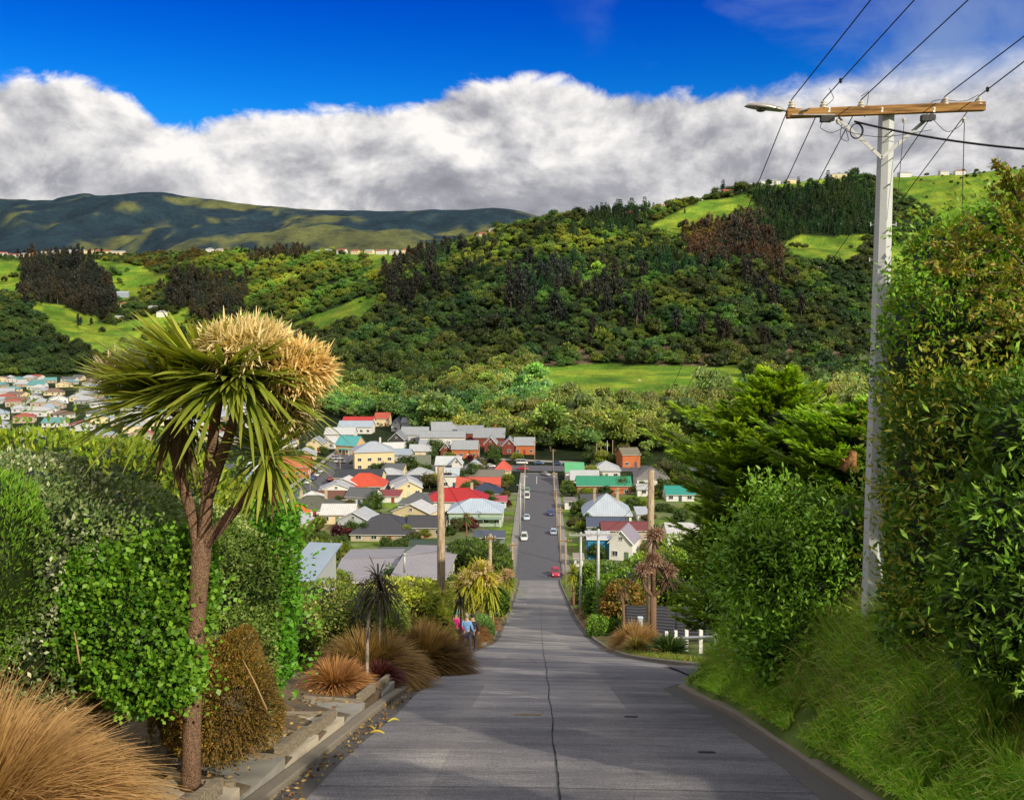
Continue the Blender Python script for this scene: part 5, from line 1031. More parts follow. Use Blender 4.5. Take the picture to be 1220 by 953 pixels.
GOLD = [(.42, .22, .07), (.28, .13, .04), (.55, .32, .12), (.20, .09, .03)]; BRN = [(.16, .11, .035), (.10, .08, .025), (.24, .16, .05), (.30, .20, .07)]
tussock('huge golden tussock grass filling the lower left corner', -5.55, 8.5, 1.5, 2.0, GOLD, 15000, .011, .85, (.60, .37, .16), wind=(.14, -.05), segs=6, z=gz(-5.55, 8.5) - .05)
tussock('second golden tussock behind the huge one at the left edge', -6.9, 10.2, 1.5, 1.9, GOLD, 6000, .011, .8, (.6, .4, .2), wind=(.2, 0))
x, y = at_px(437, 770, 26.5); tussock('large olive brown arching tussock beside the young cabbage tree', x, y, 1.45, 1.75, BRN, 5200, .022, .65, (.36, .24, .09), spread=1.15)
x, y = at_px(400, 800, 22.5); tussock('small reddish flax like tussock in a timber edged bed', x, y, .75, .95, [(.28, .10, .04), (.18, .09, .03), (.34, .18, .06)], 1500, .022, .45, (.45, .25, .1), spread=1.15)
x, y = at_px(452, 812, 25.); tussock('little dark red sedge at the foot of the olive brown tussock', x, y, .6, .6, [(.16, .04, .04), (.10, .03, .03)], 900, .02, .5)
x, y = at_px(505, 770, 31.5); tussock('dark brown tussock in front of the timber pole', x, y, 1.35, 1.85, [(.10, .06, .02), (.07, .05, .02), (.18, .11, .035)], 4200, .025, .5, (.26, .15, .05), spread=1.1)
x, y = at_px(480, 770, 34.); tussock('dark olive tussock behind the dark brown one', x, y, 1.2, 2.1, [(.08, .06, .02), (.13, .09, .03)], 3000, .025, .4, spread=1.)
x, y = at_px(551, 775, 46); tussock('short dark brown tussock right of the timber pole', x, y, 1.0, 2.0, [(.16, .08, .03), (.07, .04, .02)], 1800, .03, .5)
x, y = at_px(557, 758, 60); tussock('orange gold tussock beside the round grey green bush', x, y, 1.2, 1.7, [(.50, .26, .07), (.38, .18, .05)], 2200, .03, .6, (.65, .4, .14))
for px, py, D, lb, cc in [(592, 728, 66, 'russet tussock by the left kerb below the round bush', [(.32, .14, .05)]), (606, 716, 80, 'brown tussock by the left kerb farther down', [(.30, .17, .07)]), (611, 708, 98, 'tan tussock by the left kerb near the lower bushes', [(.34, .22, .1)]), (603, 712, 88, 'olive tussock on the bank by the left kerb', [(.2, .17, .06)])]:
    x, y = at_px(px, py, D); tussock(lb, x, y, 1.3, 1.5, cc, 1000, .045, .6)
# brown fine shrub
def wiry(name, label, x, y, rx, rz_, cols, n, twn, z0=0., core=(.04, .025, .01), ls=.05, seed=3):
    rng = np.random.default_rng(seed); g = gz(x, y) + z0; c = np.array([0, 0, rz_ * .93]); r = np.array([rx, rx, rz_]); d = rdir(n, rng); d[:, 2] = np.where(d[:, 2] < -.5, -d[:, 2], d[:, 2])
    k = 1 + .22 * (2 * vnoise(d[:, 0] * 3.4, d[:, 2] * 3.4 + d[:, 1] * 2, seed) - 1) - rng.uniform(0, .3, n) ** 1.5; P = c + d * r * k[:, None]; P[:, 0] *= 1 - .28 * (P[:, 2] / (2 * rz_)); cc = pal(cols, n, rng, .3) * (.55 + .8 * vnoise(P[:, 0] * 3, P[:, 2] * 3 + P[:, 1], seed + 1)[:, None])
    parts = [leaves(P, d * .6 + rdir(n, rng) * .8 + np.array([0, 0, .3]), ls, .45, cc, rng), sphere(c, r * .72, 18, 12, core, .15, seed)]
    a = rng.integers(0, n, twn); V2, F2, C2 = blades(c * .3 + P[a] * .75, d[a] + rdir(twn, rng) * .4 + np.array([0, 0, .3]), rng.uniform(.2, .5, twn), .007, .3, pal([(.22, .13, .05)], twn, rng), 3, rng); parts.append((V2, F2, C2))
    V, Fc, C = merge(parts); o = mesh(name, V, Fc, leafmat('leaf_glossy', .28, .45, False, 1.45), None, C); o.location = (x, y, g); return tag(o, label, 'bush')
x, y = at_px(272, 870, 13.2); wiry('wiry_shrub', 'dense rusty brown wiry bush right of the cabbage tree trunk', x, y, .88, 1.02, [(.20, .125, .022), (.14, .10, .018), (.28, .16, .03), (.11, .10, .02)], 38000, 1800, ls=.042)
x, y = at_px(212, 860, 14.0); wiry('wiry_shrub', 'smaller rusty brown wiry bush behind the cabbage tree trunk', x, y, .55, .85, [(.20, .12, .022), (.14, .10, .018)], 9000, 500, seed=8)
for (px, py, D, a, L_) in [(318, 845, 12.4, .5, 1.25), (165, 765, 11.0, .9, .8), (95, 790, 10.6, .3, .6)]:
    p = at(px, py, D); mb = MB(); e = p + np.array([-sin(a) * L_ * .6, .1, cos(a) * L_ * .62]); mb.tube([p, (p + e) / 2 + (0, 0, .03), e], [.012, .010, .005], 5); o = mb.build('dead_stalk', paint((.42, .27, .13), .8), None, True); tag(o, {318: 'dry tan stalk leaning on the rusty brown bush', 165: 'dry twig poking out of the ivy', 95: 'short dry twig beside the golden tussock'}[px], 'dry stalk')

# ------------------------------------------------------------------ cabbage trees
CBARK = barkmat('cork_bark', (.205, .125, .08), 26., .55, .9); PALEB = barkmat('pale_bark', (.50, .42, .33), 16., .4, .4); SWORD = leafmat('sword_leaf', .32, .38, False, 1.2); FLW = leafmat('flower_panicle', .2, .7, False)
def head(root, c, n, L, w, cols, rng, wind=(0, 0, 0), droop=.5, down=.35, tip=(.24, .27, .04), name='leaf_head', lo=-.75, hi=1.):
    d = rdir(n, rng); d[:, 2] = np.where(d[:, 2] > hi, d[:, 2] * .35, d[:, 2]); d = nrm(d); d[:, 2] = np.where(d[:, 2] < lo, -d[:, 2], d[:, 2]); D = nrm(d + np.array(wind)); zc = np.minimum(D[:, 2], hi); hz_ = nrm(np.column_stack([D[:, :2] + rng.normal(0, .15, (n, 2)), zc * 0])); D = hz_ * np.sqrt(1 - zc ** 2)[:, None]; D[:, 2] = zc; el = d[:, 2]
    V, Fq, C = blades(np.array(c) + d * L * .06, D, L * rng.uniform(.72, 1.08, n), w * rng.uniform(.8, 1.2, n), droop * rng.uniform(.4, 1.3, n) * (1.1 - np.clip(el, -.2, 1) * .8), pal(cols, n, rng, .18), 6, rng, tip)
    return mesh(name, V, Fq, SWORD, root, C)
def panicle(root, c, r, nb, rng, cols, bias=(0, 0, .4), ln=.27, fat=.016, name='flower_head'):
    d = nrm(rdir(nb, rng) * np.array([1, .8, .7]) + np.array(bias)); P = np.array(c) + d * np.array(r) * rng.uniform(.35, 1., (nb, 1)); parts = []
    for k in range(3):
        t = rng.uniform(0, .5, nb)[:, None]; D = nrm(d * .8 + rdir(nb, rng) * .75); V, Fq, C = blades(P + D * ln * .1 * k, D, ln * rng.uniform(.5, 1.1, nb), fat * 1.7, rng.uniform(-.2, .3, nb), pal(cols, nb, rng, .18), 3, rng, np.array(cols[0]) * 1.25)
        parts.append((V, Fq, C))
    V, Fc, C = merge(parts); V = V.copy(); parts2 = [(V, Fc[0] if len(Fc) == 1 else np.vstack(Fc), C)]
    V, Fc, C = merge(parts2 + [sphere(c, np.array(r) * .5, 10, 7, np.array(cols[-1]) * .5, .2, 3)]); return mesh(name, V, Fc, FLW, root, C)
rng = np.random.default_rng(4)
D0 = 11.6; b0 = at(226, 935, D0); bz = gz(b0[0], D0)
big = thing('cabbage_tree', 'large cabbage tree with sword leaves and cream flower heads on the left verge', 'tree', (b0[0], D0, bz))
def L3(px, py, dy=0.): p = at(px, py, D0 + dy); return p - np.array([b0[0], D0, bz])
mb = MB(); T = [L3(226, 950), L3(228, 880), L3(231, 800), L3(235, 720), L3(240, 655)]; T[0][2] = -.5
mb.tube(T + [L3(242, 640)], [.145, .118, .112, .115, .125, .09], 16)
def limb(P, r): 
    P = np.array(P); t = np.linspace(0, 1, len(P)); tt = np.linspace(0, 1, 12); Q = np.column_stack([np.interp(tt, t, P[:, k]) for k in range(3)]); Q[1:-1] = (Q[:-2] + 2 * Q[1:-1] + Q[2:]) / 4; mb.tube(Q, np.interp(tt, [0, 1], r), 12)
limb([L3(238, 665), L3(232, 625, .05), L3(216, 570, .1), L3(205, 530, .15), L3(200, 500, .2)], (.080, .055)); limb([L3(212, 560, .12), L3(219, 530, -.05), L3(221, 490, -.1)], (.075, .06))
limb([L3(242, 660), L3(246, 600), L3(251, 550), L3(256, 500), L3(262, 470)], (.088, .058)); limb([L3(248, 590), L3(262, 548, -.1), L3(278, 505, -.15), L3(284, 470, -.2)], (.08, .06))
limb([L3(240, 655), L3(262, 628, -.05), L3(292, 592, -.1), L3(312, 568, -.15), L3(318, 552, -.15)], (.078, .058))
trunk = mb.build('trunk', CBARK, big, True)
LFC = [(.20, .30, .022), (.12, .21, .018), (.28, .38, .03), (.36, .40, .035), (.07, .12, .015)]
head(big, L3(268, 455), 300, 1.38, .075, LFC, rng, (-.28, -.15, .08), .20, lo=-.38, hi=.42); head(big, L3(212, 478, .1), 320, 1.2, .062, LFC, rng, (-.55, -.05, .22), .17, lo=-.25, hi=.62); head(big, L3(320, 545, -.15), 150, .78, .05, LFC, rng, (.12, -.1, .0), .38, lo=-.5)
head(big, L3(290, 462, -.2), 170, 1.2, .058, LFC, rng, (.28, -.15, .0), .45, lo=-.4, hi=.3); head(big, L3(195, 490, .25), 170, 1.25, .05, LFC, rng, (-.45, 0, .1), .28, lo=-.3, hi=.6)
CRM = [(.84, .68, .36), (.70, .52, .24), (.90, .78, .50), (.46, .32, .12)]
panicle(big, L3(294, 420, -.1), (.54, .5, .31), 1300, rng, CRM, (0, -.2, .35)); panicle(big, L3(350, 443, .0), (.40, .45, .30), 900, rng, [(.76, .60, .30), (.62, .47, .21), (.46, .33, .13)], (.3, -.1, .2)); panicle(big, L3(150, 448, .4), (.34, .3, .20), 150, rng, [(.66, .50, .32), (.5, .36, .2)], (-.4, 0, .2)); panicle(big, L3(330, 490, .2), (.4, .4, .25), 300, rng, CRM, (.3, -.1, 0))
head(big, L3(240, 450, .1), 130, 1.15, .06, LFC, rng, (-.45, -.1, .45), .10, lo=-.1, hi=.72)
V, Fq, C = blades(np.tile(L3(215, 500, 0), (60, 1)) + R.normal(0, .08, (60, 3)), np.column_stack([R.normal(0, .3, 60), R.normal(0, .3, 60), -np.ones(60)]), R.uniform(.4, .9, 60), .035, .1, pal([(.16, .11, .05), (.10, .07, .035)], 60), 5); mesh('dead_leaf_skirt', V, Fq, SWORD, big, C)
V, Fq, C = blades(np.tile(L3(318, 560, 0), (50, 1)) + R.normal(0, .06, (50, 3)), np.column_stack([R.normal(0, .3, 50), R.normal(0, .3, 50), -np.ones(50)]), R.uniform(.3, .7, 50), .035, .1, pal([(.22, .15, .06), (.14, .09, .04)], 50), 5); mesh('dead_leaf_skirt', V, Fq, SWORD, big, C)
def cabbage(label, px, D, heads, r, cols, L, n, flower=None, bark=CBARK, droop=.5, w=.06, lean=0., lo=-.75, base=None, x=None):
    b = at(px, 740, D); x = b[0] if x is None else x; g = gz(x, D); o = thing('cabbage_tree', label, 'tree', (x, D, g)); mb = MB(); f = None; O = np.array([x, D, g])
    hs = [at(a, c, D + dd) - O for a, c, dd in heads]; zf = min(h[2] for h in hs) * (.55 if base is None else base); fk = np.array([lean, 0, zf])
    if len(hs) > 1: mb.tube([(0, 0, -.5), (lean * .4, 0, zf * .5), fk], [r * 1.2, r, r * .95], 9)
    for h in hs:
        if len(hs) > 1: mb.tube([fk - (0, 0, .05), (fk + h) / 2 + np.array([(h - fk)[0] * .15, 0, -.05 * h[2]]), h], [r * .8, r * .65, r * .5], 8)
        else: mb.tube([(0, 0, -.5), h * .5 + (lean, 0, 0), h], [r * 1.2, r, r * .7], 9)
    mb.build('trunk', bark, o, True); rg = np.random.default_rng(int(px * 7 + D))
    for h in hs: head(o, h, n, L, w, cols, rg, (-.05, -.05, 0), droop, tip=np.array(cols[0]) * 1.1, lo=lo)
    if flower is not None:
        for h in hs: panicle(o, h + (.1, -.1, L * .3), (L * .42, L * .4, L * .3), 260, rg, flower, (0, -.1, .3), ln=.3, fat=.03)
    return o
YG = [(.30, .30, .03), (.22, .26, .03), (.16, .2, .025)]; DKL = [(.035, .03, .018), (.055, .04, .022), (.025, .025, .015)]
cabbage('young cabbage tree with a thin bare stem and dark drooping leaves', 438, 24., [(454, 705, 0), (450, 690, .1)], .045, DKL, .75, 70, bark=PALEB, droop=1.1, w=.045, base=.9, x=at(436, 800, 24.)[0], lean=.12)
cabbage('cabbage tree with yellow green heads and tan flowers left of the kerb', 562, 74., [(558, 696, 0), (574, 686, .3), (549, 706, .5), (583, 700, 0)], 0.24, YG, 2.0, 150, CRM, droop=.6, w=.14)
cabbage('smaller cabbage tree with a leaning pale stem beside the left kerb', 592, 92., [(603, 690, 0), (596, 697, .3)], .13, YG, 1.7, 90, [(.62, .42, .25)], bark=PALEB, w=.09, lean=.1, base=.8)
cabbage('thin cabbage tree with tan flower heads in front of the round bushes', 583, 80., [(584, 704, 0)], .12, YG, 1.4, 90, [(.6, .40, .24)], bark=PALEB, w=.09)
cabbage('spindly dark young cabbage tree in front of the magenta jacket', 549, 42., [(549, 715, 0)], .05, DKL, .55, 60, bark=CBARK, droop=1.0, w=.05)
cabbage('small cabbage tree in the garden behind the pale blue roofed house', 556, 215., [(556, 617, 0)], .18, [(.10, .13, .03)], 1.8, 110, [(.4, .3, .15)], w=.18)
cabbage('dark stemmed cabbage tree with withered brown heads right of the street', 778, 58., [(764, 684, 0), (796, 685, .1), (777, 672, .3), (779, 642, .2)], .22, [(.10, .055, .045), (.07, .045, .035), (.16, .09, .06)], 1.05, 85, [(.42, .27, .20), (.32, .2, .15)], droop=.3, w=.07, base=.72)
cabbage('small shaggy cabbage tree stump covered in dry brown leaves', 744, 66., [(742, 705, 0)], .12, [(.14, .09, .04), (.2, .13, .05)], .55, 90, droop=.9, w=.06)
cabbage('yellow green cabbage tree near the foot of the right kerb', 683, 118., [(683, 683, 0), (690, 690, .5)], .2, YG, 1.5, 120, w=.14)

# ================================================================== poles and wires
GALV = paint((.50, .51, .52), .5, .25, .35, 3., 'galvanised_steel'); TIMB = barkmat('weathered_timber', (.36, .28, .19), 10., .1, .4); _q = N('stained_arm_timber'); _f = _q.noise(9, 6, .7, _q.coord('Object', (.12, 1.6, 1.6))); ARM = _q.finish(_q.mix(_q.ramp(_f, [(.38, 0), (.62, 1)]), (.10, .045, .012), (.40, .21, .06)), .8, 0, _q.bump(_f, .4, .01)); PORC = paint((.62, .58, .50), .2, 0, .25, 6., 'glazed_porcelain'); BLK = paint((.02, .02, .022), .5, name='black_rubber'); CPOLE = paint((.56, .585, .60), .8, 0, .10, 1.2, 'pole_concrete')
PD = 18.; pt = at(1050, 134, PD); pbx = at(1039, 720, PD)[0]; pg = gz(pbx, PD); S_ = PD / 1100.
pole = thing('power_pole', 'tall pale octagonal concrete power pole with timber crossarm and street lamp', 'power pole', (pbx, PD, pg)); ht = pt[2] - pg
mb = MB(); mb.tube([(0, 0, -1), (0, 0, ht * .35), (0, 0, ht * .70), (0, 0, ht)], [.215, .198, .172, .15], 8); shaft = mb.build('shaft', CPOLE, pole)
def PL(px, py, dy=0.): p = at(px, py, PD + dy); return p - np.array([pbx, PD, pg])
mb = MB()
for py in (160, 222, 276, 320, 372, 430, 500): q = PL(1046, py); mb.tube([(q[0] * 0 + .02, -.22, q[2]), (.02, -.10, q[2])], .013, 6)
mb.build('bolt_hole', BLK, pole)
mb = MB()
for py in (268, 352, 395, 310): q = PL(1048, py); mb.tube([(-.24, 0, q[2]), (.24, 0, q[2])], .012, 6); mb.tube([(-.24, 0, q[2] - .03), (-.24, 0, q[2] + .05)], .012, 6); mb.tube([(.24, 0, q[2] - .03), (.24, 0, q[2] + .05)], .012, 6)
mb.build('step_bolt', GALV, pole)
a0, a1 = PL(937, 136, -.2), PL(1173, 127, -.2); cx_, cz_ = (a0 + a1) / 2, 0; mb = MB(); Ln = np.linalg.norm(a1 - a0); mb.box((a0 + a1) / 2, (Ln, .13, .165), ry=-math.asin((a1 - a0)[2] / Ln)); arm = mb.build('crossarm', ARM, pole); bv = arm.modifiers.new('edge', 'BEVEL'); bv.width = .012; bv.segments = 2
mb = MB(); E0 = PL(1051, 188, -.17)
for s_, px in ((-1, 998), (1, 1110)): e = PL(px, 141 if s_ < 0 else 137, -.13); m_ = (E0 + e) / 2; d_ = e - E0; mb.box(m_, (np.linalg.norm(d_), .016, .062), ry=-math.atan2(d_[2], d_[0]))
mb.build('brace', GALV, pole)
for px, py in ((984, 139), (1104, 138)):
    q = PL(px, py + 3, -.28); mb = MB(); mb.box(q, (.20, .12, .11)); mb.box(q + (.12, 0, .01), (.06, .10, .09)); mb.tube([q + (-.05, -.04, -.07), q + (-.05, -.04, .05)], .022, 8); mb.tube([q + (.03, -.04, -.07), q + (.03, -.04, .05)], .022, 8); mb.build('fuse_box', BLK, pole)
mb = MB()
for px in (988, 1051, 1113): q = PL(px, 131, -.26); mb.box(q, (.035, .012, .09)); mb.tube([q + (0, -.02, .02), q + (0, 0, .02)], .015, 6)
mb.build('strap_plate', paint((.7, .7, .68), .4, .4), pole)
INS = [(943, 122), (981, 120), (1026, 118), (1126, 117), (1166, 114)]; tops = []
for px, py in INS:
    q = PL(px, 127 if px > 1060 else 131, -.2); q = q * np.array([1, 1, 1]); mb = MB(); k = 1.4
    mb.lathe([(.014 * k, -.09), (.014 * k, .02), (.050 * k, .022), (.058 * k, .035), (.040 * k, .055), (.046 * k, .075), (.052 * k, .085), (.034 * k, .10), (.030 * k, .115), (.040 * k, .13), (.034 * k, .15), (.008, .158)], 12, tuple(q)); mb.build('insulator', PORC, pole, True); tops.append(q + (0, 0, .135 * k))
for px, py in ((998, 145), (1077, 144), (1148, 143)):
    q = PL(px, py, -.2); mb = MB(); mb.lathe([(.01, .05), (.035, .03), (.04, .0), (.02, -.015), (.03, -.03), (.008, -.05)], 10, tuple(q)); mb.build('hanging_insulator', PORC, pole, True)
# street lamp on the arm's end
lamp = link(bpy.data.objects.new('street_lamp', None), pole); lamp.location = tuple(PL(938, 134, -.2)); lamp.scale = (1.22,) * 3; 
mb = MB(); P = np.array([(0, 0, 0), (-.05, 0, .015), (-.10, 0, .02), (-.30, 0, .055), (-.48, 0, .075), (-.60, 0, .085), (-.66, 0, .08)]); rr_ = [.03, .035, .07, .10, .105, .07, .01]; V = []
for p, r in zip(P, rr_):
    for t in np.arange(12) * 2 * pi / 12: V.append((p[0], r * cos(t), p[2] + r * .62 * max(sin(t), -.35) + .01))
i = np.arange(len(P) - 1)[:, None] * 12; j = np.arange(12)[None]; mb.add(V, np.stack([i + j, i + (j + 1) % 12, i + 12 + (j + 1) % 12, i + 12 + j], -1).reshape(-1, 4)); mb.build('lamp_housing', paint((.42, .40, .38), .35, .5, .4, 5.), lamp, True)
mb = MB(); mb.lathe([(.075, .0), (.07, -.012), (.045, -.022), (.01, -.028)], 12, (-.40, 0, .035)); mb.build('lens', paint((.10, .09, .08), .15), lamp, True)
mb = MB(); mb.tube([(.02, 0, 0), (.3, -.075, .03)], .018, 6); mb.tube([(.05, -.075, -.055), (.7, -.075, -.06)], .01, 6); mb.build('bracket', GALV, lamp)
WIRE = paint((.025, .025, .028), .55, .3, name='wire')
def wire(name, label, A, B, sag, r=.011, parent=None, group=None, cat='wire', n=30):
    t = np.linspace(0, 1, n)[:, None]; P = np.array(A) * (1 - t) + np.array(B) * t; P[:, 2] -= (4 * sag * t * (1 - t))[:, 0]; mb = MB(); mb.tube(P, r, 5); o = mb.build(name, WIRE, parent, True)
    if label: tag(o, label, cat, group)
    return o
PO = np.array([pbx, PD, pg]); L3b = None
d2 = 62.; tp = at(776, 562, 62.); names = ['leftmost', 'second from left', 'third from left', 'second from right', 'rightmost']
prev = {0: (1037, 0), 1: (1089, 0), 2: (1153, 0), 3: (1220, 43), 4: (1220, 73)}
for i, (q, (px, py)) in enumerate(zip(tops, prev.values())):
    A = PO + q; B1 = at(px, py, PD - 3.2); dr = (B1 - A) / np.linalg.norm(B1 - A); B = A + dr * 28; wire('power_line', f'black overhead wire running uphill from the {names[i]} insulator', A, B, 0.02)
    e = tp + np.array([(-1.6, -1.0, -.35, .7, 1.3)[i], 0, -.15]); wire('power_line', f'black overhead wire running downhill from the {names[i]} insulator', A, e, .65, .010)
for i in (1, 4):
    A = PO + tops[i]; B1 = at(*prev[i], PD - 3.2) if False else at(list(prev.values())[i][0], list(prev.values())[i][1], PD - 3.2); P = A + (B1 - A) * .22; mb = MB(); mb.lathe([(.005, -.05), (.03, -.03), (.03, .03), (.005, .05)], 8, tuple(P - PO)); mb.build('line_clamp', BLK, pole)
wire('service_cable', 'thick black cable running right from the pole towards the trees', PO + PL(1018, 145, -.3), at(1290, 182, 15.), .10, .020)
mb = MB(); c0 = PL(1021, 156, -.34); th = np.linspace(0, 2 * pi * 3, 70); mb.tube(np.column_stack([c0[0] + (.115 + .008 * np.sin(th * .33)) * np.cos(th), c0[1] + th * .003, c0[2] + .135 * np.sin(th)]), .009, 5); mb.build('cable_coil', WIRE, pole, True)
for pts in ([(984, 141), (975, 152), (990, 160), (1010, 150)], [(1003, 148), (1000, 165), (1012, 170), (1008, 155)], [(1107, 137), (1128, 160), (1145, 150), (1149, 142)], [(1026, 115), (1036, 108), (1030, 140)], [(988, 105), (994, 118), (982, 128)], [(1166, 113), (1150, 122), (1110, 118), (1104, 137)], [(998, 147), (1010, 158), (1050, 165), (1110, 155)]):
    Q = np.array([PL(a, b, -.25) for a, b in pts]); t = np.linspace(0, 1, len(Q)); tt = np.linspace(0, 1, 16); P = np.column_stack([np.interp(tt, t, Q[:, k]) for k in range(3)])
    for _ in range(3): P[1:-1] = (P[:-2] + 2 * P[1:-1] + P[2:]) / 4
    mb = MB(); mb.tube(P, .006, 4); mb.build('jumper_wire', WIRE, pole, True)
wire('drop_wire', 'thin wire hanging straight down from the right of the crossarm', PO + PL(1149, 146, -.2), at(1146, 258, PD - .2), 0., .008)
wire('drop_wire', 'thin wire hanging straight down beside the shaft of the concrete pole', PO + PL(1077, 148, -.2), PO + PL(1068, 255, -.3), 0., .006)
def timber_pole(label, px, top, D, r, x=None, arm=None, mat=TIMB, n=9, rz=0., z0=None):
    t = at(px, top, D); x = t[0]; g = gz(x, D); o = thing('power_pole', label, 'power pole', (x, D, g), rz); h = t[2] - g; mb = MB(); mb.tube([(0, 0, -.8), (0, 0, h * .5), (0, 0, h)], [r * 1.15, r, r * .8], n); mb.build('shaft', mat, o, True)
    if arm:
        w, dz = arm; mb = MB(); mb.box((0, -r * .8, h - dz), (w, .1, .13)); a = mb.build('crossarm', ARM if mat is TIMB else GALV, o)
        for s in (-.46, -.2, .2, .46): mb = MB(); mb.lathe([(.02, -.02), (.05, .06), (.03, .1), (.05, .14), (.01, .2)], 8, (s * w, -r * .8, h - dz + .08)); mb.build('insulator', PORC, a, True)
    return o, h
p1, h1 = timber_pole('weathered round timber pole with a small bracket at its head, left of the street', 525, 556, 44, .20)
mb = MB(); mb.box((.28, 0, h1 - .35), (.5, .08, .1)); mb.build('bracket', BLK, p1)
for s in (.3, .5): mb = MB(); mb.lathe([(.02, -.02), (.05, .06), (.03, .1), (.05, .14), (.01, .2)], 8, (s, 0, h1 - .3)); mb.build('insulator', PORC, p1, True)
timber_pole('plain timber pole beside the cabbage trees left of the street', 584, 636, 88, .19, arm=(1.0, .4))
timber_pole('thick weathered timber pole behind the withered cabbage tree', 776, 560, 62., .25, arm=None)
timber_pole('silver steel pole with a wide crossarm, nearer of two on the right', 713, 630, 82, .15, arm=(3.4, .5), mat=GALV); timber_pole('silver steel pole with a crossarm, farther of two on the right', 692, 634, 100, .15, arm=(2.6, .3), mat=GALV)
for px, top, D, lb in [(610.5, 645, 158, 'short timber pole at the left foot of the concrete slope'), (620, 575, 232, 'white painted pole on the left footpath, nearest of three'), (624.5, 565, 262, 'timber pole on the left footpath between two white ones'), (625.5, 553, 300, 'timber pole on the left footpath at the junction')]: timber_pole(lb, px, top, D, .17, arm=(1.8, .6), mat=GALV if 'white' in lb else TIMB)
for px, top, D, lb in [(674, 640, 160, 'timber pole on the right near the red car'), (667.5, 604, 205, 'timber pole on the right footpath, second up'), (663, 585, 240, 'timber pole on the right footpath, third up'), (660, 562, 285, 'timber pole on the right footpath, fourth up'), (659, 535, 348, 'tall pale pole at the far right corner of the junction'), (637, 525, 372, 'slim pole across the valley road left of the trees')]: timber_pole(lb, px, top, D, .17, arm=(2.2, .6))
for px, top, D, lb in [(711, 528, 372, 'left pole of the row behind the dome roofed villa'), (716, 531, 374, 'short pole in the row behind the dome roofed villa'), (723.5, 525, 372, 'middle pole with a white transformer behind the villa'), (730, 524, 376, 'right pole of the row behind the dome roofed villa'), (571, 528, 378, 'slim pole in front of the orange brick units'), (369, 560, 300, 'white post at the foot of the left side street'), (405, 540, 340, 'tan post at the left corner by the parked van'), (415, 535, 352, 'white lamp post in front of the cream house')]: timber_pole(lb, px, top, D, .15, mat=GALV if 'white' in lb else TIMB)
def Wp(px, py, D): return at(px, py, D)
for a, b, s_, lb in [((525, 562, 44), (584, 640, 88), .7, 'wire from the left timber pole down to the plain timber pole'), ((584, 640, 88), (612, 648, 158), .9, 'wire from the plain timber pole to the foot of the slope'), ((531, 562, 44), (776, 575, 62), .9, 'wire crossing the street between the two tall timber poles'), ((713, 634, 82), (692, 638, 100), .2, 'wire between the two silver steel poles'), ((692, 638, 100), (674, 645, 160), .8, 'wire from the farther steel pole downhill on the right'), ((620, 580, 232), (663, 590, 240), .5, 'wire crossing the lower street'), ((584, 640, 88), (440, 665, 108), .5, 'wire from the plain pole to the lilac grey roof'), ((776, 572, 62), (715, 634, 82), .7, 'wire from the thick timber pole to the nearer steel pole')]:
    wire('power_line', lb, Wp(*a), Wp(*b), s_, .014)
# vent pipe on the lilac roof
p = at(482, 676, 109.5); mb = MB(); mb.tube([p - (0, 0, .6), p + (0, 0, 1.55)], .14, 8); mb.tube([p + (0, 0, 1.55), p + (0, 0, 1.75)], .2, 8); o = mb.build('flue_pipe', GALV, None, True); tag(o, 'tall white flue pipe standing on the lilac grey roof', 'flue')
# ================================================================== the right bank
def rooted(o, root):
    o.parent = root; o.location = (-root.location[0], -root.location[1], -root.location[2])
    for k in ('label', 'category'):
        if k in o: del o[k]
    return o
def tree_of(label, x, y, blobs, ls, cols, n, trunk_r=.12, cat='tree', name='tree', **k):
    root = thing(name, label, cat, (x, y, gz(x, y))); c = hedge('crown', 'x', blobs, ls, cols, n, **k); rooted(c, root); mb = MB()
    for c_, r_ in blobs:
        e = np.array(c_) - np.array(root.location); m = e * .45 + np.array([0, 0, -.2]); mb.tube([(0, 0, -.5), m, e + (0, 0, r_[2] * .3)], [trunk_r, trunk_r * .7, trunk_r * .25], 7)
    mb.build('trunk', BARK, root, True); return root
DGL = [(.07, .145, .015), (.045, .105, .012), (.11, .20, .02)]; MGL = [(.11, .22, .018), (.075, .16, .015), (.20, .30, .025)]
TW = [(.12, .24, .018), (.085, .19, .015), (.20, .32, .02), (.28, .29, .025), (.14, .27, .02)]
tree_of('tall leafy tree with small yellow green leaves right of the concrete power pole', 8.9, 16.2, [bl(1130, 430, 15.5, 1.05, 1.2, 1.5), bl(1190, 380, 15.8, 1.3, 1.3, 1.3), bl(1245, 420, 15, 1.3, 1.5, 1.6), bl(1110, 440, 16.8, .6, .9, .9), bl(1150, 320, 16, .9, 1., .8), bl(1205, 290, 15.6, .7, .9, .7), bl(1290, 360, 15, 1.5, 1.5, 1.8)], .105, TW, 44000, asp=.42, seed=21, sprig=.06, depth=.4, out=.6)
tree_of('reddish tipped bushy tree crowding the lower shaft of the power pole', 7.9, 14.6, [bl(1130, 560, 14.3, .9, 1., 1.2), bl(1170, 540, 14., 1.0, 1.1, 1.3), bl(1230, 570, 13.6, 1.1, 1.2, 1.4), bl(1112, 505, 16.8, .5, .8, .8), bl(1140, 660, 14, .95, 1., 1.0)], .115, [(.08, .18, .015), (.05, .13, .013), (.12, .22, .02), (.12, .20, .02), (.11, .19, .02), (.10, .21, .02), (.09, .19, .02), (.22, .22, .025)], 30000, asp=.38, seed=22, sprig=.05, depth=.38)
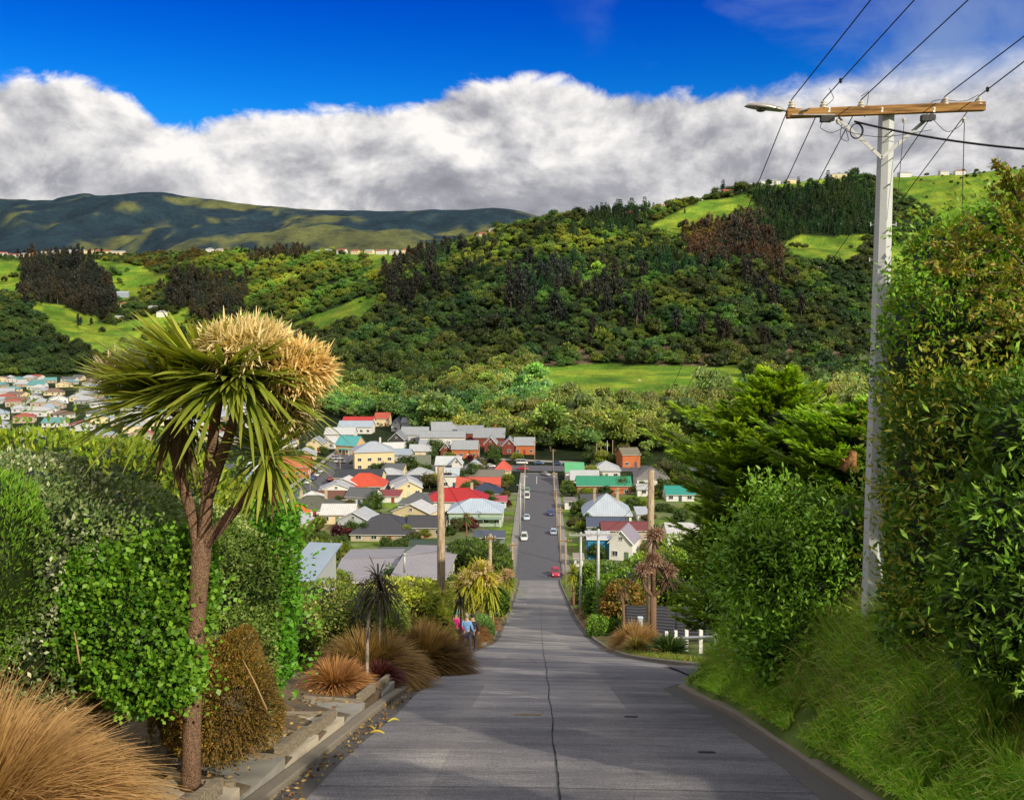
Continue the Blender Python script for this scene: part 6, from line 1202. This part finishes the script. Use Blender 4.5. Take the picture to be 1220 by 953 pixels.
tree_of('dark glossy rhododendron like bush with long leaves at the right edge', 6.9, 11.2, [bl(1215, 640, 11.6, .8, .9, .9), bl(1240, 520, 11.8, .6, .8, .7), bl(1175, 710, 11.8, .6, .8, .6), bl(1250, 720, 11, .8, .9, .8), bl(1205, 770, 11.3, .6, .7, .45)], .145, [(.11, .22, .02), (.07, .16, .016), (.17, .28, .03)], 13000, cat='bush', name='broadleaf_bush', asp=.3, seed=23, depth=.45, up=.5, sprig=.02)
tree_of('dark green bush filling the shade behind the foot of the power pole', 6.9, 19., [bl(1000, 655, 21, 1.2, 1.2, 1.2), bl(1112, 650, 19.5, .9, 1., 1.5), bl(1000, 690, 20.5, .8, 1., 1.1), bl(1112, 560, 19.8, .8, .9, 1.), bl(945, 680, 21, .9, 1.1, 1.2), bl(1150, 740, 15, 1.2, 1.2, 1.)], .14, DGL, 30000, cat='bush', name='bush', asp=.42, seed=24, depth=.35, sprig=.03)
tree_of('mid green bush with upright shoots overhanging the right kerb', 5.6, 21.5, [bl(915, 680, 21.5, .8, 1., 1.15), bl(903, 748, 21.5, .5, .9, .75), bl(925, 625, 22, .5, .8, .7), bl(965, 700, 20.5, .8, 1., 1.), bl(935, 765, 19.8, .8, 1., .7), bl(868, 690, 23.5, .4, .8, .8)], .14, [(.075, .17, .016), (.05, .12, .013), (.12, .23, .02)], 24000, cat='bush', name='bush', asp=.42, seed=25, depth=.35, sprig=.07, zup=.3)
# trees standing beside and behind the viewpoint on the same bank, shading the road
for i, (x, y, h, r, s) in enumerate([(8.6, 1.2, 3.6, 1.4, 32), (8.4, -2.6, 3.6, 1.5, 33)]):
    z = gz(x, y); tree_of(['bushy tree on the bank beside the viewpoint', 'bushy tree on the bank behind the viewpoint', 'taller tree behind the right hand bushes'][i], x, y, [((x, y, z + h * .62), (r, r, h * .22)), ((x - .6, y + .9, z + h * .42), (r * .9, r * .8, h * .18)), ((x + .5, y - .9, z + h * .42), (r * .9, r * .8, h * .2)), ((x + .1, y + .2, z + h * .85), (r * .7, r * .7, h * .15))], .24, MGL, 5000, asp=.45, seed=s, depth=.5)
def sprigs(root, pts, ls, cols, seed, bark, nl=16):
    rng = np.random.default_rng(seed); mb = MB(); parts = []
    for a, d, L in pts:
        for k in range(5):
            D = nrm(np.array(d, float) + rng.normal(0, .35, 3)); t = np.linspace(0, 1, 7)[:, None]; P = np.array(a) + D * L * rng.uniform(.6, 1.1) * t + np.array([0, 0, -.12 * L]) * t ** 2; mb.tube(P, np.linspace(.012, .003, 7), 4); tt = rng.uniform(.2, 1., nl); Q = np.column_stack([np.interp(tt, t[:, 0], P[:, c]) for c in range(3)]); Q2 = Q + rdir(nl, rng) * .05
            for m in range(5): parts.append(leaves(Q2, rdir(nl, rng) + D * .5, ls, .5, pal(cols, nl, rng), rng))
    V, Fc, C = merge(parts); rooted(mesh('crown', V, Fc, leafmat('leaf_glossy', .28, .45, False, 1.45), None, C), root); q = mb.build('branch', bark); rooted(q, root)
rt = thing('tree', 'sparse twiggy tree with yellow and orange tipped leaves at the upper right edge', 'tree', (7.6, 12.6, gz(7.6, 12.6))); mb = MB(); tp_ = at(1235, 330, 12.6) - np.array(rt.location); mb.tube([(0, 0, -.4), tp_ * .5 + (.1, 0, 0), tp_], [.10, .07, .03], 7); mb.build('trunk', BARK, rt, True)
TY = [(.26, .28, .03), (.18, .24, .02), (.34, .22, .05), (.14, .2, .02)]
sprigs(rt, [(at(1235, 330, 12.6), (-.75, 0, .45), 1.3), (at(1225, 300, 12.6), (-.5, .1, .7), 1.2), (at(1230, 270, 12.6), (-.25, 0, 1), .9), (at(1240, 350, 12.4), (-.9, -.1, .2), 1.2), (at(1180, 300, 12.6), (-.9, 0, .1), .8), (at(1230, 400, 12.4), (-.8, 0, .4), 1.), (at(1215, 240, 12.6), (-.1, 0, 1), .7), (at(1160, 330, 12.6), (-.6, 0, .5), .7)], .07, TY, 5, BARK, 26)
# the big cypress
def conifer(label, x, y, zt, boughs, Rm, seed, cols, lean=(-.25, -.1), ls=.24):
    rng = np.random.default_rng(seed); g = gz(x, y); H_ = zt - g; root = thing('conifer_tree', label, 'tree', (x, y, g)); mb = MB(); mb.tube([(0, 0, -.5), (-.1, 0, H_ * .5), (0, 0, H_ * .95)], [.34, .22, .03], 9); parts = []; bm_ = MB()
    for k in range(boughs):
        t = rng.uniform(.08, 1.) ** .85; a = rng.uniform(0, 2 * pi); z = H_ * t * .97; L = Rm * (math.sin(min(1, (1.08 - t) * 1.5) * pi / 2)) * rng.uniform(.6, 1.1) * (1 + .55 * max(0, -cos(a)) * math.exp(-((t - .70) / .16) ** 2)) ; L = max(L, .5)
        D = np.array([cos(a) + lean[0], sin(a) + lean[1], .22 + .5 * t]); D = D / np.linalg.norm(D); s = np.linspace(0, 1, 9); P = np.array([0, 0, z]) + D * (L * s)[:, None]; P[:, 2] += -.10 * L * s ** 1.5 + .10 * L * s ** 4
        bm_.tube(P, np.linspace(.035, .006, 9), 4, False); side = nrm(np.cross(D, (0, 0, 1))); nt = int(16 + 16 * L / Rm); tt = rng.uniform(.25, 1.02, nt); base = np.column_stack([np.interp(tt, s, P[:, c]) for c in range(3)]); sg = rng.choice([-1, 1], nt)[:, None]; tl = (.62 * (1.15 - tt) + .18)[:, None] * L * .42
        TD = nrm(D * .9 + side * sg * rng.uniform(.3, 1.1, (nt, 1)) + np.array([0, 0, 1]) * rng.uniform(-.12, .22, (nt, 1)))
        for q in np.linspace(.08, 1., 9):
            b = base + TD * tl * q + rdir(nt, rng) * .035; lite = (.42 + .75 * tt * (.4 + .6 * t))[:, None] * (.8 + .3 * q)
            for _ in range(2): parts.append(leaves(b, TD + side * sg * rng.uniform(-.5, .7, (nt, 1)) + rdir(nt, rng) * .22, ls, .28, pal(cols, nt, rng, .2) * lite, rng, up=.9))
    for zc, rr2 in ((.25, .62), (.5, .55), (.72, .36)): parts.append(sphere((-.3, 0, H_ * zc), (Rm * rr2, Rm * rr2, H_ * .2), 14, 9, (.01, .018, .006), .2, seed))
    V, Fc, C = merge(parts); mesh('crown', V, Fc, leafmat('conifer_spray', .35, .5, False, 2.5), root, C); mb.build('trunk', BARK, root, True); bm_.build('bough', BARK, root, True); return root
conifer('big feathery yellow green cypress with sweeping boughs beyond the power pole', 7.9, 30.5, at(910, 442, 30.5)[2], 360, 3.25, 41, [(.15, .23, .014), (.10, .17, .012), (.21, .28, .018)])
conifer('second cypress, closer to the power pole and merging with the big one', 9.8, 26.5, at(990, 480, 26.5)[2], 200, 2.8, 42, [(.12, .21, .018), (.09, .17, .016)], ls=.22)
mb = MB(); p = at(1003, 560, 24.2); mb.tube([p, p + (.25, 0, .38), p + (.3, 0, .5)], [.12, .10, .09], 8); q = p + (.28, 0, .45); mb.tube([p + (.1, 0, .2), p + (-.15, -.1, .42)], [.05, .03], 6); mb.tube([q - (0, 0, .5), q], [.11, .1], 8); o = mb.build('broken_branch', barkmat('torn_wood', (.22, .11, .05), 8, .5, .5), None, True); tag(o, 'orange brown broken branch stub between the cypress and the power pole', 'branch')
# long grass on the bank, short lawn above
def grass_field(name, label, n, fx, Ls, w, cols, droop, seed, tipc=None, wind=(-.25, -.1), segs=3):
    rng = np.random.default_rng(seed); x, y, dens = fx(rng, n); z = ground(x, y) - .03; D = rdir(len(x), rng) * np.array([.45, .45, 0]) + np.array([wind[0], wind[1], 1.]); L = rng.uniform(*Ls, len(x)) * dens
    V, Fq, C = blades(np.column_stack([x, y, z]), D, L, w * rng.uniform(.6, 1.3, len(x)), droop * rng.uniform(.3, 1.4, len(x)), pal(cols, len(x), rng, .25) * (.6 + .8 * vnoise(x * 1.1, y * 1.1, seed))[:, None], segs, rng, tipc)
    return tag(mesh(name, V, Fq, leafmat('verge_blade', .4, .55, False, 1.35), None, C), label, 'grass', kind='stuff')
def f_long(rng, n):
    y = rng.uniform(7.5, 26, n); r = rng.uniform(0, 1, n) ** 1.3 * np.interp(y, [7.5, 11, 13.5, 26], [.5, .8, 2.6, 2.6]); x = xR(y) + .20 + r; d = .42 + .85 * sstep(0, 1.2, r) * (.6 + .8 * vnoise(x * .9, y * .9, 3)); k = vnoise(x * 1.6, y * 1.6, 8) > .22; return x[k], y[k], d[k]
grass_field('long_grass', 'long bright green grass leaning over the right kerb', 60000, f_long, (.45, 1.0), .018, [(.20, .40, .03), (.13, .29, .025), (.30, .50, .05), (.40, .46, .12)], .55, 51)
def f_seed(rng, n):
    y = rng.uniform(12, 25, n); x = xR(y) + .6 + rng.uniform(0, 2.4, n); return x, y, np.ones(n) * 1.15
grass_field('seeding_grass', 'thin straw and pink seed stalks standing in the long grass', 3500, f_seed, (.8, 1.15), .006, [(.30, .22, .12), (.22, .18, .08)], .25, 52, (.34, .22, .16))
def f_lawn(rng, n):
    y = rng.uniform(7, 14.5, n); x = np.interp(y, [7, 14.5], [4.9, 5.6]) + rng.uniform(0, 3.2, n); return x, y, np.ones(n)
grass_field('lawn_grass', 'short mown grass with moss and clover on the right bank', 60000, f_lawn, (.05, .15), .012, [(.26, .38, .03), (.34, .42, .05), (.18, .30, .025), (.38, .30, .10)], .5, 53, segs=2)
def f_weed(rng, n):
    y = rng.uniform(27, 60, n); s = rng.uniform(0, 1, n) < .5; x = np.where(s, xR(y) + .25 + rng.uniform(0, 2.2, n), xL(y) - .25 - rng.uniform(0, 1.6, n)); k = (y > 36) | ~s; return x[k], y[k], np.ones(k.sum())
grass_field('verge_grass', 'rough grass growing along both verges farther down', 9000, f_weed, (.12, .4), .03, [(.12, .18, .02), (.20, .18, .06), (.09, .14, .018)], .5, 54)
mb = MB()
rng = np.random.default_rng(60); n_ = 160; y = rng.uniform(8, 14, n_); x = rng.uniform(5.8, 8.2, n_); V, Fq, C = leaves(np.column_stack([x, y, ground(x, y) + .08]), rdir(n_, rng) * (1, 1, .2), .05, .8, pal([(.75, .75, .7), (.5, .2, .06), (.42, .3, .1)], n_, rng), rng, up=2.); tag(mesh('clover_flower', V, Fq, leafmat('dead_leaf', .1, .8, False), None, C), 'tiny white clover flowers and fallen leaves dotted over the lawn', 'clover', kind='stuff')

# ------------------------------------------------------------------ farther down on the right
hedge('box_hedge', 'low rounded box hedge with a sunlit top by the right kerb', [bl(713, 750, 75, 1.0, 1.4, 1.15), bl(733, 748, 75.5, 1.0, 1.5, 1.2)], .16, [(.15, .28, .03), (.10, .21, .025), (.21, .32, .04)], 8000, seed=61)
x, y = at_px(742, 765, 57.); tussock('large orange gold tussock at the foot of the withered cabbage tree', x, y, 1.35, 2.2, [(.42, .22, .07), (.30, .15, .05), (.5, .30, .11)], 4200, .03, .65, (.5, .32, .13))
x, y = at_px(766, 770, 55.); tussock('second orange brown tussock right of the large orange gold one', x, y, 1.05, 1.75, [(.36, .18, .06), (.26, .14, .05)], 2600, .03, .65, (.46, .28, .11))
x, y = at_px(758, 790, 53); tussock('low olive tussock in front of the orange gold ones', x, y, .8, 1., [(.22, .18, .04), (.16, .13, .03)], 1500, .03, .65)
x, y = at_px(797, 778, 51.); tussock('dark green flax clump beside the white rail fence', x, y, 1.1, 1.2, [(.05, .10, .02), (.03, .07, .015), (.10, .15, .04)], 420, .07, .35, cat='flax', name='flax_plant')
for px, D, lb, cc in [(681, 95, 'tan tussock by the right kerb near the steel poles', [(.38, .26, .11)]), (687, 84, 'orange tussock by the right kerb', [(.42, .22, .07)]), (690, 76, 'golden tussock by the right kerb, nearest the box hedge', [(.44, .27, .09)]), (684, 105, 'olive brown tussock by the right kerb', [(.24, .2, .06)]), (678, 122, 'brown tussock low by the right kerb', [(.3, .2, .08)])]:
    x = max(at_px(px, 730, D)[0], float(xR(D)) + 1.2); tussock(lb, x, D, 1.2, 1.5, cc, 1000, .05, .6)
for px, py, D, rx, rz_, cols_, lb in [(703, 705, 92, 1.7, 1.7, MGL, 'green bush beside the farther steel pole'), (737, 706, 78, 2.2, 1.9, MGL, 'leafy bush behind the nearer steel pole'), (742, 712, 76, 1.5, 1.3, [(.26, .20, .04), (.18, .17, .03), (.30, .13, .04)], 'ochre and orange leaved bush left of the withered cabbage tree'), (765, 705, 80, 1.5, 1.5, [(.24, .22, .03), (.18, .2, .03)], 'mustard yellow bush behind the withered cabbage tree'),
  (800, 688, 80, 2.8, 2.4, [(.17, .24, .03), (.12, .18, .025), (.22, .26, .04)], 'rounded yellow green bush above the grey corrugated fence'), (842, 680, 78, 2.8, 2.8, MGL, 'green bush at the right above the grey corrugated fence'), (775, 688, 100, 3., 2.5, MGL, 'broad bush behind the thick timber pole'), (720, 693, 120, 3., 2.4, DGL, 'dark bush below the blue walled house'), (680, 690, 105, 1.2, 1.6, DGL, 'dark clipped bush by the right kerb'), (694, 715, 90, 1.2, 1.5, DGL, 'dark green bush between the tussocks and the box hedge'), (825, 672, 90, 4, 3., MGL, 'wide bush left of the big cypress'), (878, 655, 44, 1.8, 2.6, DGL, 'dark bush under the left boughs of the big cypress')]:
    c = at(px, py, D); x = max(c[0], float(xR(D)) + rx * 1.35 + .3); z = gz(x, D); tree_of(lb, float(x), float(D), [((x, D, c[2]), (rx, rx, rz_)), ((x + rx * .6, D + .5, c[2] - rz_ * .4), (rx * .7, rx * .7, rz_ * .8)), ((x - rx * .5, D - .2, c[2] - rz_ * .5), (rx * .7, rx * .7, rz_ * .7))], .16 + D * .0022, cols_, int(5200 if D < 70 else 3600), cat='bush', name='bush', asp=.5, seed=int(px), depth=.4, trunk_r=.09)
# grey corrugated fence, the white rail fence
fx0, fx1 = at(745, 740, 74.), at(880, 745, 62.); n_ = 46; t = np.linspace(0, 1, n_); X = fx0[0] + (fx1[0] - fx0[0]) * t; Y = 74 - 12 * t; G_ = ground(X, Y); fr = thing('corrugated_fence', 'dark grey horizontally ribbed metal fence behind the white rails', 'fence', (float(X[0]), 74., float(G_[0]))); nz = 110; zz = np.linspace(-.6, 2.5, nz); V = []
for k in range(n_): 
    for q in range(nz): V.append((X[k] - X[0], Y[k] - 74 - .05 * sin(zz[q] / .24 * 2 * pi), G_[k] - G_[0] + zz[q]))
i = np.arange(n_ - 1)[:, None] * nz + np.arange(nz - 1)[None]; mesh('fence_panel', np.array(V), np.stack([i, i + nz, i + nz + 1, i + 1], -1).reshape(-1, 4), paint((.24, .24, .27), .5, 0, .2, 1.), fr, smooth=True)
for k in (0, 11, 22, 33, 45): mb = MB(); mb.box((X[k] - X[0], Y[k] - 74 - .07, G_[k] - G_[0] + .95), (.09, .07, 3.0)); mb.build('post', paint((.16, .16, .17), .6), fr)
WP = paint((.80, .80, .78), .6, 0, .08, 4., 'white_fence_paint'); pts = [(780, 753, 62.), (794, 753, 59.), (805, 752, 56.5), (818, 751, 54.), (835, 750, 51.), (853, 748, 48.5), (872, 747, 46.5)]; P = [at(a, b, d) for a, b, d in pts]; f0 = P[0]; fo = thing('rail_fence', 'white painted timber fence of posts and one rail by the right driveway', 'fence', (f0[0], f0[1], gz(f0[0], f0[1])))
for p in P: g = gz(p[0], p[1]); mb = MB(); h_ = p[2] - g + .05; mb.box((p[0] - f0[0], p[1] - f0[1], g - fo.location[2] + h_ / 2 - .1), (.20, .20, h_ + .2)); o = mb.build('post', WP, fo); b = o.modifiers.new('edge', 'BEVEL'); b.width = .012
for a, b in zip(P[:-1], P[1:]):
    for dz in (-.42,): A_ = a - f0 + np.array([0, -.1, dz + f0[2] - fo.location[2]]); B_ = b - f0 + np.array([0, -.1, dz + f0[2] - fo.location[2]]); mb = MB(); mb.tube([A_, B_], .10, 4); mb.build('rail', WP, fo)
drv = np.array([[x, 32.2 + .05 * (x - 6)] for x in np.linspace(5.6, 14, 20)]); V = []
flat = [(x, y) for x in np.linspace(5.2, 15, 16) for y in np.linspace(28.6, 37.2, 8)]; V = [(x, y, gz(x, y) + .03) for x, y in flat]; i = np.arange(15)[:, None] * 8 + np.arange(7)[None]; tag(mesh('driveway', np.array(V), np.stack([i, i + 8, i + 9, i + 1], -1).reshape(-1, 4), ASPH, smooth=True), kind='structure')
mb = MB(); p = at(763, 728, 66); mb.box((0, 0, .8), (.3, .3, 2.)); mb.box((0, 0, 1.82), (.38, .38, .08)); o = mb.build('gate_post', paint((.55, .66, .74), .6)); o.location = (p[0], 66, gz(p[0], 66)); tag(o, 'pale blue square gate post in front of the grey metal fence', 'post')
for i, (px, py, c_) in enumerate([(440, 872, (.5, .36, .05)), (462, 858, (.46, .40, .06)), (452, 866, (.3, .14, .05)), (447, 868, (.45, .3, .06))]):
    p = hit(px, py); mb = MB(); t = np.linspace(0, 1, 8)[:, None]; a = i * .8; Q = np.array([0, 0, .02]) + np.hstack([t * .30 * cos(a), t * .30 * sin(a), .05 * np.sin(t * pi) - .08 * t * sin(a)]); mb.tube(Q, .012 + .014 * np.sin(t[:, 0] * pi), 6); o = mb.build('fallen_leaf', paint(c_, .7), None, True); o.location = (p[0], p[1], zs(p[1]) + .01); tag(o, 'curled yellow brown cabbage tree leaf lying in the left gutter', 'leaf', 'curled cabbage tree leaves in the gutter')
